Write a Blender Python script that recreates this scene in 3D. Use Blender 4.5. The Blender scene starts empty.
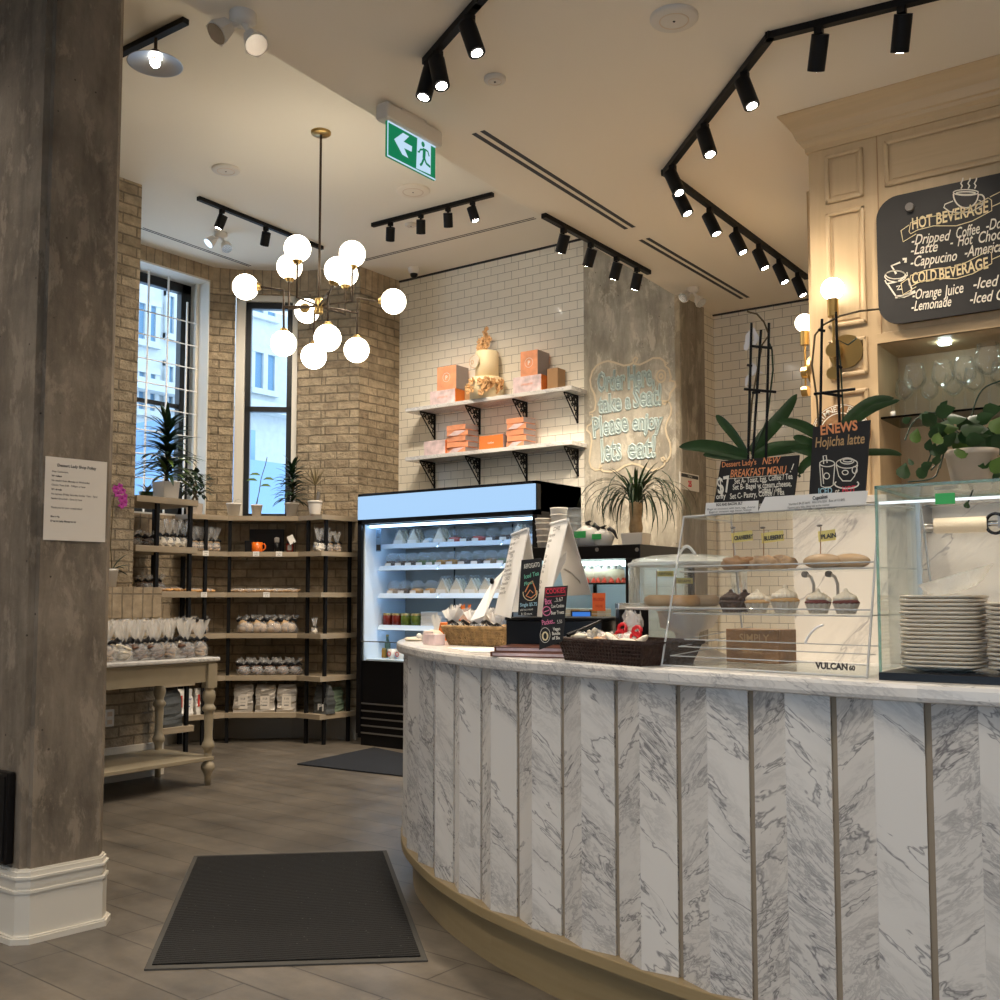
import bpy, math, random
from math import sin, cos, pi, radians, sqrt, atan2, tan
from mathutils import Vector, Matrix, noise
random.seed(7)
S = bpy.context.scene
COL = S.collection

# ---------------------------------------------------------------- camera frame
F = 1040.0; EYE = 1.26; TILT = radians(4.0); YAW = radians(35.8)
PY0 = 597 - F * tan(TILT)
def ray(x, y):
    cx = (x - 500) / F; cy = -(y - PY0) / F
    r = Vector((cos(YAW), sin(YAW), 0)); f0 = Vector((-sin(YAW), cos(YAW), 0))
    f = f0 * cos(TILT) + Vector((0, 0, sin(TILT))); u = -f0 * sin(TILT) + Vector((0, 0, cos(TILT)))
    return f + cx * r + cy * u
ORG = Vector((0, 0, EYE))
def onZ(x, y, z): d = ray(x, y); return ORG + d * ((z - EYE) / d.z)
def onY(x, y, Y): d = ray(x, y); return ORG + d * (Y / d.y)
def onX(x, y, X): d = ray(x, y); return ORG + d * (X / d.x)
def onD(x, y, D):
    d = ray(x, y); f0 = Vector((-sin(YAW), cos(YAW), 0)); return ORG + d * (D / d.dot(f0))

# ---------------------------------------------------------------- materials
M = {}
def newmat(name):
    m = bpy.data.materials.new(name); m.use_nodes = True; M[name] = m
    return m, m.node_tree, m.node_tree.nodes['Principled BSDF']
def col(c):
    return (c[0], c[1], c[2], 1)
def srgb(r, g, b):
    f = lambda v: (v / 255 / 12.92) if v <= 10 else ((v / 255 + .055) / 1.055) ** 2.4
    return (f(r), f(g), f(b))
def plain(name, c, rough=.5, metal=0, spec=.5, var=0, scale=8, bump=0, bscale=60, trans=0, ior=1.45, emit=0, alpha=1, sheen=0):
    m, t, b = newmat(name)
    b.inputs['Base Color'].default_value = col(c); b.inputs['Roughness'].default_value = rough
    b.inputs['Metallic'].default_value = metal; b.inputs['Specular IOR Level'].default_value = spec
    b.inputs['Transmission Weight'].default_value = trans; b.inputs['IOR'].default_value = ior
    b.inputs['Alpha'].default_value = alpha; b.inputs['Sheen Weight'].default_value = sheen
    if emit:
        b.inputs['Emission Color'].default_value = col(c); b.inputs['Emission Strength'].default_value = emit
    N, L = t.nodes, t.links
    if var or bump:
        tc = N.new('ShaderNodeTexCoord')
    if var:
        n = N.new('ShaderNodeTexNoise'); n.inputs['Scale'].default_value = scale; n.inputs['Detail'].default_value = 6
        L.new(tc.outputs['Object'], n.inputs['Vector'])
        r = N.new('ShaderNodeValToRGB'); e = r.color_ramp.elements
        e[0].position = .3; e[1].position = .7
        e[0].color = col([v * (1 - var) for v in c]); e[1].color = col([min(1, v * (1 + var)) for v in c])
        L.new(n.outputs['Fac'], r.inputs['Fac']); L.new(r.outputs['Color'], b.inputs['Base Color'])
    if bump:
        n2 = N.new('ShaderNodeTexNoise'); n2.inputs['Scale'].default_value = bscale; n2.inputs['Detail'].default_value = 5
        L.new(tc.outputs['Object'], n2.inputs['Vector'])
        bp = N.new('ShaderNodeBump'); bp.inputs['Strength'].default_value = bump; bp.inputs['Distance'].default_value = .01
        L.new(n2.outputs['Fac'], bp.inputs['Height']); L.new(bp.outputs['Normal'], b.inputs['Normal'])
    return m
def emis(name, c, s):
    m, t, b = newmat(name)
    b.inputs['Base Color'].default_value = (0, 0, 0, 1); b.inputs['Specular IOR Level'].default_value = .15; b.inputs['Emission Color'].default_value = col(c)
    b.inputs['Emission Strength'].default_value = s * .74
    return m
def glass(name, tint=(1, 1, 1), gl=.12, rough=.02, k=1.0, frost=0.0):
    """thin clear sheet: mostly transparent, Fresnel gloss on top (works as a real thin pane)"""
    m = bpy.data.materials.new(name); m.use_nodes = True; M[name] = m
    t = m.node_tree; N, L = t.nodes, t.links; N.clear()
    out = N.new('ShaderNodeOutputMaterial'); mx = N.new('ShaderNodeMixShader')
    tr = N.new('ShaderNodeBsdfTransparent'); tr.inputs['Color'].default_value = col(tint)
    g = N.new('ShaderNodeBsdfGlossy'); g.inputs['Roughness'].default_value = rough; g.inputs['Color'].default_value = col((.9, .95, .95))
    fr = N.new('ShaderNodeLayerWeight'); fr.inputs['Blend'].default_value = gl
    L.new(mathn(N, L, 'MULTIPLY', fr.outputs['Fresnel'], k), mx.inputs['Fac']); L.new(tr.outputs[0], mx.inputs[1]); L.new(g.outputs[0], mx.inputs[2])
    res = mx.outputs[0]
    if frost:
        df = N.new('ShaderNodeBsdfDiffuse'); df.inputs['Color'].default_value = (.85, .87, .88, 1); m2 = N.new('ShaderNodeMixShader'); m2.inputs['Fac'].default_value = frost
        L.new(res, m2.inputs[1]); L.new(df.outputs[0], m2.inputs[2]); res = m2.outputs[0]
    L.new(res, out.inputs[0])
    return m
def mathn(N, L, op, a, b=None, c=None):
    n = N.new('ShaderNodeMath'); n.operation = op
    for i, v in enumerate((a, b, c)):
        if v is None: continue
        if isinstance(v, (int, float)): n.inputs[i].default_value = v
        else: L.new(v, n.inputs[i])
    return n.outputs[0]
def ramp(N, L, fac, stops):
    r = N.new('ShaderNodeValToRGB'); e = r.color_ramp.elements
    while len(e) < len(stops): e.new(.5)
    for i, (p, c) in enumerate(stops):
        e[i].position = p; e[i].color = col(c)
    L.new(fac, r.inputs['Fac']); return r.outputs['Color']
def mixc(N, L, fac, a, b, blend='MIX'):
    n = N.new('ShaderNodeMix'); n.data_type = 'RGBA'; n.blend_type = blend
    for k, v in ((0, fac), (6, a), (7, b)):
        if isinstance(v, (int, float)): n.inputs[k].default_value = v
        elif isinstance(v, tuple): n.inputs[k].default_value = col(v)
        else: L.new(v, n.inputs[k])
    return n.outputs[2]
def noisen(N, L, vec, scale, detail=5, rough=.55, dist=0):
    n = N.new('ShaderNodeTexNoise'); n.inputs['Scale'].default_value = scale; n.inputs['Detail'].default_value = detail
    n.inputs['Roughness'].default_value = rough; n.inputs['Distortion'].default_value = dist
    if vec is not None: L.new(vec, n.inputs['Vector'])
    return n.outputs['Fac']
def bumpn(N, L, b, h, strength, dist=.01):
    bp = N.new('ShaderNodeBump'); bp.inputs['Strength'].default_value = strength; bp.inputs['Distance'].default_value = dist
    L.new(h, bp.inputs['Height']); L.new(bp.outputs['Normal'], b.inputs['Normal'])
def mapn(N, L, vec, scale=(1, 1, 1), rot=(0, 0, 0), loc=(0, 0, 0)):
    m = N.new('ShaderNodeMapping'); m.inputs['Scale'].default_value = scale; m.inputs['Rotation'].default_value = rot
    m.inputs['Location'].default_value = loc; L.new(vec, m.inputs['Vector']); return m.outputs[0]

def marble(name, ang, base=(.80, .79, .77), vein=(.25, .25, .27), rand=True, scale=1.0, amt=1.0):
    m, t, b = newmat(name); N, L = t.nodes, t.links
    tc = N.new('ShaderNodeTexCoord'); vec = tc.outputs['UV']
    if rand:
        oi = N.new('ShaderNodeObjectInfo'); cb = N.new('ShaderNodeCombineXYZ')
        L.new(mathn(N, L, 'MULTIPLY', oi.outputs['Random'], 37.0), cb.inputs[0]); L.new(mathn(N, L, 'MULTIPLY', oi.outputs['Random'], 91.0), cb.inputs[1])
        ad = N.new('ShaderNodeVectorMath'); ad.operation = 'ADD'; L.new(vec, ad.inputs[0]); L.new(cb.outputs[0], ad.inputs[1]); vec = ad.outputs[0]
    v = mapn(N, L, vec, rot=(0, 0, ang)); v = mapn(N, L, v, scale=(.85 * scale, 3.0 * scale, 1))
    # domain warp
    nz = N.new('ShaderNodeTexNoise'); nz.inputs['Scale'].default_value = 1.6; nz.inputs['Detail'].default_value = 5; L.new(v, nz.inputs['Vector'])
    wm = N.new('ShaderNodeVectorMath'); wm.operation = 'MULTIPLY_ADD'; L.new(nz.outputs['Color'], wm.inputs[0]); wm.inputs[1].default_value = (.55, .8, .8); L.new(v, wm.inputs[2])
    w = wm.outputs[0]
    def vein_at(sc, width, rough=.6):
        f = noisen(N, L, w, sc, 5, rough)
        d = mathn(N, L, 'ABSOLUTE', mathn(N, L, 'SUBTRACT', f, .5))
        return mathn(N, L, 'SUBTRACT', 1.0, mathn(N, L, 'MINIMUM', mathn(N, L, 'DIVIDE', d, width), 1.0))
    patch = noisen(N, L, w, 1.3, 3)
    pm = ramp(N, L, patch, [(.40, (0, 0, 0)), (.60, (1, 1, 1))])
    v1 = mathn(N, L, 'MULTIPLY', vein_at(1.9, .013), .85)
    v2 = mathn(N, L, 'MULTIPLY', mathn(N, L, 'MULTIPLY', vein_at(3.6, .026), pm), .62)
    v3 = mathn(N, L, 'MULTIPLY', mathn(N, L, 'MULTIPLY', vein_at(8.0, .045, .7), pm), .5)
    soft = mathn(N, L, 'MULTIPLY', mathn(N, L, 'MULTIPLY', pm, noisen(N, L, w, 2.5, 6, .7)), .32)
    tot = mathn(N, L, 'MINIMUM', mathn(N, L, 'ADD', mathn(N, L, 'MAXIMUM', v1, mathn(N, L, 'MAXIMUM', v2, v3)), soft), 1.0)
    tot = mathn(N, L, 'MULTIPLY', tot, amt)
    warm = noisen(N, L, v, .7, 2)
    bc = mixc(N, L, mathn(N, L, 'MULTIPLY', warm, .6), base, (base[0] * .98, base[1] * .93, base[2] * .86))
    c = mixc(N, L, tot, bc, vein)
    L.new(c, b.inputs['Base Color']); b.inputs['Roughness'].default_value = .22; b.inputs['Specular IOR Level'].default_value = .5
    return m

def brickmat(name, c1, c2, mort, bw=.21, bh=.068, gap=.011, var=.5, rough=.85, strength=.9, dist=.02, gloss=False, bias=0, offset=.5, dirt=0):
    m, t, b = newmat(name); N, L = t.nodes, t.links
    tc = N.new('ShaderNodeTexCoord'); uv = tc.outputs['UV']
    if not gloss:   # wobble the courses
        nz = N.new('ShaderNodeTexNoise'); nz.inputs['Scale'].default_value = 7; nz.inputs['Detail'].default_value = 3; L.new(uv, nz.inputs['Vector'])
        wm = N.new('ShaderNodeVectorMath'); wm.operation = 'MULTIPLY_ADD'; L.new(nz.outputs['Color'], wm.inputs[0]); wm.inputs[1].default_value = (.018, .018, 0); L.new(uv, wm.inputs[2]); uv = wm.outputs[0]
    br = N.new('ShaderNodeTexBrick'); L.new(uv, br.inputs['Vector'])
    br.inputs['Scale'].default_value = 1; br.inputs['Brick Width'].default_value = bw; br.inputs['Row Height'].default_value = bh
    br.inputs['Mortar Size'].default_value = gap / 2; br.inputs['Mortar Smooth'].default_value = .35 if not gloss else .2
    br.inputs['Color1'].default_value = col(c1); br.inputs['Color2'].default_value = col(c2); br.inputs['Mortar'].default_value = col(mort)
    br.inputs['Bias'].default_value = bias; br.offset = offset; br.inputs['Bias'].default_value = bias
    c = br.outputs['Color']
    h = mathn(N, L, 'SUBTRACT', 1.0, br.outputs['Fac'])
    if not gloss:
        n1 = noisen(N, L, tc.outputs['UV'], 9, 6, .65)
        c = mixc(N, L, 1.0, c, ramp(N, L, n1, [(.25, (1 - var,) * 3), (.75, (1 + var * .25,) * 3)]), 'MULTIPLY')
        n2 = noisen(N, L, tc.outputs['UV'], 28, 6, .7)
        h = mathn(N, L, 'MULTIPLY_ADD', mathn(N, L, 'ADD', n2, n1), .45, h)
    L.new(c, b.inputs['Base Color']); bumpn(N, L, b, h, strength, dist)
    b.inputs['Roughness'].default_value = rough
    if gloss:
        L.new(ramp(N, L, br.outputs['Fac'], [(0, (rough,) * 3), (1, (.8,) * 3)]), b.inputs['Roughness'])
    return m

def concrete(name, c, c2, scale=1.6, dark=.55):
    m, t, b = newmat(name); N, L = t.nodes, t.links
    tc = N.new('ShaderNodeTexCoord'); v = tc.outputs['Object']
    a = noisen(N, L, v, scale, 8, .65, .4); d = noisen(N, L, mapn(N, L, v, scale=(3, 3, .7)), 2.5, 7, .7)
    bc = mixc(N, L, ramp(N, L, a, [(.35, (0, 0, 0)), (.62, (1, 1, 1))]), c, c2)
    bc = mixc(N, L, 1.0, bc, ramp(N, L, d, [(.32, (dark,) * 3), (.58, (1.05,) * 3)]), 'MULTIPLY')
    pv = N.new('ShaderNodeTexVoronoi'); pv.inputs['Scale'].default_value = 11; L.new(v, pv.inputs['Vector'])
    pit = ramp(N, L, pv.outputs['Distance'], [(.035, (.25, .22, .2)), (.06, (1, 1, 1))])
    bc = mixc(N, L, 1.0, bc, pit, 'MULTIPLY')
    sc = noisen(N, L, mapn(N, L, v, scale=(1, 1, .45)), 9.0, 8, .72, .3)
    bc = mixc(N, L, mathn(N, L, 'MULTIPLY', ramp(N, L, sc, [(.53, (0, 0, 0)), (.60, (1, 1, 1))]), .6), bc, tuple(min(1, k * 1.35) for k in c2))
    L.new(bc, b.inputs['Base Color']); b.inputs['Roughness'].default_value = .8
    bumpn(N, L, b, noisen(N, L, v, 30, 8, .7), .35, .01)
    return m

def wood(name, c1, c2, rough=.5, ang=0, sc=1.0, uv=True):
    m, t, b = newmat(name); N, L = t.nodes, t.links
    tc = N.new('ShaderNodeTexCoord')
    v = mapn(N, L, tc.outputs['UV' if uv else 'Object'], rot=(0, 0, ang)); v = mapn(N, L, v, scale=(2 * sc, 40 * sc, 40 * sc) if uv else (30, 30, 2))
    a = noisen(N, L, v, 1.0, 6, .6, .6)
    L.new(ramp(N, L, a, [(.3, c1), (.7, c2)]), b.inputs['Base Color']); b.inputs['Roughness'].default_value = rough
    return m

# ---------------------------------------------------------------- mesh builder
class MB:
    def __init__(s): s.v = []; s.f = []; s.sm = []; s.mi = []; s.cur = 0
    def add(s, vs, fs, smooth=False):
        o = len(s.v); s.v += [tuple(v) for v in vs]
        for f in fs: s.f.append([i + o for i in f]); s.sm.append(smooth); s.mi.append(s.cur)
        return s
    def box(s, a, b, mat=None):
        x0, y0, z0 = a; x1, y1, z1 = b
        if x1 < x0: x0, x1 = x1, x0
        if y1 < y0: y0, y1 = y1, y0
        if z1 < z0: z0, z1 = z1, z0
        vs = [(x0, y0, z0), (x1, y0, z0), (x1, y1, z0), (x0, y1, z0), (x0, y0, z1), (x1, y0, z1), (x1, y1, z1), (x0, y1, z1)]
        if mat is not None: vs = [mat @ Vector(v) for v in vs]
        return s.add(vs, [(0, 3, 2, 1), (4, 5, 6, 7), (0, 1, 5, 4), (1, 2, 6, 5), (2, 3, 7, 6), (3, 0, 4, 7)])
    def cbox(s, c, d, rz=0, mat=None):
        m = Matrix.Translation(c) @ Matrix.Rotation(rz, 4, 'Z')
        if mat is not None: m = mat @ m
        return s.box((-d[0] / 2, -d[1] / 2, -d[2] / 2), (d[0] / 2, d[1] / 2, d[2] / 2), m)
    def prism(s, poly, z0, z1, mat=None, cap=True, smooth=False):
        n = len(poly); ar = sum(poly[i][0] * poly[(i + 1) % n][1] - poly[(i + 1) % n][0] * poly[i][1] for i in range(n))
        if ar < 0: poly = poly[::-1]
        vs = [(p[0], p[1], z0) for p in poly] + [(p[0], p[1], z1) for p in poly]
        if mat is not None: vs = [mat @ Vector(v) for v in vs]
        s.add(vs, [(i, (i + 1) % n, n + (i + 1) % n, n + i) for i in range(n)], smooth)
        if cap: s.add(vs, [tuple(range(n))[::-1], tuple(range(n, 2 * n))])
        return s
    def lathe(s, prof, c=(0, 0, 0), seg=24, smooth=True, mat=None, closed=False):
        vs = []
        for r, z in prof:
            for k in range(seg):
                a = 2 * pi * k / seg; vs.append((c[0] + r * cos(a), c[1] + r * sin(a), c[2] + z))
        if mat is not None: vs = [mat @ Vector(v) for v in vs]
        fs = []
        for j in range(len(prof) - 1):
            for k in range(seg):
                k2 = (k + 1) % seg; fs.append((j * seg + k, j * seg + k2, (j + 1) * seg + k2, (j + 1) * seg + k))
        s.add(vs, fs, smooth)
        if prof[0][0] > 1e-5: s.add(vs[:seg], [tuple(range(seg))[::-1]])
        if prof[-1][0] > 1e-5: s.add(vs[-seg:], [tuple(range(seg))])
        return s
    def cyl(s, a, b, r, r2=None, seg=12, smooth=True):
        a = Vector(a); b = Vector(b); d = b - a; r2 = r if r2 is None else r2
        q = d.to_track_quat('Z', 'Y').to_matrix().to_4x4(); m = Matrix.Translation(a) @ q
        return s.lathe([(r, 0), (r2, d.length)], seg=seg, smooth=smooth, mat=m)
    def tube(s, pts, r, seg=8, r2=None, cap=True):
        pts = [Vector(p) for p in pts]; n = len(pts); vs = []; up = Vector((0, 0, 1)); prev = None
        for i, p in enumerate(pts):
            t = (pts[min(i + 1, n - 1)] - pts[max(i - 1, 0)]).normalized()
            if prev is None:
                a = t.cross(up)
                if a.length < .05: a = t.cross(Vector((1, 0, 0)))
                a.normalize()
            else:
                a = (prev - t * prev.dot(t)); a = a.normalized() if a.length > 1e-6 else prev
            prev = a; b = t.cross(a)
            rr = r if r2 is None else r + (r2 - r) * i / (n - 1)
            for k in range(seg):
                w = 2 * pi * k / seg; vs.append(p + (a * cos(w) + b * sin(w)) * rr)
        fs = [(i * seg + k, i * seg + (k + 1) % seg, (i + 1) * seg + (k + 1) % seg, (i + 1) * seg + k) for i in range(n - 1) for k in range(seg)]
        s.add(vs, fs, True)
        if cap: s.add(vs, [tuple(range(seg))[::-1], tuple(range((n - 1) * seg, n * seg))])
        return s
    def sphere(s, c, r, seg=16, rings=10, scale=(1, 1, 1), jit=0, seed=0, mat=None, squash=None):
        vs = []; c = Vector(c)
        for j in range(rings + 1):
            ph = pi * j / rings
            for k in range(seg):
                th = 2 * pi * k / seg
                n = Vector((sin(ph) * cos(th), sin(ph) * sin(th), cos(ph)))
                rr = r
                if jit: rr = r * (1 + jit * noise.noise(n * 2.2 + Vector((seed * 7.3, seed * 3.1, seed))) * 1.6 + jit * .5 * noise.noise(n * 5 + Vector((seed, 2 * seed, 9))))
                p = Vector((n.x * rr * scale[0], n.y * rr * scale[1], n.z * rr * scale[2]))
                if squash is not None and p.z < squash: p.z = squash
                p = c + p
                vs.append(mat @ p if mat is not None else p)
        fs = [(j * seg + k, (j + 1) * seg + k, (j + 1) * seg + (k + 1) % seg, j * seg + (k + 1) % seg) for j in range(rings) for k in range(seg)]
        return s.add(vs, fs, True)
    def strip(s, pts, widths, side=None, fold=0, th=0.0):
        """leaf / ribbon along pts with given half-widths"""
        pts = [Vector(p) for p in pts]; n = len(pts); vs = []
        for i, p in enumerate(pts):
            t = (pts[min(i + 1, n - 1)] - pts[max(i - 1, 0)]).normalized()
            sd = side if side is not None else t.cross(Vector((0, 0, 1)))
            sd = Vector(sd); sd = sd - t * sd.dot(t)
            if sd.length < 1e-4: sd = Vector((1, 0, 0))
            sd.normalize(); nn = sd.cross(t); w = widths[i]
            vs += [p - sd * w + nn * fold * w, p, p + sd * w + nn * fold * w]
        fs = []
        for i in range(n - 1):
            a = i * 3; fs += [(a, a + 1, a + 4, a + 3), (a + 1, a + 2, a + 5, a + 4)]
        return s.add(vs, fs, True)
    def build(s, name, mat, parent=None, bevel=0, solid=0, sub=0, uv=True):
        me = bpy.data.meshes.new(name); me.from_pydata(s.v, [], s.f); me.update()
        mats = mat if isinstance(mat, (list, tuple)) else [mat]
        for m in mats: me.materials.append(M[m] if isinstance(m, str) else m)
        me.polygons.foreach_set('use_smooth', s.sm); me.polygons.foreach_set('material_index', s.mi)
        if uv:
            ul = me.uv_layers.new(name='UVMap'); dat = ul.data
            for p in me.polygons:
                n = p.normal
                if abs(n.z) > .7: tx, ty = Vector((1, 0, 0)), Vector((0, 1, 0))
                else:
                    tx = Vector((-n.y, n.x, 0)).normalized(); ty = Vector((0, 0, 1))
                for li in p.loop_indices:
                    co = me.vertices[me.loops[li].vertex_index].co; dat[li].uv = (co.dot(tx), co.dot(ty))
        o = bpy.data.objects.new(name, me); COL.objects.link(o)
        if parent is not None: o.parent = parent
        if solid:
            md = o.modifiers.new('s', 'SOLIDIFY'); md.thickness = solid; md.offset = 0
        if bevel:
            md = o.modifiers.new('b', 'BEVEL'); md.width = bevel; md.segments = 2; md.limit_method = 'ANGLE'; md.angle_limit = radians(40)
        if sub:
            md = o.modifiers.new('u', 'SUBSURF'); md.levels = sub; md.render_levels = sub
        return o

def thing(name, label, cat, loc=(0, 0, 0), rz=0, group=None):
    o = bpy.data.objects.new(name, None); COL.objects.link(o); o.empty_display_size = .05
    o.location = loc; o.rotation_euler = (0, 0, rz); o['label'] = label; o['category'] = cat
    if group: o['group'] = group
    return o
def tag(o, label, cat, group=None, kind=None):
    if label: o['label'] = label
    if cat: o['category'] = cat
    if group: o['group'] = group
    if kind: o['kind'] = kind
    return o
def struct(o): o['kind'] = 'structure'; return o
KIDS = {}
def kids(o): return [c for c in COL.objects if c.parent == o]
def dup(root, loc, rz, label, group=None, scale=None, swap=None):
    ks = KIDS.get(root.name)
    if ks is None: ks = KIDS[root.name] = [(c, kids(c)) for c in kids(root)]
    r = root.copy(); COL.objects.link(r); r.location = loc; r.rotation_euler = (0, 0, rz); r['label'] = label
    if group: r['group'] = group
    if scale is not None: r.scale = (scale,) * 3 if isinstance(scale, (int, float)) else scale
    for c, gs in ks:
        d = c.copy(); COL.objects.link(d); d.parent = r
        for g in gs:
            e = g.copy(); COL.objects.link(e); e.parent = d
    return r
ORD = ['first', 'second', 'third', 'fourth', 'fifth', 'sixth', 'seventh', 'eighth', 'ninth', 'tenth', 'eleventh', 'twelfth', 'thirteenth', 'fourteenth', 'fifteenth', 'sixteenth', 'seventeenth', 'eighteenth', 'nineteenth', 'twentieth', 'twenty-first', 'twenty-second']

def text(mb, body, size, x, z, y=0.0, shear=0, align='LEFT', mat=None, bold=0.0, rot=0.0, sx=1.0, arc=0, to=None, outline=0):
    """lettering in the local X-Z plane facing -Y, as flat filled shapes merged into mb"""
    cu = bpy.data.curves.new('t', 'FONT'); cu.body = body; cu.size = size; cu.shear = shear; cu.align_x = align; cu.offset = bold; cu.resolution_u = 3
    if outline: cu.fill_mode = 'NONE'; cu.bevel_depth = outline; cu.bevel_resolution = 0; cu.resolution_u = 2
    ob = bpy.data.objects.new('t', cu); COL.objects.link(ob)
    dg = bpy.context.evaluated_depsgraph_get(); dg.update()
    me = bpy.data.meshes.new_from_object(ob.evaluated_get(dg))
    vs = []
    if to is not None and len(me.vertices):
        wd = max(v.co.x for v in me.vertices); dx, dz = to[0] - x, to[1] - z; sx = sqrt(dx * dx + dz * dz) / wd; rot = atan2(dz, dx)
    for v in me.vertices:
        px, pz = v.co.x * sx, v.co.y + arc * (v.co.x * sx) ** 2
        qx = px * cos(rot) - pz * sin(rot); qz = px * sin(rot) + pz * cos(rot)
        p = Vector((x + qx, y - v.co.z, z + qz)); vs.append(mat @ p if mat is not None else p)
    mb.add(vs, [tuple(p.vertices) for p in me.polygons])
    COL.objects.unlink(ob); bpy.data.objects.remove(ob); bpy.data.curves.remove(cu); bpy.data.meshes.remove(me)
def stroke(mb, pts, w, y=0.0, mat=None):
    """a chalk line of width w through 2-D points (x,z), facing -Y"""
    pts = [Vector((p[0], 0, p[1])) for p in pts]; n = len(pts); vs = []
    for i, p in enumerate(pts):
        t = (pts[min(i + 1, n - 1)] - pts[max(i - 1, 0)]); t = t.normalized() if t.length > 1e-9 else Vector((1, 0, 0))
        nn = Vector((-t.z, 0, t.x)) * w / 2
        for q in (p + nn, p - nn):
            q = Vector((q.x, y, q.z)); vs.append(mat @ q if mat is not None else q)
    mb.add(vs, [(2 * i, 2 * i + 1, 2 * i + 3, 2 * i + 2) for i in range(n - 1)])
def ell(cx, cz, rx, rz, a0=0, a1=360, n=24):
    return [(cx + rx * cos(radians(a0 + (a1 - a0) * i / n)), cz + rz * sin(radians(a0 + (a1 - a0) * i / n))) for i in range(n + 1)]
marble('marble_left', radians(38), base=(.70, .685, .66), vein=(.20, .195, .20)); marble('marble_right', radians(-38), base=(.70, .685, .66), vein=(.20, .195, .20))
marble('marble_slab', radians(20), rand=False, base=(.72, .71, .69), scale=1.2, amt=.75)
marble('marble_wall', radians(-40), rand=False, base=(.78, .77, .74), scale=.45, amt=.8)
brickmat('brick', (.64, .515, .35), (.46, .36, .24), (.33, .265, .18), bw=.235, bh=.076, gap=.015, var=.55, strength=1.0, dist=.09)
brickmat('brick_soldier', (.52, .41, .275), (.40, .31, .205), (.30, .24, .165), bw=.082, bh=.215, gap=.012, offset=0, var=.5)
brickmat('tile', (.84, .80, .70), (.81, .77, .67), (.16, .145, .12), bw=.15, bh=.075, gap=.0035, rough=.12, gloss=True, strength=.5, dist=.003)
concrete('concrete_dark', (.150, .118, .086), (.245, .20, .150), 2.2, .55)
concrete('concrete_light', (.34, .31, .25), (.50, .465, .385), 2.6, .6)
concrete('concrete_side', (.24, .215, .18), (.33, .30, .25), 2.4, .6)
plain('ceiling_paint', (.80, .735, .63), .9, spec=.1)
plain('ceiling_high', (.82, .77, .67), .9, spec=.1)
plain('white_trim', (.70, .66, .58), .35)
plain('window_trim', (.72, .70, .64), .5)
plain('wall_plaster', (.62, .58, .52), .8)
plain('black_metal', (.008, .008, .009), .5, spec=.2)
plain('black_gloss', (.005, .005, .006), .3, spec=.3)
plain('black_frame', (.012, .015, .018), .4)
plain('brass', (.50, .34, .13), .3, metal=1)
plain('brass_dark', (.07, .05, .035), .4, metal=.8)
plain('chrome', (.7, .7, .7), .15, metal=1)
plain('steel', (.45, .45, .45), .35, metal=1)
wood('shelf_wood', (.30, .24, .165), (.38, .31, .22), .55)
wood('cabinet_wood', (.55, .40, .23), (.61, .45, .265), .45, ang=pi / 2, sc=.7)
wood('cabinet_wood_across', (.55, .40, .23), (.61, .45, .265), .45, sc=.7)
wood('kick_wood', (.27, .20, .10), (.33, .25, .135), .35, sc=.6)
plain('table_paint', (.33, .28, .195), .4, var=.06)
plain('paper', (.82, .80, .76), .6)
plain('paper_warm', (.72, .66, .58), .6)
plain('card_white', (.80, .79, .77), .5)
plain('ink', (.03, .03, .035), .6)
plain('ink_grey', (.18, .17, .16), .7)
plain('chalkboard', (.015, .0145, .015), .55, var=.25, scale=5)
plain('chalk_white', (.80, .76, .66), .9)
plain('chalk_cream', (.80, .68, .42), .9)
plain('chalk_orange', (.80, .32, .14), .9)
plain('chalk_tan', (.52, .33, .16), .9)
plain('chalk_blue', (.36, .58, .68), .9)
plain('chalk_pale', (.50, .60, .60), .9)
plain('chalk_fill', (.30, .37, .36), .9)
plain('chalk_line', (.62, .53, .38), .9)
plain('bark', (.34, .24, .13), .8, var=.3, scale=20, bump=.5)
plain('chalk_red', (.80, .06, .10), .9)
plain('chalk_pink', (.80, .22, .38), .9)
plain('chalk_green', (.20, .58, .40), .9)
plain('leaf', (.022, .058, .014), .4, var=.35, scale=12)
plain('leaf_dark', (.012, .036, .013), .4, var=.3, scale=12)
plain('leaf_light', (.085, .15, .025), .4, var=.3, scale=12)
plain('leaf_dry', (.25, .20, .10), .6, var=.3)
plain('stem', (.10, .07, .03), .7, var=.3)
plain('soil', (.03, .02, .015), .9)
plain('pot_white', (.72, .68, .62), .45)
plain('pot_tan', (.62, .50, .38), .5, var=.05)
plain('petal_pink', (.42, .04, .30), .5)
plain('petal_white', (.80, .76, .74), .5)
plain('orange_ceramic', (.78, .16, .015), .25)
plain('orange_card', (.72, .20, .04), .5)
plain('peach_card', (.78, .33, .17), .5, var=.2, scale=10)
plain('peach_marbled', (.70, .55, .55), .5, var=.3, scale=14)
plain('grey_card', (.30, .25, .24), .5)
plain('kraft', (.40, .24, .12), .6)
plain('brown_leather', (.17, .055, .03), .45, var=.2)
plain('cake_cream', (.86, .72, .46), .45, var=.04)
plain('gold_petal', (.62, .36, .16), .45, var=.3, scale=40)
plain('wicker', (.36, .22, .09), .7, bump=1, bscale=80, var=.35, scale=40)
plain('wicker_dark', (.035, .014, .009), .5, bump=1, bscale=80, var=.3, scale=60)
plain('cookie', (.38, .25, .14), .7, var=.45, scale=30, bump=.6, bscale=60)
plain('cookie_dark', (.12, .055, .03), .7, var=.6, scale=30, bump=.6, bscale=60)
plain('bread', (.58, .32, .12), .6, var=.25, scale=14, bump=.3)
plain('bagel', (.46, .31, .17), .5, var=.2, scale=10)
plain('bun_brown', (.30, .16, .07), .5, var=.3, scale=18, bump=.5)
plain('cream', (.78, .70, .56), .5, bump=.3, bscale=90)
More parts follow.
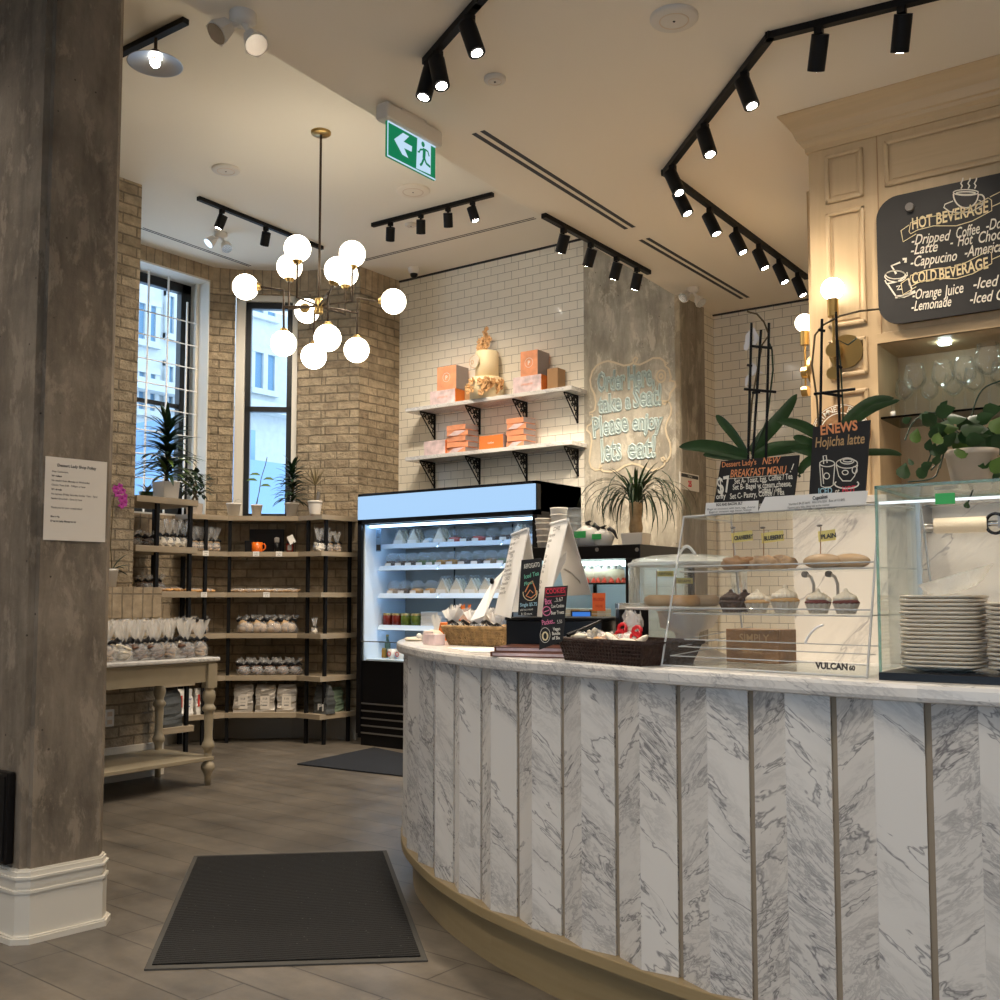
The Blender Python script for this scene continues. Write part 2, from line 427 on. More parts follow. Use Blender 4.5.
plain('choc', (.05, .022, .014), .5)
plain('red_velvet', (.14, .02, .015), .7)
plain('vanilla_cake', (.55, .33, .13), .7)
plain('foil_cup', (.50, .45, .38), .45)
plain('ribbon_black', (.01, .01, .012), .4)
plain('ribbon_red', (.60, .01, .02), .4)
plain('bag_foil', (.46, .42, .37), .35, metal=.3, bump=.6, bscale=25)
plain('bag_grey', (.075, .08, .08), .6, bump=.4, bscale=25)
plain('bag_blue_print', (.05, .10, .30), .5)
plain('red_print', (.55, .03, .02), .5)
plain('green_label', (.04, .42, .10), .5)
plain('mat_black', (.011, .0105, .010), .95, var=.4, scale=160, bump=1, bscale=260)
plain('mat_edge', (.055, .052, .046), .8)
plain('mat_blue', (.014, .016, .021), .95, var=.3, scale=120, bump=.8, bscale=220)
plain('plate_ceramic', (.62, .53, .43), .3, var=.06)
plain('plastic_white', (.72, .70, .66), .4)
plain('plastic_blue', (.02, .10, .35), .35)
plain('fridge_white', (.62, .72, .82), .35)
plain('fridge_back', (.30, .29, .26), .6)
plain('jar_red', (.20, .02, .01), .25)
plain('jar_green', (.12, .16, .02), .25)
plain('jar_amber', (.45, .22, .03), .25)
plain('lid_gold', (.55, .38, .14), .35, metal=.6)
plain('strawberry', (.62, .05, .02), .35)
plain('yellow_card', (.80, .68, .22), .6)
plain('sticker_orange', (.85, .17, .05), .6)
plain('sage', (.14, .20, .14), .7)
plain('ceramic_dark', (.008, .008, .009), .6, spec=.2)
plain('groove', (.30, .245, .18), .8)
plain('skirting_board', (.58, .56, .52), .5)
plain('grey_panel', (.33, .31, .27), .7)
plain('vent_white', (.66, .62, .56), .6)
plain('ice_white', (.82, .83, .84), .4)
glass('pane', (.97, .99, 1.0), .10)
glass('acrylic', (.99, .99, .985), .14, k=.5, frost=.015)
glass('acrylic_edge', (.85, .86, .85), .5, k=.8, frost=.45)
glass('case_glass', (.985, .995, .988), .12, k=.5)
glass('glass_edge', (.45, .68, .58), .3, k=.5, frost=.15)
glass('wine_glass', (.995, .995, .995), .28, k=.4, frost=.02)
glass('dome_glass', (.98, .985, .985), .25, k=.6, frost=.02)
m = plain('cellophane', (.86, .84, .80), .18, spec=.8, alpha=.38, bump=1, bscale=40)
m = plain('cellophane_clear', (.80, .82, .84), .15, spec=.8, alpha=.28, bump=1, bscale=40)
m = plain('plastic_pack', (.78, .84, .88), .2, spec=.8, alpha=.15, bump=.6, bscale=40)
emis('globe', (1.0, .89, .70), 8.0)
emis('spot_face', (1.0, .93, .82), 60.0)
emis('fridge_header', (.38, .60, .88), 1.05)
emis('fridge_tube', (.45, .70, 1.0), 7.0)
emis('case_tube', (.80, 1.0, .95), 8.0)
emis('case_led', (.85, .94, 1.0), 1.4)
emis('exit_green', (.005, .20, .085), .9)
emis('exit_white', (.50, .68, .85), 1.0)
emis('tablet_blue', (.05, .22, .75), .8)
emis('puck', (.8, 1.0, .95), 30)
plain('facade', (.50, .53, .53), .8, var=.06)
plain('facade_glass', (.16, .27, .38), .7, spec=.1)
plain('facade_blue', (.20, .33, .50), .6)
plain('snow', (.62, .74, .86), .9)
plain('tile_outline', (.55, .5, .42), .6)
# floor planks
m, t, b = newmat('floor_planks'); N, L = t.nodes, t.links
tc = N.new('ShaderNodeTexCoord'); v0 = mapn(N, L, tc.outputs['UV'], rot=(0, 0, radians(3)))
br = N.new('ShaderNodeTexBrick'); L.new(v0, br.inputs['Vector']); br.inputs['Scale'].default_value = 1
br.inputs['Brick Width'].default_value = 1.2; br.inputs['Row Height'].default_value = .2; br.inputs['Mortar Size'].default_value = .003; br.offset = .37
br.inputs['Color1'].default_value = col((.145, .125, .103)); br.inputs['Color2'].default_value = col((.122, .106, .088)); br.inputs['Mortar'].default_value = col((.04, .034, .028))
g = noisen(N, L, mapn(N, L, v0, scale=(1.0, 6, 1)), 1.6, 9, .6, .2)
c = mixc(N, L, 1.0, br.outputs['Color'], ramp(N, L, g, [(.3, (.78, .78, .78)), (.7, (1.2, 1.2, 1.18))]), 'MULTIPLY')
g2 = noisen(N, L, v0, 2.6, 8, .7)
c = mixc(N, L, 1.0, c, ramp(N, L, g2, [(.32, (.60, .60, .60)), (.68, (1.28, 1.26, 1.22))]), 'MULTIPLY')
L.new(c, b.inputs['Base Color']); L.new(ramp(N, L, g, [(.2, (.34,) * 3), (.8, (.42,) * 3)]), b.inputs['Roughness'])
bumpn(N, L, b, mathn(N, L, 'SUBTRACT', mathn(N, L, 'MULTIPLY', g, .25), br.outputs['Fac']), .25, .004)

# ribbed mat and mottled brick overlay details
m = M['mat_black']; t = m.node_tree; N, L = t.nodes, t.links; b = N['Principled BSDF']
tc = N.new('ShaderNodeTexCoord'); wv = N.new('ShaderNodeTexWave'); wv.inputs['Scale'].default_value = 14; wv.inputs['Distortion'].default_value = 1.2; wv.inputs['Detail Scale'].default_value = 4
L.new(mapn(N, L, tc.outputs['Object'], rot=(0, 0, radians(43))), wv.inputs['Vector'])
vo = N.new('ShaderNodeTexVoronoi'); vo.inputs['Scale'].default_value = 26; L.new(tc.outputs['Object'], vo.inputs['Vector'])
lint = ramp(N, L, vo.outputs['Distance'], [(.04, (.16, .15, .13)), (.07, (.0, .0, .0))])
nz = noisen(N, L, tc.outputs['Object'], 190, 3, .8)
c = mixc(N, L, mathn(N, L, 'MULTIPLY', wv.outputs['Fac'], nz), (.003, .003, .003), (.022, .021, .020)); c = mixc(N, L, 1.0, c, lint, 'ADD'); L.new(c, b.inputs['Base Color'])
bumpn(N, L, b, mathn(N, L, 'ADD', wv.outputs['Fac'], nz), 1.0, .004)
HI, LO = 4.27, 3.64
def edge_x(Y): return -3.377 - .0465 * (Y - 2.496)
# floor
struct(MB().box((-8.3, -2.6, -.1), (2.7, 8.4, 0)).build('floor', 'floor_planks'))
# high ceiling over the bay and the aisle, lower ceiling over the counter
struct(MB().box((-8.3, -2.6, HI), (-2.9, 8.4, HI + .15)).build('ceiling', 'ceiling_high'))
struct(MB().prism([(edge_x(-2.6), -2.6), (2.7, -2.6), (2.7, 8.4), (edge_x(8.4), 8.4)], LO, HI + .01).build('ceiling', 'ceiling_paint'))

def wall(name, A, B, layers, thick=.3, hole=None, lining=None):
    """wall from A to B, interior on the left-hand side, built of layers (z0,z1,material index) with one opening (s0,s1,z0,z1)"""
    A = Vector((*A, 0)); B = Vector((*B, 0)); d = (B - A); Ln = d.length; d.normalize(); n = Vector((d.y, -d.x, 0))
    m = Matrix(((d.x, n.x, 0, A.x), (d.y, n.y, 0, A.y), (0, 0, 1, 0), (0, 0, 0, 1)))
    mb = MB()
    def bx(s0, s1, z0, z1):
        if s1 - s0 > 1e-4 and z1 - z0 > 1e-4:
            vs = [m @ Vector(v) for v in ((s0, 0, z0), (s1, 0, z0), (s1, thick, z0), (s0, thick, z0), (s0, 0, z1), (s1, 0, z1), (s1, thick, z1), (s0, thick, z1))]
            mb.add(vs, [(0, 1, 2, 3), (4, 7, 6, 5), (0, 4, 5, 1), (1, 5, 6, 2), (2, 6, 7, 3), (3, 7, 4, 0)])
    for z0, z1, mi in layers:
        mb.cur = mi
        if hole and hole[3] > z0 and hole[2] < z1:
            s0, s1, h0, h1 = hole
            bx(0, s0, z0, z1); bx(s1, Ln, z0, z1); bx(s0, s1, z0, max(z0, h0)); bx(s0, s1, min(z1, h1), z1)
        else: bx(0, Ln, z0, z1)
    return mb, m, Ln
LAY = [(0, .235, 2), (.235, .98, 0), (.98, 1.19, 1), (1.19, 1.76, 0), (1.76, 1.965, 1), (1.965, 4.045, 0), (4.045, HI, 1)]
BM = ['brick', 'brick_soldier', 'grey_panel']
A, B, C1, C2, D, D2, E_ = (-6.48, 7.35), (-6.48, 6.80), (-6.80, 6.665), (-7.04, 6.57), (-7.465, 6.20), (-7.58, 6.03), (-7.58, 4.45)
for nm, a, b in (('wall_bay_right', A, B), ('wall_bay_right', B, C1), ('wall_bay_right', C1, C2), ('wall_bay_pier', D, D2)):
    mb, m, L_ = wall(nm, a, b, LAY); struct(mb.build(nm, BM))
# second window, tall and narrow
w2b, m2, L2 = wall('w', C2, D, LAY, .3, hole=(0, .5635, 1.965, 4.045)); struct(w2b.build('wall_bay_middle', BM))
def local_box(mb, m, a, b):
    return mb.box(a, b, m)
w = struct(thing('window_2', 'tall narrow window with a dark frame and one cross rail, behind the potted plants', 'window')); del w['category']
mb = MB()
for a, b in (((0, .03, 1.965), (.05, .13, 4.045)), ((L2 - .085, .03, 1.965), (L2, .13, 4.045)), ((0, .03, 3.985), (L2, .13, 4.045)), ((0, .03, 1.95), (L2, .13, 1.985))):
    mb.box(a, b, m2)
mb.build('window_trim', 'window_trim', w, bevel=.004)
mb = MB()
for a, b in (((.05, .06, 1.985), (.10, .13, 3.985)), ((L2 - .135, .06, 1.985), (L2 - .085, .13, 3.985)), ((.05, .06, 3.925), (L2 - .085, .13, 3.985)), ((.05, .06, 1.985), (L2 - .085, .13, 2.02)), ((.05, .06, 2.96), (L2 - .085, .13, 3.01))):
    mb.box(a, b, m2)
mb.build('window_frame', 'black_frame', w, bevel=.003)
MB().box((.08, .10, 2.0), (L2 - .11, .106, 3.95), m2).build('window_pane', 'pane', w)
# first window with the white guard grille
w1b, m1, L1 = wall('w', D2, E_, LAY, .36, hole=(.03, 1.3, 1.965, 4.14)); struct(w1b.build('wall_bay_left', BM))
w = struct(thing('window_1', 'large window with a black frame behind a white guard grille, left of the brick pier', 'window')); del w['category']
mb = MB()
mb.box((.025, 0.004, 1.965), (.04, .36, 4.14), m1); mb.box((.03, 0.004, 4.125), (1.3, .36, 4.15), m1); mb.box((.03, 0.004, 1.955), (1.3, .36, 1.98), m1)
mb.box((.04, .15, 1.98), (.065, .18, 4.13), m1)
mb.build('window_trim', 'window_trim', w)
mb = MB()
for a, b in (((.04, .26, 1.98), (.145, .33, 4.13)), ((.04, .26, 4.04), (1.3, .33, 4.13)), ((.04, .26, 1.98), (1.3, .33, 2.06)), ((1.22, .26, 1.98), (1.3, .33, 4.13)), ((.14, .28, 2.97), (1.25, .32, 3.01))):
    mb.box(a, b, m1)
mb.build('window_frame', 'black_frame', w, bevel=.004)
MB().box((.13, .30, 2.02), (1.25, .306, 4.06), m1).build('window_pane', 'pane', w)
mb = MB()
for y in (5.865, 5.66, 5.455, 5.25, 5.045, 4.84):
    mb.box((-7.736, y - .007, 1.98), (-7.724, y + .007, 3.93 if y > 5.8 else 4.12))
for k in range(10):
    z = 3.75 - .209 * k
    if z > 2.0: mb.cyl((-7.73, 4.76, z), (-7.73, 5.99, z), .006, seg=6)
mb.build('guard_grille', 'ice_white', w)
# hidden return of the bay and the brick pier wall along the aisle
mb, m, _ = wall('w', E_, (-6.55, 4.50), LAY); struct(mb.build('wall_bay_return', BM))
PL = [(0, .98, 0), (.98, 1.19, 1), (1.19, HI, 0)]
mb, m, _ = wall('w', (-6.47, 4.49), (-6.47, -2.6), PL); struct(mb.build('wall_left', BM))
mb = MB(); mb.box((-7.0, -2.0, 0), (-6.365, 4.655, 1.115)); mb.cur = 1; mb.box((-7.0, -2.0, 1.115), (-6.36, 4.66, 1.33)); struct(mb.build('wall_ledge', BM))
mb = MB(); mb.box((-6.364, -2.0, 0), (-6.33, 4.69, .16)); mb.box((-6.364, -2.0, .16), (-6.34, 4.68, .185)); mb.box((-6.364, -2.0, .185), (-6.346, 4.675, .235)); mb.box((-6.5, 4.655, 0), (-6.34, 4.69, .235)); struct(mb.build('baseboard_left', 'white_trim', bevel=.006))
# tiled walls and concrete column
tl = [(0, HI, 0)]
mb, m, _ = wall('w', (-4.42, 7.35), A, tl); struct(mb.build('wall_tiled', ['tile']))
mb = MB(); mb.prism([(-4.432, 7.34), (-3.60, 7.34), (-3.575, 7.37), (-3.575, 7.82), (-4.432, 7.82)], 0, HI); struct(mb.build('trim_1', 'concrete_light'))
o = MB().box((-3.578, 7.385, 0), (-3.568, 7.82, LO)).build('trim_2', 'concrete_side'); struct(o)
mb, m, _ = wall('w', (2.5, 8.08), (-3.61, 8.08), [(0, LO, 0)]); mb.box((-3.9, 7.80, 0), (-3.60, 8.08, LO)); struct(mb.build('wall_back', ['tile']))
struct(MB().box((-3.6, 8.06, LO - .012), (2.5, 8.08, LO)).build('trim_3', 'ink'))
struct(MB().box((-6.48, 7.335, HI - .015), (-4.43, 7.35, HI)).build('trim_4', 'ink'))
struct(MB().box((2.5, -2.6, 0), (2.7, 8.4, HI)).build('wall_right', 'wall_plaster'))
struct(MB().box((-6.6, -2.8, 0), (2.7, -2.6, .6)).box((-6.6, -2.8, 2.6), (2.7, -2.6, HI)).box((-6.6, -2.8, .6), (-2.6, -2.6, 2.6)).box((.9, -2.8, .6), (2.7, -2.6, 2.6)).build('wall_front', 'wall_plaster'))
w = struct(thing('window_3', '', '')); del w['label']; del w['category']
MB().box((-2.6, -2.74, .6), (.9, -2.68, .66)).box((-2.6, -2.74, 2.54), (.9, -2.68, 2.6)).box((-2.6, -2.74, .6), (-2.54, -2.68, 2.6)).box((.84, -2.74, .6), (.9, -2.68, 2.6)).box((-.88, -2.74, .6), (-.82, -2.68, 2.6)).build('window_frame', 'black_frame', w)
MB().box((-2.55, -2.715, .65), (.85, -2.709, 2.55)).build('window_pane', 'pane', w)
# near concrete pillar with its white baseboard
P1, P2, P3, P4 = onZ(9.7, 946, 0), onZ(29, 945, 0), onZ(106, 926, 0), onZ(110.5, 919, 0)
base = [(P1.x - .62, P1.y), (P1.x, P1.y), (P2.x, P2.y), (P3.x, P3.y), (P4.x, P4.y), (P4.x - .66, P4.y + .03)]
cx = sum(p[0] for p in base) / 6; cy = sum(p[1] for p in base) / 6
def inset(poly, d):
    n = len(poly); out = []
    for i in range(n):
        a, b, c = Vector(poly[i - 1]), Vector(poly[i]), Vector(poly[(i + 1) % n])
        e1 = (b - a).normalized(); e2 = (c - b).normalized(); n1 = Vector((-e1.y, e1.x)); n2 = Vector((-e2.y, e2.x))
        k = (n1 + n2); k = k / max(.3, k.dot(n1)); out.append(tuple(b + k * d))
    return out
mb = MB()
for d, z0, z1 in ((0, 0, .028), (.006, .028, .036), (.016, .036, .235), (.010, .235, .248), (.022, .248, .262), (.018, .262, .300), (.011, .300, .312), (.02, .312, .335), (.026, .335, .345)):
    mb.prism(inset(base, d), z0 * .76, z1 * .76)
struct(mb.build('baseboard_pillar', 'white_trim', bevel=.003))
sh = inset(base, .036)
sh2 = [sh[0], (sh[1][0] + .0, sh[1][1]), ((sh[1][0] * .6 + sh[2][0] * .4) - .006, (sh[1][1] * .6 + sh[2][1] * .4) + .014), sh[2], sh[3], sh[4], sh[5]]
struct(MB().prism(sh2, 0, HI).build('trim_pillar', 'concrete_dark'))
# notice taped on the pillar
m = Matrix.Translation((0, 0, 0))
sx = (sh[2][0] + sh[3][0]) / 2
a = onX(47, 457, sx); b = onX(104.5, 543, sx)
fdir = Vector((sh[3][0] - sh[2][0], sh[3][1] - sh[2][1], 0)).normalized(); 
t = thing('notice_sheet', 'white printed notice sheet taped to the grey concrete pillar', 'sign', ((sh[2][0] + sh[3][0]) / 2, (sh[2][1] + sh[3][1]) / 2, onX(75, 500, sx).z), atan2(fdir.y, fdir.x))
hh = (onX(75, 460, sx).z - onX(75, 542, sx).z) / 2; ww = ((onX(104.5, 500, sx) - onX(46.5, 500, sx)).length) / 2
off = (onX(75.5, 500, sx) - Vector(t.location)).dot(fdir)
MB().box((off - ww, -.004, -hh), (off + ww, -.002, hh)).build('sheet', 'paper_warm', t)
mb = MB()
text(mb, 'Dessert Lady Shop Policy', .015, off, hh - .035, -.005, align='CENTER', bold=.0006)
for i, s_ in enumerate(['Dear Customers,', 'Weekdays', 'No seating from Monday to Wednesday', 'Closing Time 5:00 - 7:00pm or later', 'Weekends', 'No laptops (Friday Saturday Sunday 11am - 7pm)', 'Seating time limit - One (1) hour', '', 'Thank you for your cooperation!', '', 'Sincerely,', 'Dessert Lady Management']):
    if s_: text(mb, s_, .0092, off - ww + .025, hh - .058 - i * .0172, -.005, bold=.0005 if i in (1, 4, 10, 11) else .0002)
mb.build('print', 'ink_grey', t)
# black box fixed to the left face of the pillar
yb = sh[1][1] - .035; q0 = onY(8, 773, yb); q1 = onY(6, 866, yb)
t = thing('wall_box', 'black box fixed to the shaded side of the near pillar, at the left edge', 'box', (q0.x - .1, yb, q1.z))
MB().box((-.1, 0, 0), (.1, .032, q0.z - q1.z)).build('box_body', 'black_gloss', t, bevel=.006)
MB().box((-.085, -.004, .015), (.085, 0, q0.z - q1.z - .015)).build('front_plate', 'black_metal', t, bevel=.002)

# ---------------------------------------------------------------- outside
FX = -17.0
bl = thing('office_building', 'pale stone office building with blue windows, seen through the left window', 'building', (FX, 12, 0))
mb = MB(); mb.box((-1, -6, -4), (0, 9.5, 26)); mb.build('facade', 'facade', bl)
def fac_win(p0, p1):
    a = onX(*p0, FX) - Vector((FX, 12, 0)); b = onX(*p1, FX) - Vector((FX, 12, 0))
    y0, y1, z0, z1 = min(a.y, b.y), max(a.y, b.y), min(a.z, b.z), max(a.z, b.z)
    fr = MB()
    for q in (((0, y0 - .1, z0 - .1), (.08, y0, z1 + .1)), ((0, y1, z0 - .1), (.08, y1 + .1, z1 + .1)), ((0, y0 - .1, z1), (.10, y1 + .1, z1 + .12)), ((0, y0 - .1, z0 - .12), (.12, y1 + .1, z0)), ((.02, (y0 + y1) / 2 - .06, z0), (.1, (y0 + y1) / 2 + .06, z1))):
        fr.box(*q)
    f = fr.build('window', 'facade', bl)
    MB().box((.01, y0, z0), (.04, y1, z1)).build('pane', 'facade_glass', f)
for q in (((137, 303), (153, 343)), ((168, 297), (179, 337)), ((137, 372), (152, 412)), ((167, 367), (178, 406)), ((252, 300), (273, 318)), ((253, 352), (272, 392)), ((138, 445), (152, 485))):
    fac_win(*q)
mb = MB()
for zz in (5.15, 8.2, 11.0): mb.box((0, -6, zz), (.35, 9.5, zz + .22))
mb.build('ledge', 'facade', bl)
bl2 = thing('flat_roofed_building', 'blue flat-roofed building low behind the narrow window', 'building', (-13.5, 13.2, 0))
mb = MB(); mb.box((-1.5, -3.2, -3), (0, 3.0, 2.6)); mb.build('wall', 'snow', bl2)
mb = MB(); mb.box((-1.6, -3.3, 2.6), (.05, 3.1, 3.55)); mb.build('roof', 'facade_blue', bl2)
mb = MB(); mb.box((-1.2, -3.0, 3.55), (-.2, -1.35, 4.1)); mb.build('roof_block', 'facade_blue', bl2)
W = bpy.data.worlds.new('world'); S.world = W; W.use_nodes = True
bg = W.node_tree.nodes['Background']; bg.inputs['Color'].default_value = (.60, .78, 1.0, 1); bg.inputs['Strength'].default_value = 2.3
# ---------------------------------------------------------------- curved marble counter
CT = 1.06
ctrl = [(1.9, 2.56), (1.2, 2.56), (.4, 2.56), (-.2, 2.558), (-.63, 2.56), (-.85, 2.59), (-1.10, 2.63), (-1.33, 2.67), (-1.57, 2.725), (-1.80, 2.785), (-1.99, 2.85), (-2.18, 2.92), (-2.38, 3.02), (-2.57, 3.13), (-2.73, 3.24), (-2.90, 3.37), (-3.03, 3.49), (-3.20, 3.68), (-3.36, 3.92), (-3.48, 4.2), (-3.54, 4.5), (-3.56, 4.8), (-3.56, 5.1)]
def catmull(P, k=8):
    out = []
    for i in range(len(P) - 1):
        p0, p1, p2, p3 = [Vector(P[max(0, min(len(P) - 1, j))]) for j in (i - 1, i, i + 1, i + 2)]
        for q in range(k):
            t = q / k
            out.append(.5 * ((2 * p1) + (p2 - p0) * t + (2 * p0 - 5 * p1 + 4 * p2 - p3) * t * t + (3 * p1 - p0 - 3 * p2 + p3) * t ** 3))
    out.append(Vector(P[-1])); return out
CV = catmull(ctrl)
for _ in range(3): CV = [CV[0]] + [(CV[i - 1] + 2 * CV[i] + CV[i + 1]) / 4 for i in range(1, len(CV) - 1)] + [CV[-1]]
AL = [0]
for i in range(1, len(CV)): AL.append(AL[-1] + (CV[i] - CV[i - 1]).length)
def cpos(s):
    s = max(0, min(AL[-1] - 1e-5, s))
    i = max(j for j in range(len(AL)) if AL[j] <= s + 1e-9); i = min(i, len(CV) - 2)
    f = (s - AL[i]) / (AL[i + 1] - AL[i]); p = CV[i].lerp(CV[i + 1], f); a = CV[max(0, i - 1)]; b = CV[min(len(CV) - 1, i + 2)]
    t = (b - a).normalized(); return p, Vector((-t.y, t.x)) * -1   # outward normal set below
def outw(s):
    p, n = cpos(s)
    t = Vector((n.y, -n.x))
    # the counter runs towards -X; its outside is on the left of travel (-Y side)
    t2 = (cpos(min(AL[-1], s + .02))[0] - cpos(max(0, s - .02))[0]).normalized()
    return p, Vector((-t2.y, t2.x))
def off(s, d): p, n = outw(s); return p + n * d
s0 = min((abs(cpos(k * .01)[0].x + .63), k * .01) for k in range(int(AL[-1] * 100)))[1]
ST = .2365
t = thing('service_counter', 'long curved service counter clad in pleated grey-veined white marble', 'counter', (0, 0, 0))
def band(d0, d1, z0, z1, name, mat, parent, bevel=0, n=90, sa=0, sb=None, smooth=False):
    sb = AL[-1] if sb is None else sb
    ss = [sa + (sb - sa) * i / n for i in range(n + 1)]
    A_ = [off(s, d0) for s in ss]; B_ = [off(s, d1) for s in ss]; mb = MB()
    vs = [(p.x, p.y, z0) for p in A_] + [(p.x, p.y, z1) for p in A_] + [(p.x, p.y, z0) for p in B_] + [(p.x, p.y, z1) for p in B_]; m_ = n + 1; fs = []
    for i in range(n):
        fs += [(i, m_ + i, m_ + i + 1, i + 1), (m_ + i, 3 * m_ + i, 3 * m_ + i + 1, m_ + i + 1), (2 * m_ + i, 2 * m_ + i + 1, 3 * m_ + i + 1, 3 * m_ + i), (i, i + 1, 2 * m_ + i + 1, 2 * m_ + i)]
    fs += [(0, 2 * m_, 3 * m_, m_), (n, m_ + n, 3 * m_ + n, 2 * m_ + n)]
    mb.add(vs, fs)
    import bmesh
    o = mb.build(name, mat, parent, bevel=bevel)
    bm = bmesh.new(); bm.from_mesh(o.data); bmesh.ops.recalc_face_normals(bm, faces=bm.faces); bm.to_mesh(o.data); bm.free()
    return o
band(.035, -.62, CT - .044, CT, 'worktop', 'marble_slab', t, bevel=.012)
band(-.045, -.58, .2, CT - .044, 'body', 'cabinet_wood', t)
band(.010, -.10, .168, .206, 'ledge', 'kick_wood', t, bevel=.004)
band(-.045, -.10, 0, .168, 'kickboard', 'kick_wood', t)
band(-.034, -.05, .205, CT - .044, 'groove_backing', 'groove', t)
i = -7
while True:
    a = s0 + i * ST; b = a + ST / 2; c = a + ST; i += 1
    if c > AL[-1] - .02: break
    if a < 0: continue
    va, rb, vc = off(a, -.028), off(b, .004), off(c, -.028)
    for p, q, mt, g0, g1 in ((va, rb, 'marble_left', .008, 0), (rb, vc, 'marble_right', 0, .008)):
        d = (q - p); Ln = d.length; d.normalize(); n = Vector((-d.y, d.x)); p2 = p + d * g0; q2 = q - d * g1
        if n.dot(outw(b)[1]) < 0: n = -n
        MB().prism([tuple(p2), tuple(q2), tuple(q2 - n * .02), tuple(p2 - n * .02)], .205, CT - .044).build('marble_panel', mt, t, bevel=.0015)

# ---------------------------------------------------------------- open display refrigerator
fx0, fx1, fy0, fy1, fz = -6.267, -4.396, 6.58, 7.225, 2.15
t = thing('display_refrigerator', 'tall black open-front display refrigerator with a glowing blue header, against the tiled wall', 'refrigerator', (fx0, fy0, 0))
W_ = fx1 - fx0; D_ = fy1 - fy0
def fzy(px, py, Y=None): return onY(px, py, fy0 if Y is None else Y).z
zo = fzy(366, 524); zh0 = fzy(366, 519.5); zh1 = fzy(366, 496.5); zl = fzy(370, 661)
mb = MB(); mb.box((0, 0, .10), (.045, D_, fz)); mb.box((W_ - .045, 0, .10), (W_, D_, fz)); mb.box((0, 0, fz - .025), (W_, D_, fz)); mb.box((0, D_ - .05, .1), (W_, D_, fz)); mb.box((0, .02, .06), (W_, D_, zl)); mb.box((.04, .02, 0), (W_ - .04, D_ - .05, .06)); mb.box((0, .0, zo), (W_, .06, zh0 + .003)); mb.box((0, .05, zo + .03), (W_, D_, fz))
mb.build('case_body', 'black_gloss', t)
MB().box((.01, -.012, zh0), (W_ - .012, .0, zh1)).build('light_header', 'fridge_header', t)
mb = MB()
for k in range(5): mb.box((.05, .008, .10 + .062 * k), (W_ - .05, .018, .112 + .062 * k))
mb.build('vent_grille', 'steel', t)
mb = MB(); mb.box((.045, .03, zl), (.06, D_ - .06, zo + .02)); mb.box((W_ - .06, .03, zl), (W_ - .045, D_ - .06, zo + .02)); mb.box((.045, .05, zo - .01), (W_ - .045, D_ - .06, zo + .03)); mb.box((.045, .05, zl), (W_ - .045, D_ - .06, zl + .012))
mb.build('liner', 'fridge_white', t)
mb = MB(); mb.box((.06, D_ - .08, zl), (W_ - .06, D_ - .06, zo)); mb.build('back_panel', 'fridge_back', t)
mb = MB()
for xx in (.62, 1.24): mb.box((xx, D_ - .086, zl), (xx + .012, D_ - .08, zo))
mb.build('back_seam', 'black_metal', t)
MB().box((.05, .004, zl - .02), (W_ - .05, .010, fzy(366, 642))).build('glass_guard', 'case_glass', t)
MB().box((.05, .0, fzy(366, 642)), (W_ - .05, .014, fzy(366, 641))).build('guard_rail', 'steel', t)
ys = .20; SZ = []
for yy in (545.5, 567, 594.5, 626):
    z = fzy(383, yy, fy0 + ys); SZ.append(z)
for z in SZ:
    for a, b in ((.08, .74), (.755, 1.40), (1.415, W_ - .07)):
        mb = MB(); mb.box((a, ys, z - .016), (b, D_ - .09, z)); mb.add([(a, ys - .03, z - .030), (b, ys - .03, z - .030), (b, ys, z + .010), (a, ys, z + .010), (a, ys - .024, z - .034), (b, ys - .024, z - .034), (b, ys + .006, z + .006), (a, ys + .006, z + .006)], [(0, 1, 2, 3), (4, 7, 6, 5), (0, 4, 5, 1), (3, 2, 6, 7), (0, 3, 7, 4), (1, 5, 6, 2)]); 
        sh_ = mb.build('shelf', 'fridge_white', t)
        MB().box((a + .01, ys + .012, z - .028), (b - .01, ys + .030, z - .018)).build('shelf_light', 'fridge_tube', sh_)
MB().box((.08, .065, zo - .03), (W_ - .08, .09, zo - .012)).build('light_tube', 'fridge_tube', t)

FR = Vector((fx0, fy0, 0)); SHN = ['top', 'second', 'third', 'fourth']
def wedge(w=.12, h=.105, d=.09):
    o = thing('sandwich_pack', '', 'sandwich')
    MB().add([(-w / 2, 0, 0), (w / 2, 0, 0), (0, 0, h), (-w / 2, d, 0), (w / 2, d, 0), (0, d, h)], [(0, 1, 2), (3, 5, 4), (0, 3, 4, 1), (1, 4, 5, 2), (2, 5, 3, 0)]).build('wrapper', 'plastic_pack', o)
    mb = MB(); 
    for yy in (.008, .038, .066): mb.add([(-w * .42, yy, .004), (w * .42, yy, .004), (0, yy, h * .86), (-w * .42, yy + .014, .004), (w * .42, yy + .014, .004), (0, yy + .014, h * .86)], [(0, 1, 2), (3, 5, 4), (0, 3, 4, 1), (1, 4, 5, 2), (2, 5, 3, 0)])
    mb.build('bread', 'cream', o)
    mb = MB(); mb.box((-.035, .012, .012), (.035, .07, .03)); mb.build('filling', 'leaf_light', o)
    MB().box((-.032, -.003, .004), (.032, -.001, .028)).build('price_label', 'paper', o)
    return o
def tub(mat, r=.05, h=.05, dome=True):
    o = thing('dessert_tub', '', 'dessert')
    MB().lathe([(0, 0), (r * .8, 0), (r, h), (r * .98, h)], (0, r, 0), 14).build('tub', 'plastic_pack', o)
    MB().lathe([(0, .004), (r * .76, .004), (r * .9, h * .75), (0, h * .85)], (0, r, 0), 14).build('filling', mat, o)
    if dome: MB().lathe([(r * 1.02, h), (r * .95, h + .02), (r * .55, h + .042), (0, h + .045)], (0, r, 0), 14).build('lid', 'plastic_pack', o)
    MB().box((-.025, -.003, .006), (.025, -.001, .026)).build('price_label', 'paper', o)
    return o
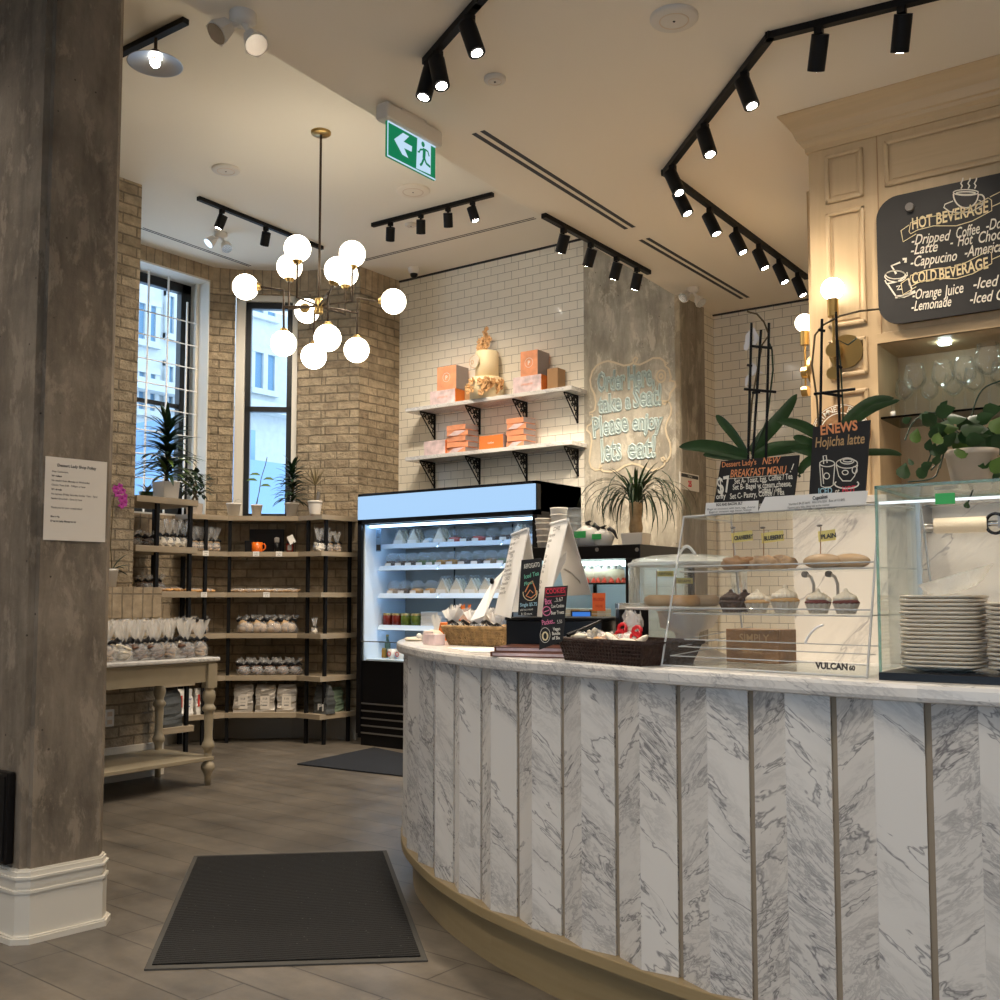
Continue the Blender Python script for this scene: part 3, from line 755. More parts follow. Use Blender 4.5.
def jar(mat, r=.035, h=.085):
    o = thing('preserve_jar', '', 'jar')
    MB().lathe([(0, 0), (r, 0), (r, h * .8), (r * .85, h * .86)], (0, r, 0), 16).build('jar_body', mat, o)
    MB().lathe([(r * .92, h * .84), (r * .92, h), (0, h)], (0, r, 0), 16).build('lid', 'lid_gold', o)
    return o
W1 = wedge(); T1 = tub('choc'); T2 = tub('leaf_light'); T3 = tub('jar_amber'); T4 = tub('cookie'); T5 = tub('fridge_white'); T6 = tub('strawberry')
J1, J2, J3 = jar('jar_red'), jar('jar_green'), jar('jar_amber')
first = {}
def put(proto, loc, label, group, rz=0, sc=1):
    loc = Vector(loc)
    if proto.name not in first:
        first[proto.name] = 1; proto.location = loc; proto.rotation_euler = (0, 0, rz); proto['label'] = label; proto['group'] = group; proto.scale = (sc,) * 3
        KIDS[proto.name] = [(c, kids(c)) for c in kids(proto)]
        return proto
    return dup(proto, loc, rz, label, group, sc)
def fpos(px, si, y=None): # a point on shelf si (item front) seen at image column px
    Y = fy0 + ys + (.03 if y is None else y)
    p = onY(px, 560, Y); return (p.x, Y, (SZ + [zl + .012])[si])
rows = {
 0: [(398, W1), (412, W1), (426, T5), (438, W1), (451, T6), (463, T1), (475, T6), (489, T1), (503, T1), (517, W1), (528, T5)],
 1: [(388, T1), (398, T1), (408, T1), (419, T2), (429, T2), (438, T3), (449, T3), (461, T1), (474, T1), (487, T4), (500, T2)],
 2: [(390, T4), (401, T1), (413, T3), (427, T3), (441, W1), (455, W1), (470, W1), (484, W1), (496, W1)],
 3: [(385, J1), (394, J1), (403, J2), (413, J2)],
}
nm = {id(W1): ('triangular sandwich pack', 'sandwich packs in the refrigerator'), id(T1): ('domed dark dessert tub', 'dark dessert tubs in the refrigerator'), id(T2): ('small domed tub of green salad', 'green salad tubs in the refrigerator'), id(T3): ('domed amber tub', 'amber tubs in the refrigerator'), id(T4): ('domed brown tub', 'brown tubs in the refrigerator'), id(T5): ('small domed tub of white cream', 'white tubs in the refrigerator'), id(T6): ('domed pinkish dessert tub', 'red tubs in the refrigerator'),
 id(J1): ('dark red preserve jar', 'jars in the refrigerator'), id(J2): ('green preserve jar', 'jars in the refrigerator')}
for si, lst in rows.items():
    for k, (px, pr) in enumerate(lst):
        lb, gr = nm[id(pr)]
        put(pr, fpos(px, si), f'{lb}, {ORD[k]} from left, {SHN[si]} refrigerator shelf', gr, 0, 1.5 if pr in (W1,) else 1.3)
for p in (J3,):
    put(p, fpos(381, 4, .05), 'small jar of amber preserve on the refrigerator floor', 'jars in the refrigerator')
for k in range(4):
    tx = MB(); tx.box((-.09, 0, 0), (.09, .13, .03)); 
    o = tx.build('cake_box', 'plastic_white', None, bevel=.004); p = fpos(421 + 1, 3); o.location = (p[0] + .07, p[1] + .01, p[2] + .032 * k)
    tag(o, f'flat white food tray, {ORD[k]} from the bottom on the fourth refrigerator shelf', 'tray', 'stacked trays in the refrigerator')
for k, px in enumerate((390, 398)):
    o = thing('yogurt_cup', f'white cup with red mark, {ORD[k]} from the left on the refrigerator floor', 'cup', fpos(px, 4, -.06), 0, 'white cups on the refrigerator floor')
    MB().lathe([(0, 0), (.032, 0), (.042, .085), (0, .087)], (0, .04, 0), 14).build('cup_body', 'plastic_white', o)
    mb = MB(); stroke(mb, ell(0, .045, .018, .018), .008, -.004); mb.build('print', 'red_print', o)
for k, px in enumerate((375, 379, 384)):
    p = fpos(px + 4, 4, .12)
    o = thing('drink_bottle', f'slim pale green bottle, {ORD[k]} from left on the refrigerator floor', 'bottle', p, 0, 'bottles on the refrigerator floor')
    MB().lathe([(0, 0), (.028, 0), (.028, .12), (.011, .16), (.011, .19)], (0, 0, 0), 14).build('bottle_body', 'sage', o)
    MB().lathe([(.013, .185), (.013, .20), (0, .20)], (0, 0, 0), 10).build('cap', 'lid_gold', o)
o = thing('shelf_card', 'narrow printed card hanging at the left end of the top refrigerator shelf', 'sign', onY(378.5, 540, fy0 + .12))
MB().box((-.03, 0, -.10), (.03, .003, .10)).build('card', 'facade_blue', o)
mb = MB()
for k in range(6): mb.box((-.022, -.001, .08 - k * .012), (.02 - .004 * (k % 3), 0, .084 - k * .012))
mb.box((-.024, -.001, -.09), (.024, 0, -.04)); mb.build('print', 'ink', o)

# ---------------------------------------------------------------- glass pastry case behind the counter
dy = 5.55
pl, pr_ = onY(533, 546, dy), onY(640, 544, dy); zt = pr_.z
t = thing('pastry_case', 'black framed glass cake case with a flat top, in front of the concrete column', 'display case', (pl.x, dy, 0))
w = pr_.x - pl.x; d = .75; th = .085
mb = MB(); mb.box((0, 0, zt - th), (w, d, zt)); mb.build('top', 'black_gloss', t, bevel=.004)
mb = MB(); mb.box((w - .10, .0, .5), (w - .03, .05, zt - th)); mb.box((0, 0, .5), (.04, .05, zt - th)); mb.box((w - .05, d - .05, .5), (w, d, zt - th)); mb.box((0, d - .05, .5), (.05, d, zt - th)); mb.build('frame', 'black_metal', t)
mb = MB(); mb.box((0, 0, 0), (w, d, .82)); mb.build('base', 'black_gloss', t)
MB().box((.04, .01, .82), (w - .09, .015, zt - th)).build('front_glass', 'case_glass', t)
MB().box((w - .012, .06, .82), (w - .006, d - .05, zt - th)).build('side_glass', 'case_glass', t)
mb = MB(); mb.box((.03, d - .03, .82), (w - .05, d - .02, zt - th)); mb.box((.02, .02, .82), (.03, d - .02, zt - th)); mb.build('back_panel', 'fridge_white', t)
for yy_ in (.05, .45): MB().box((.05, yy_, zt - th - .03), (w - .06, yy_ + .03, zt - th - .012)).build('light_tube', 'case_tube', t)
mb = MB()
for k, px in enumerate((597, 637)):
    p = onY(px, 548, dy - .002); mb.cyl((p.x - pl.x, .002, p.z - .01), (p.x - pl.x, -.006, p.z - .01), .012)
mb.build('bolt', 'steel', t)
dz = [onY(600, y_, dy + .1).z for y_ in (584, 619, 645)]
for z in dz: MB().box((.05, .08, z - .012), (w - .06, d - .06, z)).build('glass_shelf', 'case_glass', t)
def at_case(px, k): p = onY(px, 590, dy + .2); return (p.x, dy + .2, dz[k])
def straw_cake(loc, label, r=.10):
    o = thing('layer_cake', label, 'cake', loc, 0, 'strawberry cakes in the pastry case')
    MB().lathe([(0, 0), (r * 1.1, 0), (r * 1.1, .006), (0, .006)], (0, 0, 0), 24).build('cake_board', 'black_metal', o)
    MB().lathe([(0, .006), (r, .006), (r, .085), (r * .95, .095), (0, .1)], (0, 0, 0), 24).build('cream', 'cream', o)
    mb = MB()
    for k in range(14):
        a = 2 * pi * k / 14; mb.lathe([(.018, 0), (.012, .02), (0, .035)], (r * 1.02 * cos(a), r * 1.02 * sin(a), .008), 8)
    mb.build('strawberry', 'strawberry', o)['kind'] = 'stuff'
    mb = MB()
    for k in range(9):
        a = 2 * pi * k / 9; mb.lathe([(.022, 0), (.014, .018), (0, .032)], (r * .72 * cos(a), r * .72 * sin(a), .094), 8)
    mb.build('cream_rosette', 'ice_white', o)['kind'] = 'stuff'
straw_cake(at_case(592, 0), 'cream cake ringed with strawberries in the cake case, left one')
straw_cake(at_case(609, 0), 'cream cake ringed with strawberries in the cake case, right one')
for k, px in enumerate((577, 586, 595, 604, 612)):
    p = at_case(px, 1); o = thing('slice_of_cake', f'pale layered cake slice, {ORD[k]} from the left in the cake case', 'cake', (p[0], p[1] - .1, p[2]), .2, 'cake slices in the cake case')
    MB().box((-.028, -.05, 0), (.028, .05, .03)).box((-.028, -.05, .034), (.028, .05, .058)).build('sponge', 'vanilla_cake' if k % 2 else 'cream', o)
    MB().box((-.029, -.051, .029), (.029, .051, .035)).box((-.029, -.051, .057), (.029, .051, .066)).build('icing', 'ice_white', o, bevel=.003)
for k, px in enumerate((598, 608, 614)):
    p = at_case(px, 2); o = MB().sphere((0, 0, .03), .036, jit=.1, seed=k, scale=(1, 1, .9)).build('chocolate_mousse', 'choc'); o.location = p
    tag(o, f'round dark dessert, {ORD[k]} from left, lower shelf of the cake case', 'dessert', 'dark desserts in the cake case')
p = onY(600, 601, dy - .005); p0 = onY(592, 593, dy); p1 = onY(605, 611, dy)
o = thing('orange_sticker', 'bright orange notice stuck on the front glass of the cake case', 'sign', ((p0.x + p1.x) / 2, dy + .004, (p0.z + p1.z) / 2))
hw, hh = (p1.x - p0.x) / 2, (p0.z - p1.z) / 2
MB().box((-hw, 0, -hh), (hw, .002, hh)).build('sheet', 'sticker_orange', o)
mb = MB(); text(mb, 'PRE-ORDER', hh * .5, -hw * .85, .006, -.001, bold=.0005, to=(hw * .85, .006)); text(mb, 'ONLINE', hh * .42, -hw * .6, -hh * .6, -.001, to=(hw * .6, -hh * .6)); mb.build('print', 'red_print', o)
# things on top of the case
CZ = zt
def goose(px, label, sc):
    p = onY(px, 545, dy + .25)
    o = thing('gift_bag', label, 'bag', (p.x, dy + .25, CZ), .1, 'bagged mooncakes on the cake case')
    MB().sphere((0, 0, .055 * sc), .075 * sc, 14, 9, (1, .7, .8), jit=.15, seed=px, squash=-.055 * sc).build('white_bag', 'plastic_white', o)
    MB().box((-.052 * sc, -.056 * sc, .05 * sc), (.012 * sc, -.05 * sc, .085 * sc)).build('green_label', 'green_label', o)
    mb = MB(); mb.strip([(.02, 0, .1 * sc), (.05, -.01, .12 * sc), (.085, -.02, .1 * sc), (.11, -.02, .05 * sc)], [.012, .016, .012, .004], side=(0, .3, 1)); mb.strip([(.02, 0, .1 * sc), (.0, -.01, .13 * sc), (.03, -.02, .14 * sc)], [.01, .016, .01], side=(1, 0, .3)); mb.build('ribbon', 'ribbon_black', o, solid=.002)
goose(588, 'white bag with green label on the cake case, beside the cups', 1.25)
goose(603, 'white bag with green label on the cake case, nearer the palm', 1.0)
def cupstack(px, ytop, ybot, label, mat, dx=15, lid=False):
    Y = dy + .2; p = onY(px, ybot, Y); q = onY(px, ytop, Y); r = (onY(px + dx / 2, ytop, Y) - q).length; h = q.z - CZ
    o = thing('paper_cup_stack', label, 'cups', (p.x, Y, CZ), 0, 'paper cups on the cake case')
    n = 5; mb = MB(); mb.lathe([(0, 0), (r * .66, 0), (r * .96, h - .012), (r, h - .01), (r, h), (r * .9, h)], (0, 0, 0), 20); mb.build('cup', mat, o)
    for k in range(1, n):
        MB().lathe([(r * (.66 + .3 * k / n) + .003, h * k / n), (r * (.66 + .3 * k / n) + .006, h * k / n + .006), (r * (.66 + .3 * k / n) + .003, h * k / n + .01)], (0, 0, 0), 20).build('cup_rim', mat, o)
cupstack(544, 518.5, 546, 'stack of paper cups on the cake case, nearest the refrigerator', 'paper_warm', 15)
cupstack(559, 508, 546, 'tall stack of white paper cups on the cake case, in the middle', 'paper', 15)
cupstack(575, 508.5, 546, 'stack of clear plastic lids and cups on the cake case, at the right', 'plastic_pack', 15)
# ---------------------------------------------------------------- shelving in the bay
FP = [Vector(p) for p in ((-7.31, 5.63), (-7.24, 5.97), (-6.76, 6.35), (-6.46, 6.34), (-6.44, 6.76))]
BP = [(-6.487, 6.788), (-6.81, 6.655), (-7.045, 6.56), (-7.46, 6.19), (-7.57, 6.03), (-7.57, 5.66)]
SHZ = [1.97, 1.655, 1.30, .945, .58, .26]
def onseg(px, inward=0.0):
    d = ray(px, 600); d2 = Vector((d.x, d.y)); best = None
    for i in range(len(FP) - 1):
        a, b = FP[i], FP[i + 1]; e = b - a; den = d2.x * -e.y + e.x * d2.y
        if abs(den) < 1e-9: continue
        tt = (a.x * -e.y + e.x * a.y) / den; s_ = (d2.x * a.y - d2.y * a.x) / den
        if -.001 <= s_ <= 1.001 and (best is None or tt < best[0]): best = (tt, e)
    tt, e = best; n = Vector((-e.y, e.x)).normalized()
    if n.dot(d2) < 0: n = -n
    p = d2 * tt + n * inward; return p, atan2(e.y, e.x)
cu = thing('corner_shelving_unit', 'curved corner shelving unit with pale wood shelves on black posts, below the narrow window', 'shelving', (FP[1].x, FP[1].y, 0))
def rel(p, o): return (p[0] - o.location.x, p[1] - o.location.y)
for z in SHZ:
    MB().prism([rel(p, cu) for p in [tuple(q) for q in FP] + BP], z - .042, z).build('shelf', 'shelf_wood', cu, bevel=.003)
for px in (206.5, 228, 304.5, 328, 352):
    p, a = onseg(px, .035); q = rel(p, cu)
    for i, z in enumerate(SHZ):
        pass
    MB().cbox((q[0], q[1], (SHZ[0] - .04) / 2), (.026, .026, SHZ[0] - .04), a).build('post', 'black_metal', cu)
for p in ((-7.52, 5.72),):
    q = rel(p, cu); MB().cbox((q[0], q[1], (SHZ[0] - .04) / 2), (.03, .03, SHZ[0] - .04)).build('post', 'black_metal', cu)
LX0, LX1, LY0, LY1 = -7.47, -6.93, 4.83, 5.41
LZ = [2.045, 1.66, 1.305, .60, .235]
lu = thing('shelving_unit', 'straight shelving unit with pale wood shelves and black posts, by the brick pier', 'shelving', (LX1, LY0, 0))
for z in LZ:
    MB().box((LX0 - LX1, 0, z - .05), (0, LY1 - LY0, z)).build('shelf', 'shelf_wood', lu, bevel=.003)
for (x, y) in ((-6.955, 5.035), (-6.955, 5.35), (-7.44, 4.88), (-7.44, 5.36)):
    MB().cbox((x - LX1, y - LY0, 1.0), (.028, .028, 1.99)).build('post', 'black_metal', lu)
# price cards on the shelf edges
def card(px, zi, label, w=.055):
    p, a = onseg(px, -.006); z = SHZ[zi]
    o = thing('price_card', label, 'price tag', (p.x, p.y, z - .02), a, 'price cards on the shelving')
    MB().box((-w / 2, -.001, -.022), (w / 2, .001, .022)).build('card', 'paper', o)
    mb = MB(); text(mb, 'Cookies', .012, 0, .004, -.0016, align='CENTER'); text(mb, '$6.50', .012, 0, -.014, -.0016, align='CENTER'); mb.build('print', 'ink', o)
card(204.5, 1, 'small white price card on the second shelf edge, under the clear cookie bags')
card(255.5, 1, 'small white price card on the shelf edge under the orange mug')
card(278.5, 1, 'small white price card on the shelf edge right of the orange mug')
card(203.5, 2, 'small white price card on the third shelf edge, left one')
card(266.5, 2, 'small white price card on the third shelf edge, right one')

# ---------------------------------------------------------------- bags of biscuits
def fan(mb, z0, z1, r0, r1, seed, seg=18, c=(0, 0)):
    rows_ = 5; vs = []
    for j in range(rows_ + 1):
        f = j / rows_
        for k in range(seg):
            a = 2 * pi * k / seg; rr = (r0 + (r1 - r0) * f ** .8) * (1 + .35 * f * sin(k * 2.7 + seed) + .2 * f * sin(k * 4.1 + seed * 2))
            vs.append((c[0] + rr * cos(a), c[1] + rr * .55 * sin(a), z0 + (z1 - z0) * f + .02 * f * sin(k * 1.9 + seed)))
    mb.add(vs, [(j * seg + k, j * seg + (k + 1) % seg, (j + 1) * seg + (k + 1) % seg, (j + 1) * seg + k) for j in range(rows_) for k in range(seg)], False)
def bag(name, cat, mat, r=.055, h=.11, top=.13, wrap='cellophane', seed=1, disc=True, ribbon='ribbon_black', round_=False):
    o = thing(name, '', cat)
    mb = MB()
    rnd = random.Random(seed)
    if disc:
        for k in range(9):
            a = rnd.random() * 6.3; rr = r * .45 * rnd.random()
            m_ = Matrix.Translation((rr * cos(a), rr * sin(a), .016 + h * .75 * k / 9)) @ Matrix.Rotation(rnd.uniform(-.5, .5), 4, 'X') @ Matrix.Rotation(rnd.uniform(-.5, .5), 4, 'Y')
            mb.lathe([(0, -.007), (r * .6, -.006), (r * .66, 0), (r * .55, .007), (0, .009)], seg=12, mat=m_)
    else:
        for k in range(7):
            a = rnd.random() * 6.3; mb.sphere((r * .4 * cos(a), r * .4 * sin(a), .028 + h * .6 * k / 7), r * .5, 8, 6, jit=.2, seed=k + seed)
    mb.build('biscuits', mat, o)
    mb = MB(); mb.lathe([(r * .7, 0), (r, .012), (r * 1.05, h * .5), (r * .8, h * .85), (r * .22, h)], seg=12)
    mb.v = [(x * (1 + .12 * noise.noise(Vector((x * 30, y * 30, z * 30 + seed)))), y * (1 + .12 * noise.noise(Vector((x * 30, y * 30 + 5, z * 30)))), z) for x, y, z in mb.v]
    mb.build('wrapper', 'cellophane_clear', o)
    mb = MB(); mb.lathe([(r * .27, h - .007), (r * .3, h), (r * .27, h + .007)], seg=10)
    for sgn in (-1, 1):
        mb.strip([(0, -r * .25, h), (sgn * r * .5, -r * .4, h + .018), (sgn * r * .95, -r * .5, h + .002)], [.006, .014, .008], side=(0, 0, 1))
        mb.strip([(0, -r * .25, h), (sgn * r * .4, -r * .45, h - .012), (sgn * r * .6, -r * .55, h - .032)], [.006, .007, .006], side=(1, 0, 0))
    mb.build('ribbon', ribbon, o, solid=.0015)
    if top:
        mb = MB(); fan(mb, h, h + top, r * .22, r * .95, seed); mb.build('wrapper_top', wrap, o)
    return o
BG = [bag('biscuit_bag', 'biscuits', 'cookie', seed=1), bag('biscuit_bag', 'biscuits', 'cookie_dark', seed=2), bag('biscuit_bag', 'biscuits', 'cream', seed=3)]
BN = ['golden', 'dark chocolate', 'pale']
TZ = .855
front_t = [0, 0, 1, 1, 0, 1, 2, 2]
for k in range(8):
    y = 4.57 - .118 * k; kk = [0, 1, 0, 1, 1, 2, 0, 2][k]
    put(BG[kk], (-5.815 + .012 * (k % 2), y, TZ), f'bag of {BN[kk]} biscuits, front row on the side table, {ORD[k]} from right', 'bagged biscuits on the side table', pi / 2 + .3 * (k % 3 - 1))
for k in range(7):
    y = 4.56 - .125 * k; kk = [2, 0, 2, 1, 2, 0, 2][k]
    put(BG[kk], (-5.98 - .01 * (k % 2), y, TZ), f'bag of {BN[kk]} biscuits, middle row on the side table, {ORD[k]} from right', 'bagged biscuits on the side table', pi / 2 + .4 * (k % 3 - 1), 1.04)
for k in range(7):
    y = 4.55 - .125 * k; kk = [0, 2, 2, 0, 2, 2, 2][k]
    put(BG[kk], (-6.15 - .01 * (k % 2), y, TZ), f'bag of {BN[kk]} biscuits, rear row on the side table, {ORD[k]} from right', 'bagged biscuits on the side table', pi / 2 - .4 * (k % 3 - 1), 1.0)
CB = [bag('biscuit_bag', 'biscuits', 'cream', r=.05, h=.085, top=.13, wrap='cellophane_clear', seed=5), bag('biscuit_bag', 'biscuits', 'cookie', r=.05, h=.085, top=.12, wrap='cellophane_clear', seed=6), None, bag('biscuit_bag', 'biscuits', 'cookie_dark', r=.06, h=.075, top=.05, wrap='cellophane_clear', seed=9), bag('biscuit_bag', 'biscuits', 'bagel', r=.07, h=.085, top=.035, wrap='cellophane_clear', seed=11, disc=False)]
for k in range(4):
    p = onX(160 + 7.4 * k, 600, -7.03)
    put(CB[0], (-7.03, p.y, LZ[1]), f'tall cream biscuit bag, {ORD[k]} from left on the straight unit, second shelf', 'clear bags on the straight shelving unit', pi / 2)
for k in range(2):
    put(CB[3], (-7.2, 5.0 + .14 * k, LZ[1]), f'dark biscuit bag behind the pale ones, {ORD[k]} from the left, second shelf', 'dark bags on the straight shelving unit', 1)
for k in range(4):
    p, a = onseg(197 + 7.2 * k, .09)
    put(CB[1], (p.x, p.y, SHZ[1]), f'tall golden biscuit bag, {ORD[k]} from left on the corner unit, second shelf', 'clear bags at the left of the corner unit', a)
for k, px in enumerate((316, 325)):
    p, a = onseg(px, .09); put(CB[0], (p.x, p.y, SHZ[1]), f'short bag of cream biscuits beside the corner post, {ORD[k]} from the left', 'cream bags by the corner post', a, .9)
for k, px in enumerate((335, 343)):
    p, a = onseg(px, .09); put(CB[1], (p.x, p.y, SHZ[1]), f'short clear bag of golden biscuits by the refrigerator end, {ORD[k]} from the left', 'golden bags by the refrigerator', a, .85)
# third shelf
for k in range(3):
    p = onX(143 + 7 * k, 600, -7.15 + .02 * k); put(CB[3], (-7.15 + .02 * k, p.y, LZ[2]), f'dark biscuit bag, {ORD[k]} from left on the straight unit, third shelf', 'dark bags on the third shelf', .4)
def flat(name, label, loc, rz, mat, n, L_, grp):
    o = thing(name, label, 'biscuits', loc, rz, grp); rnd = random.Random(hash(label) % 999 if False else len(label))
    mb = MB()
    for k in range(n):
        m_ = Matrix.Translation((-L_ / 2 + L_ * (k + .5) / n, rnd.uniform(-.01, .01), .014)) @ Matrix.Rotation(rnd.uniform(-.5, .5), 4, 'Y')
        mb.lathe([(0, -.010), (.026, -.008), (.03, 0), (.024, .009), (0, .011)], seg=10, mat=m_)
    mb.build('biscuits', mat, o)
    mb = MB(); mb.sphere((0, 0, .018), L_ / 2 + .012, 14, 8, (1, .35, .22), jit=.12, seed=n, squash=-.018); mb.build('wrapper', 'cellophane_clear', o)
for k in range(2):
    p = onX(166 + 11 * k, 600, -7.0); flat('biscuit_pack', f'flat biscuit pack, {ORD[k]} from left on the straight unit, third shelf', (-7.02, p.y, LZ[2]), pi / 2, 'bread', 4, .13, 'flat packs on the straight unit')
for k in range(2):
    p, a = onseg(197 + 13 * k, .08); flat('biscuit_pack', f'flat clear pack of golden biscuits, {ORD[k]} from the left, beside the left price card', (p.x, p.y, SHZ[2]), a, 'bread', 4, .15, 'flat packs at the left of the corner unit')
for k in range(5):
    p, a = onseg(237 + 13.3 * k, .08); flat('biscuit_pack', f'thin flat pack of brown biscuits on the third shelf middle, {ORD[k]} from the left', (p.x, p.y, SHZ[2]), a, 'cookie', 4, .145, 'thin packs along the third shelf')
# fourth shelf
for k in range(2):
    p, a = onseg(193 + 12 * k, .1); put(CB[4], (p.x, p.y, SHZ[3]), f'bag of golden rolls, {ORD[k]} from left, fourth shelf end above the side table', 'roll bags behind the side table', a, 1.15)
for k in range(4):
    p, a = onseg(245 + 14 * k, .09); put(CB[4], (p.x, p.y, SHZ[3]), f'clear bag of golden rolls, {ORD[k]} from the left in the fourth shelf middle', 'roll bags in the middle of the fourth shelf', a, (1.0, .9, 1.15) if False else 1.2)
p, a = onseg(325, .13); put(CB[0], (p.x, p.y, SHZ[3]), 'small pale bag alone at the right end of the fourth shelf', 'pale bags on the fourth shelf', a, .6)
for k in range(5):
    p, a = onseg(243 + 13 * k, .09); put(CB[3], (p.x, p.y, SHZ[4]), f'clear bag of dark chocolate biscuits, {ORD[k]} from the left on the fifth shelf', 'dark bags on the fifth shelf', a, 1.1)
# mug, boxes and jars on the second shelf
p, a = onseg(255, .06)
o = thing('mug', 'bright orange mug on the second shelf of the corner unit', 'mug', (p.x, p.y, SHZ[1]), a)
MB().lathe([(0, 0), (.042, 0), (.046, .005), (.046, .085), (.042, .085), (.040, .01), (0, .01)], seg=24).build('mug_body', 'orange_ceramic', o)
mb = MB(); mb.tube([(.044, 0, .07), (.062, 0, .072), (.072, 0, .055), (.070, 0, .032), (.056, 0, .018), (.043, 0, .018)], .006, 8); mb.build('handle', 'orange_ceramic', o)
p, a = onseg(263.5, .15)
o = thing('gift_box', 'large flat black box standing upright behind the orange mug', 'box', (p.x, p.y, SHZ[1]), a)
MB().box((-.155, -.02, 0), (.145, .02, .20)).build('box_body', 'ceramic_dark', o, bevel=.003); MB().box((-.155, -.022, .17), (.145, .022, .205)).build('lid', 'ceramic_dark', o, bevel=.002)
p, a = onseg(246.5, .09)
o = thing('gift_box', 'small black box left of the orange mug', 'box', (p.x, p.y, SHZ[1]), a)
MB().box((-.035, -.03, 0), (.04, .03, .085)).build('box_body', 'ceramic_dark', o, bevel=.003); MB().box((-.037, -.032, .085), (.042, .032, .10)).build('lid', 'ceramic_dark', o, bevel=.002)
p, a = onseg(274.5, .07)
o = thing('tea_tin', 'dark round tin right of the orange mug', 'tin', (p.x, p.y, SHZ[1]), a)
MB().lathe([(0, 0), (.022, 0), (.022, .085), (0, .085)], seg=18).build('tin_body', 'black_gloss', o); MB().lathe([(.0235, .085), (.0235, .125), (.012, .13), (0, .13)], seg=18).build('lid', 'ink_grey', o)
p, a = onseg(288, .08)
o = thing('candle_jar', 'dark red candle jar with a black lid on the second shelf', 'jar', (p.x, p.y, SHZ[1]), a)
MB().lathe([(0, 0), (.034, 0), (.034, .075), (0, .075)], seg=18).build('jar_body', 'jar_red', o); MB().lathe([(.03, .075), (.03, .10), (0, .12)], seg=18).build('lid', 'black_gloss', o); MB().box((-.018, -.036, .015), (.018, -.0335, .06)).build('jar_label', 'ink_grey', o)
p, a = onseg(293, .03)
o = thing('tent_card', 'white folded card leaning above the dark red jar', 'sign', (p.x, p.y, SHZ[1]), a)
MB().box((-.028, -.001, 0), (.028, .001, .075), Matrix.Translation((-.01, 0, .075)) @ Matrix.Rotation(-.45, 4, 'Y')).build('card', 'paper', o); MB().box((-.01, -.002, 0), (-.004, .002, .09)).build('stick', 'black_metal', o)
# coffee bags on the bottom shelf
def coffee(name, label, loc, rz, mat, w, h, d, grp, lab=None, lp=(0, .12), lsz=(.035, .05), seed=0):
    o = thing(name, label, 'bag', loc, rz, grp)
    mb = MB(); n = 12; vs = []
    for j in range(n + 1):
        f = j / n; ww = w / 2 * (1 + .05 * sin(f * 9 + seed)) * (1 if f < .9 else .96); dd = d / 2 * (1 - f ** 2.2 * .85) + .003
        for sx_, sy_ in ((-1, -1), (-.4, -1.12), (.4, -1.12), (1, -1), (1, 1), (.4, 1.1), (-.4, 1.1), (-1, 1)):
            vs.append((sx_ * ww + .008 * noise.noise(Vector((sx_ * 3, f * 8, seed))), sy_ * dd + .022 * noise.noise(Vector((sx_ * 2.3 + seed, f * 6, sy_))) * (1 if f > .05 else 0), f * h))
    mb.add(vs, [(j * 8 + k, j * 8 + (k + 1) % 8, (j + 1) * 8 + (k + 1) % 8, (j + 1) * 8 + k) for j in range(n) for k in range(8)], False)
    mb.add(vs[-8:], [tuple(range(8))]); mb.add(vs[:8], [tuple(range(8))[::-1]])
    mb.build('bag_body', mat, o)
    if lab:
        m_ = MB(); m_.box((lp[0] - lsz[0], -d / 2 * 1.13 - .004, lp[1] - lsz[1]), (lp[0] + lsz[0], -d / 2 * 1.13 - .002, lp[1] + lsz[1])); l_ = m_.build('bag_label', lab[0], o)
        mb = MB(); yy = -d / 2 * 1.13 - .0045
        text(mb, lab[2], .022, lp[0], lp[1] + lsz[1] * .45, yy, align='CENTER', bold=.0005); text(mb, 'COFFEE', .014, lp[0], lp[1] - .005, yy, align='CENTER'); mb.box((lp[0] - .02, yy - .0003, lp[1] - .03), (lp[0] + .02, yy, lp[1] - .02))
        mb.build('bag_print', lab[1], l_)
    return o
for k, px in enumerate((243.5, 265.5, 287)):
    p, a = onseg(px, .10); coffee('coffee_bag', f'silvery cream coffee bag with printed label, {ORD[k]} from left, bottom shelf', (p.x, p.y, SHZ[5]), a, 'bag_foil', .165, .235, .09, 'silvery coffee bags on the bottom shelf', ('paper_warm', 'ink_grey', '5 LB'), (0, .085), (.04, .055), k)
for k, px in enumerate((191, 208)):
    p, a = onseg(px, .09); coffee('coffee_bag', f'white coffee bag with red stripe behind the table leg, {ORD[k]} from left', (p.x, p.y, SHZ[5]), a, 'paper', .13, .22, .08, 'white coffee bags behind the side table', ('paper', 'bag_blue_print', 'DECAF'), (.01, .10), (.03, .06), k + 4)
    o = [c for c in COL.objects if c.name.startswith('coffee_bag')][-1]
    MB().box((-.055, -.052, .07), (-.038, -.05, .17)).build('red_stripe', 'red_print', o)
p, a = onseg(315, .12)
coffee('coffee_bag', 'large dark grey bag with a small white label at the shelf corner', (p.x, p.y, SHZ[5]), a, 'bag_grey', .17, .24, .1, 'dark grey bags on the bottom shelf', ('paper', 'ink', 'LOT'), (.02, .055), (.035, .03), 9)
p, a = onseg(334, .10)
coffee('coffee_bag', 'dark grey bag standing between the corner post and the refrigerator, left one', (p.x, p.y, SHZ[5]), a, 'bag_grey', .12, .22, .09, 'dark grey bags on the bottom shelf', ('paper', 'ink', 'LOT'), (.03, .06), (.008, .03), 10)
p, a = onseg(345, .12)
coffee('coffee_bag', 'olive grey bag at the far right end of the bottom shelf', (p.x, p.y, SHZ[5]), a, 'sage', .15, .21, .08, 'dark grey bags on the bottom shelf', None, seed=12)
p = onX(170, 700, -7.02)
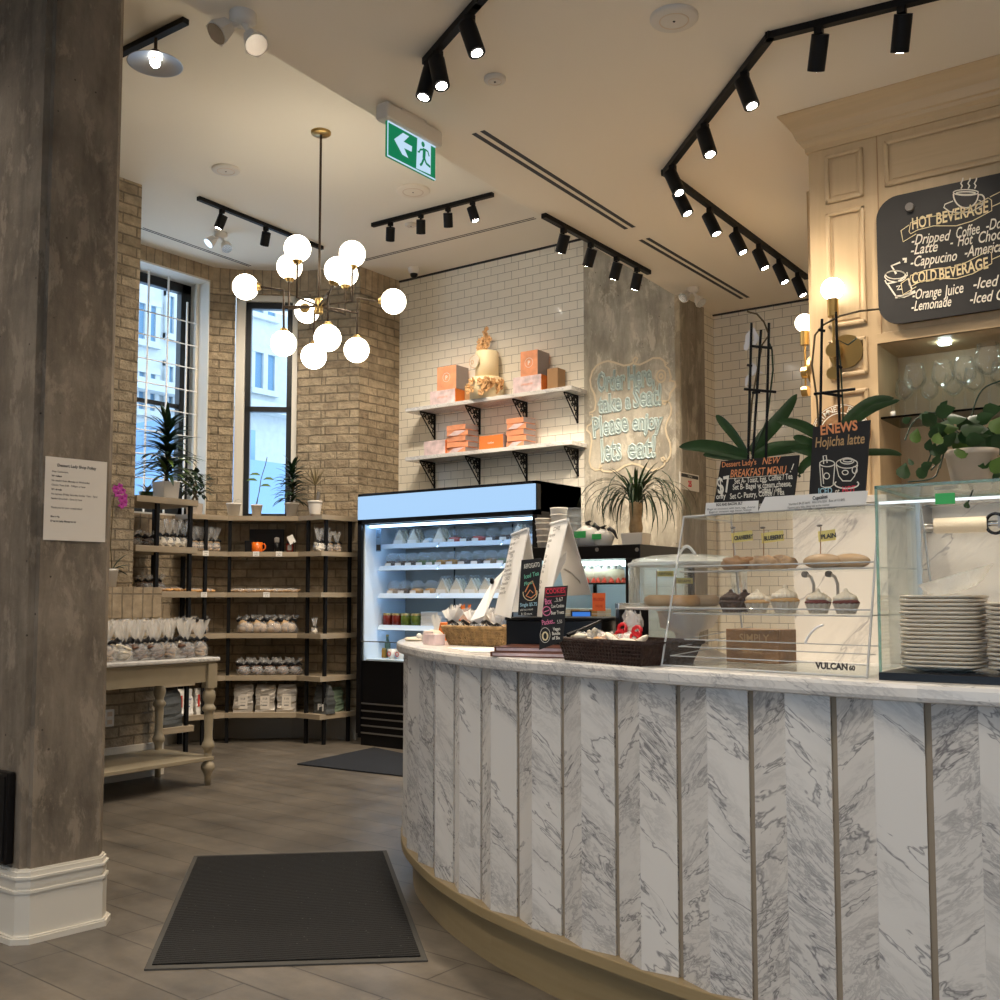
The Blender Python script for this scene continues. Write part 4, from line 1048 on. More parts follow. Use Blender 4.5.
coffee('coffee_bag', 'tall dark grey bag behind the rear leg of the side table', (-7.03, 5.2, LZ[4]), pi / 2, 'bag_grey', .24, .31, .12, 'dark grey bags on the bottom shelf', None, seed=14)

# ---------------------------------------------------------------- marble topped side table
t = thing('side_table', 'beige painted side table with turned legs, a marble top and a low shelf', 'table', (-5.74, 4.6, 0))
TY0, TY1, TX0, TX1 = -1.75, .055, -.612, .045
MB().box((TX0, TY0, TZ - .028), (TX1, TY1, TZ)).build('tabletop', 'marble_slab', t, bevel=.008)
MB().box((TX0 + .02, TY0 + .02, TZ - .042), (TX1 - .02, TY1 - .02, TZ - .028)).build('top_moulding', 'table_paint', t, bevel=.004)
mb = MB(); mb.box((-.005, TY0 + .08, TZ - .165), (.015, -.02, TZ - .042)); mb.box((-.56, .0, TZ - .165), (-.03, .018, TZ - .042)); mb.box((-.58, TY0 + .08, TZ - .165), (-.56, 0, TZ - .042)); mb.box((-.56, TY0 + .05, TZ - .165), (-.03, TY0 + .07, TZ - .042))
mb.build('apron', 'table_paint', t)
hz = TZ - .042
prof = [(0, .0), (.020, 0), (.022, .06), (.030, .085), (.044, .11), (.046, .128), (.040, .148), (.026, .162), (.026, .225), (.030, .24), (.042, .26), (.044, .275), (.036, .295), (.030, .31), (.027, .34), (.031, .48), (.031, .50), (.044, .515), (.046, .53), (.036, .545), (.03, .555), (.030, .565), (.040, .59), (.043, .615), (.040, .64), (.030, .655), (.033, .668), (.036, .672), (0, .672)]
for (x, y) in ((0, 0), (-.54, 0), (0, TY0 + .07), (-.54, TY0 + .07)):
    mb = MB(); mb.lathe([(r_, z_ * .97) for r_, z_ in prof], (x, y, 0), 20); mb.box((x - .036, y - .036, .650), (x + .036, y + .036, hz)); mb.build('leg', 'table_paint', t)
MB().box((-.565, TY0 + .05, .165), (.03, .03, .192)).build('low_shelf', 'table_paint', t, bevel=.004)
# wall socket
o = thing('wall_socket', 'beige wall socket on the brick ledge below the side table', 'socket', onX(109, 718, -6.364)); o.location.x = -6.364
MB().box((0, -.035, -.058), (.008, .035, .058)).build('plate', 'plastic_white', o, bevel=.002); mb = MB(); mb.box((.008, -.018, .012), (.010, .018, .042)); mb.box((.008, -.018, -.042), (.010, .018, -.012)); mb.build('outlet', 'pot_tan', o)
# ---------------------------------------------------------------- plants
def arc_leaf(mb, base, az, up, L_, w, droop, n=6, fold=.25, tw=0):
    pts = []; ws = []; p = Vector(base); el = up
    for i in range(n + 1):
        f = i / n; pts.append(p.copy()); ws.append(w * (sin(pi * min(1, .12 + f * .88)) ** .7 if f < 1 else .02))
        st = L_ / n; p = p + Vector((cos(az) * cos(el), sin(az) * cos(el), sin(el))) * st; el -= droop / n; az += tw / n
    mb.strip(pts, ws, side=(-sin(az), cos(az), 0), fold=fold)
def pot_square(o, w, h, mat='pot_white'):
    mb = MB(); mb.add([(-w * .45, -w * .45, 0), (w * .45, -w * .45, 0), (w * .45, w * .45, 0), (-w * .45, w * .45, 0), (-w / 2, -w / 2, h), (w / 2, -w / 2, h), (w / 2, w / 2, h), (-w / 2, w / 2, h), (-w * .42, -w * .42, h), (w * .42, -w * .42, h), (w * .42, w * .42, h), (-w * .42, w * .42, h), (-w * .42, -w * .42, h * .85), (w * .42, -w * .42, h * .85), (w * .42, w * .42, h * .85), (-w * .42, w * .42, h * .85)],
        [(0, 3, 2, 1), (0, 1, 5, 4), (1, 2, 6, 5), (2, 3, 7, 6), (3, 0, 4, 7), (4, 5, 9, 8), (5, 6, 10, 9), (6, 7, 11, 10), (7, 4, 8, 11), (8, 9, 13, 12), (9, 10, 14, 13), (10, 11, 15, 14), (11, 8, 12, 15)])
    mb.build('pot', mat, o, bevel=.003); MB().box((-w * .42, -w * .42, h * .8), (w * .42, w * .42, h * .86)).build('soil', 'soil', o)
def pot_round(o, r, h, mat='pot_white', ribs=False):
    mb = MB(); pr = [(0, 0), (r * .72, 0), (r * .98, h * .86), (r * 1.04, h * .86), (r * 1.05, h), (r * .92, h), (r * .88, h * .85), (0, h * .85)]
    if ribs: pr = [(0, 0)] + [(r * (.72 + .26 * k / 8) + (.003 if k % 2 else 0), h * .86 * k / 8) for k in range(9)] + [(r * 1.06, h * .86), (r * 1.06, h), (r * .92, h), (r * .88, h * .85), (0, h * .85)]
    mb.lathe(pr, seg=24); mb.build('pot', mat, o); MB().lathe([(r * .88, h * .87), (0, h * .88)], seg=16).build('soil', 'soil', o)
def dracaena(o, z0, h, R, seed, n=90, mat='leaf_dark', w=.012, light=True):
    rnd = random.Random(seed); mb = MB(); ml = MB(); st = MB(); st.tube([(0, 0, z0), (.01, 0, z0 + h * .5), (0, .005, z0 + h * .8)], .012, 8, r2=.007); st.build('stem', 'stem', o)
    for k in range(n):
        f = k / n; zz = z0 + h * (.08 + .82 * f); az = k * 2.4 + rnd.uniform(-.3, .3); up = .05 + 1.1 * f ** 4 + rnd.uniform(-.2, .35)
        L_ = R * (1.05 - .35 * f) * rnd.uniform(.75, 1.1)
        (ml if (light and k % 5 == 0 and f < .45) else mb).__class__
        arc_leaf(ml if (light and f < .45 and k % 3 == 0) else mb, (0, 0, zz), az, up + .25, L_, w, .9 + rnd.uniform(-.2, .5))
    mb.build('foliage', mat, o)
    if ml.v: ml.build('pale_foliage', 'leaf_light', o)
# big dracaena on the straight unit
lp = onX(166, 490, -7.12)
o = thing('potted_dracaena', 'large bushy dracaena in a square cream pot before the left window', 'plant', (-7.12, lp.y, LZ[0]), .0)
pot_square(o, .155, .145); dracaena(o, .13, .52, .34, 3, 120, w=.019)
o = thing('potted_bush', 'small dark bushy tree with a twisted trunk in a tan pot by the left window', 'plant', (*onseg(200, .14)[0], SHZ[0]), .4)
pot_square(o, .11, .10, 'pot_tan'); st = MB(); st.tube([(0, 0, .08), (.02, .01, .14), (-.015, 0, .20), (.015, 0, .26), (0, 0, .32)], .014, 8, r2=.007); st.tube([(0, .01, .08), (-.02, .0, .14), (.015, .01, .20), (-.012, 0, .27)], .012, 8, r2=.007); st.build('trunk', 'stem', o)
rnd = random.Random(8); mb = MB()
for k in range(120):
    a = rnd.random() * 6.3; r_ = rnd.random() ** .6 * .12; z_ = .20 + rnd.random() * .20
    arc_leaf(mb, (r_ * cos(a), r_ * sin(a), z_ - r_ * .3), a + rnd.uniform(-.8, .8), rnd.uniform(-.8, .8), rnd.uniform(.05, .08), .017, .8, n=3)
mb.build('foliage', 'leaf_dark', o)
lp = onX(149, 488, -7.3)
o = thing('green_pot', 'low green pot behind the big dracaena, at the window edge', 'pot', (-7.32, lp.y + .0, LZ[0]))
MB().lathe([(0, 0), (.055, 0), (.07, .075), (.06, .075), (.055, .06), (0, .06)], seg=20).build('pot', 'leaf', o)
mb = MB(); rnd = random.Random(2)
for k in range(16): arc_leaf(mb, (0, 0, .06), rnd.random() * 6.3, 1.1, .14, .006, 1.4, n=4)
mb.build('foliage', 'leaf_dry', o)
# top shelf of the corner unit
p, a = onseg(229.5, .10)
o = thing('potted_seedling', 'white tapered pot with one short curled leaf, on the corner unit top', 'plant', (p.x, p.y, SHZ[0]), a)
pot_round(o, .062, .118); mb = MB(); mb.strip([(0, 0, .1), (.02, 0, .15), (.05, 0, .155), (.085, 0, .12)], [.006, .008, .008, .003], side=(0, 1, 0)); mb.strip([(0, 0, .1), (-.01, 0, .14), (.0, 0, .17)], [.008, .01, .003], side=(0, 1, 0)); mb.build('leaf', 'leaf', o)
p, a = onseg(253, .10)
o = thing('potted_cutting', 'thin tall stem with four round leaves in a cream pot at the narrow window', 'plant', (p.x, p.y, SHZ[0]), a)
pot_round(o, .05, .105); mb = MB(); mb.tube([(-.01, 0, .09), (.02, 0, .22), (.035, 0, .34), (.07, 0, .46), (.085, 0, .53)], .0035, 6); mb.tube([(.0, 0, .09), (.015, .0, .2), (.035, 0, .34)], .003, 6); mb.build('stem', 'stem', o)
mb = MB()
for (x, z, dx) in ((-.02, .37, -1), (-.045, .32, -1), (.10, .33, 1), (.075, .27, 1)):
    mb.strip([(x - .045, 0, z), (x - .02, 0, z + .012), (x + .015, 0, z + .012), (x + .045, 0, z)], [.004, .016, .018, .004], side=(0, .7, .7))
mb.build('leaf', 'leaf_light', o)
p, a = onseg(289, .08)
o = thing('potted_dracaena', 'medium dark dracaena in a cream pot at the right of the narrow window', 'plant', (p.x, p.y, SHZ[0]), a)
pot_round(o, .062, .122, 'pot_white'); dracaena(o, .10, .36, .23, 5, 95, w=.014, light=False)
p, a = onseg(324, .13)
o = thing('potted_yucca', 'spiky sparse dry plant in a ribbed white pot beside the brick wall', 'plant', (p.x, p.y, SHZ[0]), a)
pot_round(o, .06, .125, ribs=True); mb = MB(); mb.tube([(0, 0, .1), (.002, 0, .2), (.0, 0, .30)], .006, 6); mb.build('stem', 'stem', o)
MB().box((-.014, -.012, .13), (.014, -.004, .21), Matrix.Rotation(.15, 4, 'Y')).build('plant_tag', 'ink_grey', o)
mb = MB(); rnd = random.Random(4)
for k in range(34): arc_leaf(mb, (0, 0, .26), k * 2.4, .35 + 1.1 * k / 34, .20, .004, .35, n=3)
mb.build('foliage', 'leaf_dry', o)
# orchid on the brick ledge
lp = onZ(112, 583.5, 1.33); q = onX(112, 575, -6.415)
o = thing('potted_orchid', 'pink orchid on a long stem in a white pot on the brick ledge', 'plant', (-6.415, q.y, 1.33), 0)
pot_round(o, .040, .125); fw = lambda px, py: onX(px, py, -6.41) - Vector(o.location)
mb = MB(); pts = [(0, 0, .11)] + [tuple(fw(*q_)) for q_ in ((110.5, 545), (112, 520), (113.5, 500), (116, 489), (121, 486), (125, 492))]; mb.tube(pts, .004, 6); mb.build('stem', 'stem', o)
mb = MB(); rnd = random.Random(6)
for q_ in ((115, 489), (119, 487), (122, 491), (124, 497), (121, 499), (117, 494), (124, 503), (121, 505)):
    c = fw(*q_)
    for k in range(5):
        a = 2 * pi * k / 5 + rnd.random(); mb.strip([c, c + Vector((.012, .012 * cos(a), .012 * sin(a))), c + Vector((.006, .030 * cos(a), .030 * sin(a)))], [.004, .013, .003], side=(0, -sin(a), cos(a)))
mb.build('petals', 'petal_pink', o)
mb = MB()
for az, up, L_ in ((1.2, 1.2, .17), (1.9, .5, .14), (.7, .6, .15), (1.5, .1, .13), (-1.5, .5, .12)): arc_leaf(mb, (0, 0, .12), az, up, L_, .02, 1.0)
mb.build('foliage', 'leaf_dark', o)
# ponytail palm on the pastry case
p = onY(636, 543, dy + .30)
o = thing('ponytail_palm', 'ponytail palm with long thin drooping leaves in a square white pot', 'plant', (p.x, dy + .30, CZ), .1)
sc = (onY(646, 540, dy + .3) - onY(625, 540, dy + .3)).length
pot_square(o, sc * .98, .085, 'pot_white')
MB().lathe([(.0, .07), (.036, .07), (.045, .12), (.036, .18), (.044, .25), (.04, .28), (0, .29)], seg=16).build('trunk', 'bark', o)
mb = MB(); rnd = random.Random(12)
for k in range(64):
    az = rnd.random() * 6.3; arc_leaf(mb, (.03 * cos(az), .03 * sin(az), .26 + rnd.random() * .06), az, 1.45 - rnd.random() * .9, rnd.uniform(.3, .62), .006, 2.6 + rnd.random() * .9, n=9)
mb.build('foliage', 'leaf_dark', o)
mb = MB(); rnd = random.Random(13)
for k in range(22):
    az = rnd.random() * 6.3; arc_leaf(mb, (.02 * cos(az), .02 * sin(az), .28 + rnd.random() * .04), az, 1.4 - rnd.random() * .3, rnd.uniform(.2, .3), .009, 1.0, n=6)
mb.build('inner_foliage', 'leaf', o)
# ---------------------------------------------------------------- marble shelves on the tiled wall
SY0, SY1 = 7.10, 7.348
class PlaneMap:
    """local X-Z frame of a vertical plane through P turned by rz; maps photo points onto it"""
    def __init__(s, P, rz): s.P = Vector(P); s.rz = rz; s.d = Vector((cos(rz), sin(rz), 0)); s.n = Vector((-sin(rz), cos(rz), 0))
    def __call__(s, px, py):
        r = ray(px, py); t = (s.P - ORG).dot(s.n) / r.dot(s.n); q = ORG + r * t - s.P; return (q.dot(s.d), q.z)
def wallshelf(pl_, pr_, label):
    a = onY(*pl_, SY0); b = onY(*pr_, SY0); z = (a.z + b.z) / 2
    t = thing('marble_shelf', label, 'shelf', (a.x, SY0, z), 0, 'marble shelves on the tiled wall')
    MB().box((0, 0, -.035), (b.x - a.x, SY1 - SY0, 0)).build('shelf_board', 'marble_slab', t, bevel=.004)
    for px in (435, 480, 527, 578):
        x = onY(px, 440, SY1).x - a.x; D = SY1 - SY0; h = .225; y1 = D; y0 = .035
        mb = MB(); w = .014
        mb.box((x - w / 2, y0, -.047), (x + w / 2, y1, -.035)); mb.box((x - w / 2, y1 - .012, -.035 - h), (x + w / 2, y1, -.035))
        def bar(p, q, r=.006): mb.cyl((x, p[0], p[1]), (x, q[0], q[1]), r, seg=6)
        bar((y0, -.045), (y1 - .01, -.035 - h))
        for (cy, cz, r) in ((y1 - .05, -.085, .035), (y1 - .115, -.075, .022), (y1 - .036, -.145, .024), (y1 - .155, -.065, .012), (y1 - .024, -.19, .013), (y1 - .085, -.12, .012)):
            mb.tube([(x, cy + r * cos(k * pi / 6), cz + r * sin(k * pi / 6)) for k in range(13)], .0055, 6)
        bar((y1 - .05, -.085), (y1 - .075, -.06)); bar((y1 - .05, -.085), (y1 - .03, -.11)); bar((y1 - .08, -.085), (y1 - .02, -.085)); bar((y1 - .05, -.055), (y1 - .05, -.118))
        mb.sphere((x, y1 - .006, -.035 - h), .011, 8, 6)
        mb.build('bracket', 'black_metal', t)
    return a, b, z
A1, B1, Z1 = wallshelf((405, 407), (571.5, 387), 'white marble wall shelf on black scroll brackets, the upper one with the dummy cake')
A2, B2, Z2 = wallshelf((405, 457), (571.5, 440.5), 'white marble wall shelf on black scroll brackets, the lower one above the refrigerator')
def wbox(name, label, px0, px1, py0, py1, z, Y, mats, dep=.17, grp='patisserie boxes on the wall shelves', rz=0, mono=False):
    p = onY((px0 + px1) / 2, (py0 + py1) / 2, Y); l = onY(px0, py1, Y); r = onY(px1, py1, Y); w = r.x - l.x
    h = abs(onY((px0 + px1) / 2, py0, Y).z - onY((px0 + px1) / 2, py1, Y).z)
    o = thing(name, label, 'box', ((l.x + r.x) / 2, Y, z), rz, grp)
    mb = MB(); mb.box((-w / 2, 0, 0), (w / 2, dep, h)); mb.build('box_body', mats[0], o, bevel=.002)
    MB().box((w / 2 - .004, .002, .002), (w / 2 + .002, dep - .002, h - .002)).build('box_side', mats[1], o)
    if mono:
        mb = MB(); stroke(mb, ell(0, h * .52, .04, .04), .003, -.0015); text(mb, 'P', .05, 0, h * .52 - .018, -.0015, align='CENTER', bold=.001); mb.build('monogram', 'paper', o)
    return o, h, w
o, h, w = wbox('patisserie_box', 'low marbled cake box under the peach cube, left of the display cake', 430, 455, 386, 400, Z1, 7.13, ('peach_marbled', 'orange_card'), .19)
mb = MB(); text(mb, 'patisserie', .03, 0, h * .45, -.0025, align='CENTER', shear=.3); mb.build('print', 'peach_card', o)
wbox('patisserie_box', 'peach cube box with a round monogram and grey side, left of the cake', 437, 456, 362, 385.5, Z1 + h + .0015, 7.14, ('peach_card', 'grey_card'), .18, mono=True)
wbox('patisserie_box', 'small kraft box at the left foot of the dummy cake', 464.5, 469.5, 374, 389, Z1, 7.25, ('kraft', 'kraft'), .08)
o, h, w = wbox('patisserie_box', 'low marbled cake box under the peach cube, right of the display cake', 513, 541, 372, 388.5, Z1, 7.13, ('peach_marbled', 'orange_card'), .19)
mb = MB(); text(mb, 'patisserie', .03, 0, h * .45, -.0025, align='CENTER', shear=.3); mb.build('print', 'peach_card', o)
wbox('patisserie_box', 'peach cube box with a round monogram and grey side, right of the cake', 520.5, 537.5, 347, 372, Z1 + h + .0015, 7.14, ('peach_card', 'grey_card'), .18, mono=True)
wbox('patisserie_box', 'kraft box at the right end, behind the stacked cake boxes', 547, 557.5, 361, 384, Z1, 7.21, ('kraft', 'kraft'), .12)
wbox('patisserie_box', 'white marbled box with an orange corner, leftmost on the lower marble shelf', 424, 445, 438, 452.5, Z2, 7.14, ('peach_marbled', 'orange_card'), .14)
wbox('patisserie_box', 'flat orange box between the two stacks on the lower marble shelf', 479, 503, 431.5, 445.5, Z2, 7.14, ('orange_card', 'grey_card'), .15)
mb = MB(); text(mb, 'cookies', .022, 0, .05, -.002, align='CENTER'); mb.build('print', 'paper', [c for c in COL.objects if c.name.startswith('patisserie_box') and c.type == 'EMPTY'][-1])
def wstack(px0, px1, ytop, ybot, side):
    Y = 7.15; l = onY(px0, ybot, Y); r = onY(px1, ybot, Y); w = r.x - l.x; H_ = onY(px0, ytop, Y).z - onY(px0, ybot, Y).z; h = H_ / 5
    for k in range(5):
        o = thing('pastry_sleeve', f'slim peach pastry box, {ORD[k]} from the bottom of the {side} stack', 'box', ((l.x + r.x) / 2 + (.012 if k % 2 else -.006), Y, Z2 + h * k), (.12 if k % 2 else -.05), f'pastry boxes in the {side} stack')
        mb = MB(); ww = w / 2; hh = h - .0015; dd = .15
        mb.add([(-ww, 0, 0), (ww * .8, 0, 0), (ww, dd, 0), (-ww, dd, 0), (-ww, 0, hh * .95), (ww * .8, 0, hh * .95), (ww, dd, hh), (-ww, dd, hh)], [(0, 3, 2, 1), (4, 5, 6, 7), (0, 1, 5, 4), (1, 2, 6, 5), (2, 3, 7, 6), (3, 0, 4, 7)]); mb.build('box_body', 'peach_card', o, bevel=.003)
        mb = MB(); mb.add([(ww * .8 + .001, .004, .004), (ww + .001, dd - .004, .004), (ww + .001, dd - .004, hh - .004), (ww * .8 + .001, .004, hh - .004)], [(0, 1, 2, 3)]); mb.build('grey_side', 'grey_card', o, solid=.001)
        mb = MB(); mb.add([(-ww * .9, -.001, 0.002), (-ww * .1, -.001, .002), (ww * .7, -.001, hh * .9), (-ww * .3, -.001, hh * .9)], [(0, 1, 2, 3)]); mb.build('folded_flap', 'peach_marbled' if k % 3 == 0 else 'peach_card', o, solid=.0015)
wstack(446.5, 468, 421.5, 450, 'left')
wstack(506.5, 526, 413.5, 443, 'right')
# dummy tiered cake
p = onY(486, 393, 7.22); k_ = (onY(503, 390, 7.22).x - onY(470, 390, 7.22).x) / 2 * .84
o = thing('tiered_display_cake', 'cream display cake in two tiers with gilt flowers and a round monogram plaque', 'cake', (p.x + .01, 7.22, Z1))
zt1 = .19; zt2 = .43
MB().lathe([(0, 0), (k_, 0), (k_, zt1 - .01), (k_ - .01, zt1), (0, zt1)], seg=36).build('lower_tier', 'cake_cream', o)
MB().lathe([(0, zt1), (k_ * .68, zt1), (k_ * .68, zt2 - .01), (k_ * .68 - .01, zt2), (0, zt2)], seg=36).build('upper_tier', 'cake_cream', o)
MB().cyl((-.05, -k_ * .66, .33), (-.055, -k_ * .66 - .012, .33), .062, seg=28).build('plaque', 'cream', o)
mb = MB(); m_ = Matrix.Translation((-.055, -k_ * .66 - .0135, .33)); stroke(mb, ell(0, 0, .054, .054), .004, 0, m_); text(mb, 'D', .05, -.018, -.02, 0, align='CENTER', mat=m_); text(mb, 'L', .05, .016, -.02, 0, align='CENTER', mat=m_); mb.build('monogram', 'gold_petal', o)
rnd = random.Random(3); mb = MB()
def flower(c, r):
    c = Vector(c)
    for k in range(7):
        a = 2 * pi * k / 7 + rnd.random(); e = Vector((cos(a), -.5, sin(a)))
        mb.strip([c, c + e * r * .6 + Vector((0, -.008, 0)), c + e * r], [r * .15, r * .42, r * .1], side=Vector((-sin(a), 0, cos(a))), fold=.3)
    mb.sphere(c + Vector((0, -.012, 0)), r * .28, 8, 6)
for k in range(22):
    a = pi * (.95 + rnd.random() * 1.1); rr = rnd.random()
    flower((k_ * 1.02 * cos(a), k_ * 1.02 * sin(a) - .005, .04 + .12 * rnd.random()), .036)
for k in range(10): flower((rnd.uniform(-.055, .055), rnd.uniform(-.06, -.01), zt2 + rnd.uniform(.0, .12)), .036)
for k in range(4): flower((rnd.uniform(-.02, .02), rnd.uniform(-.03, 0), zt2 + .12 + .025 * k), .026)
mb.build('gilt_flowers', 'gold_petal', o)
mb = MB()
for k in range(16):
    a = 2 * pi * rnd.random(); arc_leaf(mb, (rnd.uniform(-.03, .03), -.02, zt2 + rnd.uniform(.02, .15)), a, .6 + rnd.random(), .07, .009, .8, n=3)
mb.build('gilt_leaves', 'gold_petal', o)
# chalk writing on the column
P_ = onY(632, 420, 7.338); pm = PlaneMap(P_, 0)
t = thing('chalk_greeting', 'chalk message in a wavy cream frame written on the concrete column', 'writing', P_)
mb = MB()
def CPT(u, v): return pm(585 + u * .125, 355 + v * .125)
fr = [(140, 60), (185, 48), (240, 62), (310, 85), (360, 78), (390, 60), (385, 40), (405, 18), (422, 28), (410, 55), (395, 72), (440, 78), (490, 55), (545, 25), (600, 25), (632, 45), (645, 80), (640, 55), (665, 65), (640, 85), (670, 110), (690, 180), (675, 215), (690, 205), (720, 215), (725, 250), (700, 285), (680, 310), (675, 350), (660, 375), (640, 395), (618, 385), (625, 368), (650, 370), (680, 385), (692, 430), (685, 480), (655, 540), (645, 585), (655, 640), (680, 700), (688, 760), (680, 810), (655, 850), (620, 845), (610, 825), (630, 818), (642, 840), (635, 880), (600, 905), (540, 925), (480, 905), (430, 880), (375, 868), (320, 885), (260, 925), (200, 935), (150, 930), (115, 905), (120, 880), (135, 885), (120, 915), (85, 920), (50, 900), (35, 850), (45, 760), (55, 690), (45, 630), (15, 600), (20, 570), (50, 550), (65, 510), (60, 475), (40, 480), (38, 460), (60, 455), (80, 440), (88, 380), (75, 310), (50, 260), (42, 200), (60, 130), (95, 85), (140, 60)]
stroke(mb, [CPT(*q) for q in fr], .016, -.003); mb.build('chalk_frame', 'chalk_line', t)
GT = (('Order', 100, 292, 325, 265, .22), ('Here,', 342, 268, 560, 235, .25), ('take', 110, 465, 300, 438, .20), ('a', 325, 430, 370, 425, .18), ('Seat!', 385, 420, 615, 395, .23), ('Please', 65, 662, 355, 606, .23), ('enjoy', 378, 600, 622, 590, .18), ('lets', 130, 855, 298, 832, .26), ('eat!', 340, 830, 570, 815, .24))
mb = MB()
for s_, u, v, u2, v2, sz in GT: x, z = CPT(u, v); text(mb, s_, sz, x, z, -.002, bold=.006, to=CPT(u2, v2), outline=.0085)
mb.build('chalk_letters', 'chalk_pale', t)
mb = MB()
for s_, u, v, u2, v2, sz in GT: x, z = CPT(u, v); text(mb, s_, sz, x, z, -.0015, bold=.006, to=CPT(u2, v2))
mb.build('chalk_filling', 'chalk_fill', t)
mb = MB(); c = CPT(610, 170)
for r_ in (.015, .04): stroke(mb, ell(c[0], c[1], r_, r_ * 1.2), .014, -.004)
mb.build('chalk_drawing', 'chalk_line', t)
# calendar card on the side of the column
P_ = onX(689, 482, -3.563); q0 = onX(679.5, 473, -3.563); q1 = onX(698.5, 494, -3.563)
o = thing('date_card', 'small white card with a red number 25 on the column side', 'sign', (-3.562, P_.y, P_.z), pi / 2)
w = (q1.y - q0.y) / 2; h = (q0.z - onX(679.5, 490, -3.563).z) / 2
MB().box((-w, -.006, -h), (w, 0, h)).build('card', 'paper', o)
mb = MB(); mb.box((-w * .9, -.008, h * .45), (w * .9, -.006, h * .85)); mb.build('heading_bar', 'ink', o)
mb = MB(); text(mb, '25', h * .95, 0, -h * .55, -.0075, align='CENTER', bold=.003); mb.build('number', 'chalk_red', o)
mb = MB(); text(mb, 'RESERVED', h * .33, 0, h * .53, -.0085, align='CENTER', sx=.8); mb.build('heading', 'paper', o)
# ---------------------------------------------------------------- tall wooden cabinet with niche
CY = 4.98; CX0 = -1.700; CX1 = 1.6
def cp(px, py): p = onY(px, py, CY); return (p.x - CX0, p.z)
t = thing('wall_cabinet', 'tall pale wooden cabinet with panelled frames, crown moulding and an open niche', 'cabinet', (CX0, CY, 0))
W_ = CX1 - CX0; nx = cp(878.5, 400)[0]; nz1 = 2.455; nz0 = 1.70
mb = MB()
mb.box((0, 0, 1.70), (nx, .50, 3.60)); mb.box((nx, 0, nz1), (W_, .50, 3.60)); mb.box((nx, .36, nz0 - .1), (W_, .50, nz1)); mb.box((W_ - .1, 0, .95), (W_, .5, nz1))
mb.build('carcass', 'cabinet_wood', t)
MB().box((nx, -.003, nz1), (W_, .02, nz1 + .05)).build('niche_rail', 'cabinet_wood_across', t, bevel=.002)
# crown moulding
prof = [(0, 3.46), (.012, 3.46), (.014, 3.485), (.03, 3.50), (.035, 3.515), (.045, 3.52), (.06, 3.56), (.085, 3.60), (.108, 3.625), (.115, 3.632), (.115, LO), (0, LO)]
n = len(prof); vs = []
for (d_, z_) in prof: vs += [(W_, -d_, z_), (-d_, -d_, z_), (-d_, .5, z_)]
fs = []
for j in range(n - 1):
    for k in range(2): a = j * 3 + k; fs.append((a, a + 3, a + 4, a + 1))
MB().add(vs, fs).build('crown_moulding', 'cabinet_wood_across', t)
def panel(x0, x1, z0, z1, mat='cabinet_wood'):
    w = .022; mb = MB()
    for a, b in (((x0, 0, z0), (x0 + w, -.016, z1)), ((x1 - w, 0, z0), (x1, -.016, z1)), ((x0, 0, z0), (x1, -.016, z0 + w)), ((x0, 0, z1 - w), (x1, -.016, z1))):
        mb.box((a[0], b[1], a[2]), (b[0], a[1], b[2]))
    mb.build('panel_frame', mat, t, bevel=.007)
    MB().box((x0 + w + .012, -.004, z0 + w + .012), (x1 - w - .012, .0, z1 - w - .012)).build('panel', mat, t, bevel=.003)
px0, px1 = .082, .268
for z0, z1 in ((3.18, 3.425), (2.56, 3.135), (2.315, 2.50), (1.72, 2.25)): panel(px0, px1, z0, z1)
panel(.365, W_ - .2, 3.20, 3.425, 'cabinet_wood_across')
MB().box((.33, -.004, 2.50), (.334, 0, 3.46)).build('joint_line', 'kraft', t)
gs = MB().box((nx + .003, .02, 2.098), (W_ - .11, .35, 2.108)).build('glass_shelf', 'black_gloss', t)
# shelf glass is smoked
gs.data.materials[0] = glass('smoked_glass', (.25, .28, .26), .3)
MB().cyl((nx + .27, .14, nz1), (nx + .27, .14, nz1 - .012), .028, seg=20).build('puck_light', 'puck', t)
MB().cyl((nx + .95, .14, nz1), (nx + .95, .14, nz1 - .012), .028, seg=20).build('puck_light', 'puck', t)
# marble splashback and rear worktop
t = thing('rear_counter', 'rear counter under the cabinet with white doors and stone top', 'counter', (CX0 - .1, 4.6, 0))
MB().box((0, 0, .90), (CX1 - CX0 + .1, .9, .94)).build('worktop', 'marble_slab', t, bevel=.004)
MB().box((.02, .03, .08), (CX1 - CX0 + .1, .9, .90)).build('base_unit', 'white_trim', t)
for k in range(4): MB().box((.04 + .8 * k, .012, .12), (.80 + .8 * k, .03, .87)).build('door', 'white_trim', t, bevel=.004)
struct(MB().box((CX0 - .105, CY - .03, .94), (CX0 + nx + .03, CY + .32, 1.70)).box((CX0 - .08, 5.30, .94), (CX1, 5.36, 1.70)).build('trim_5', 'marble_wall'))
struct(MB().box((CX0 - .13, CY - .05, 1.70), (CX0 + nx + .04, CY + .36, 1.735)).build('trim_8', 'marble_slab', bevel=.003))
struct(MB().box((CX0 + nx + .04, 5.26, 1.70), (CX1, 5.36, 1.735)).build('trim_6', 'marble_slab', bevel=.003))
struct(MB().box((CX0 - .08, 5.36, 0), (CX1, 5.48, 1.69)).build('trim_7', 'wall_plaster'))

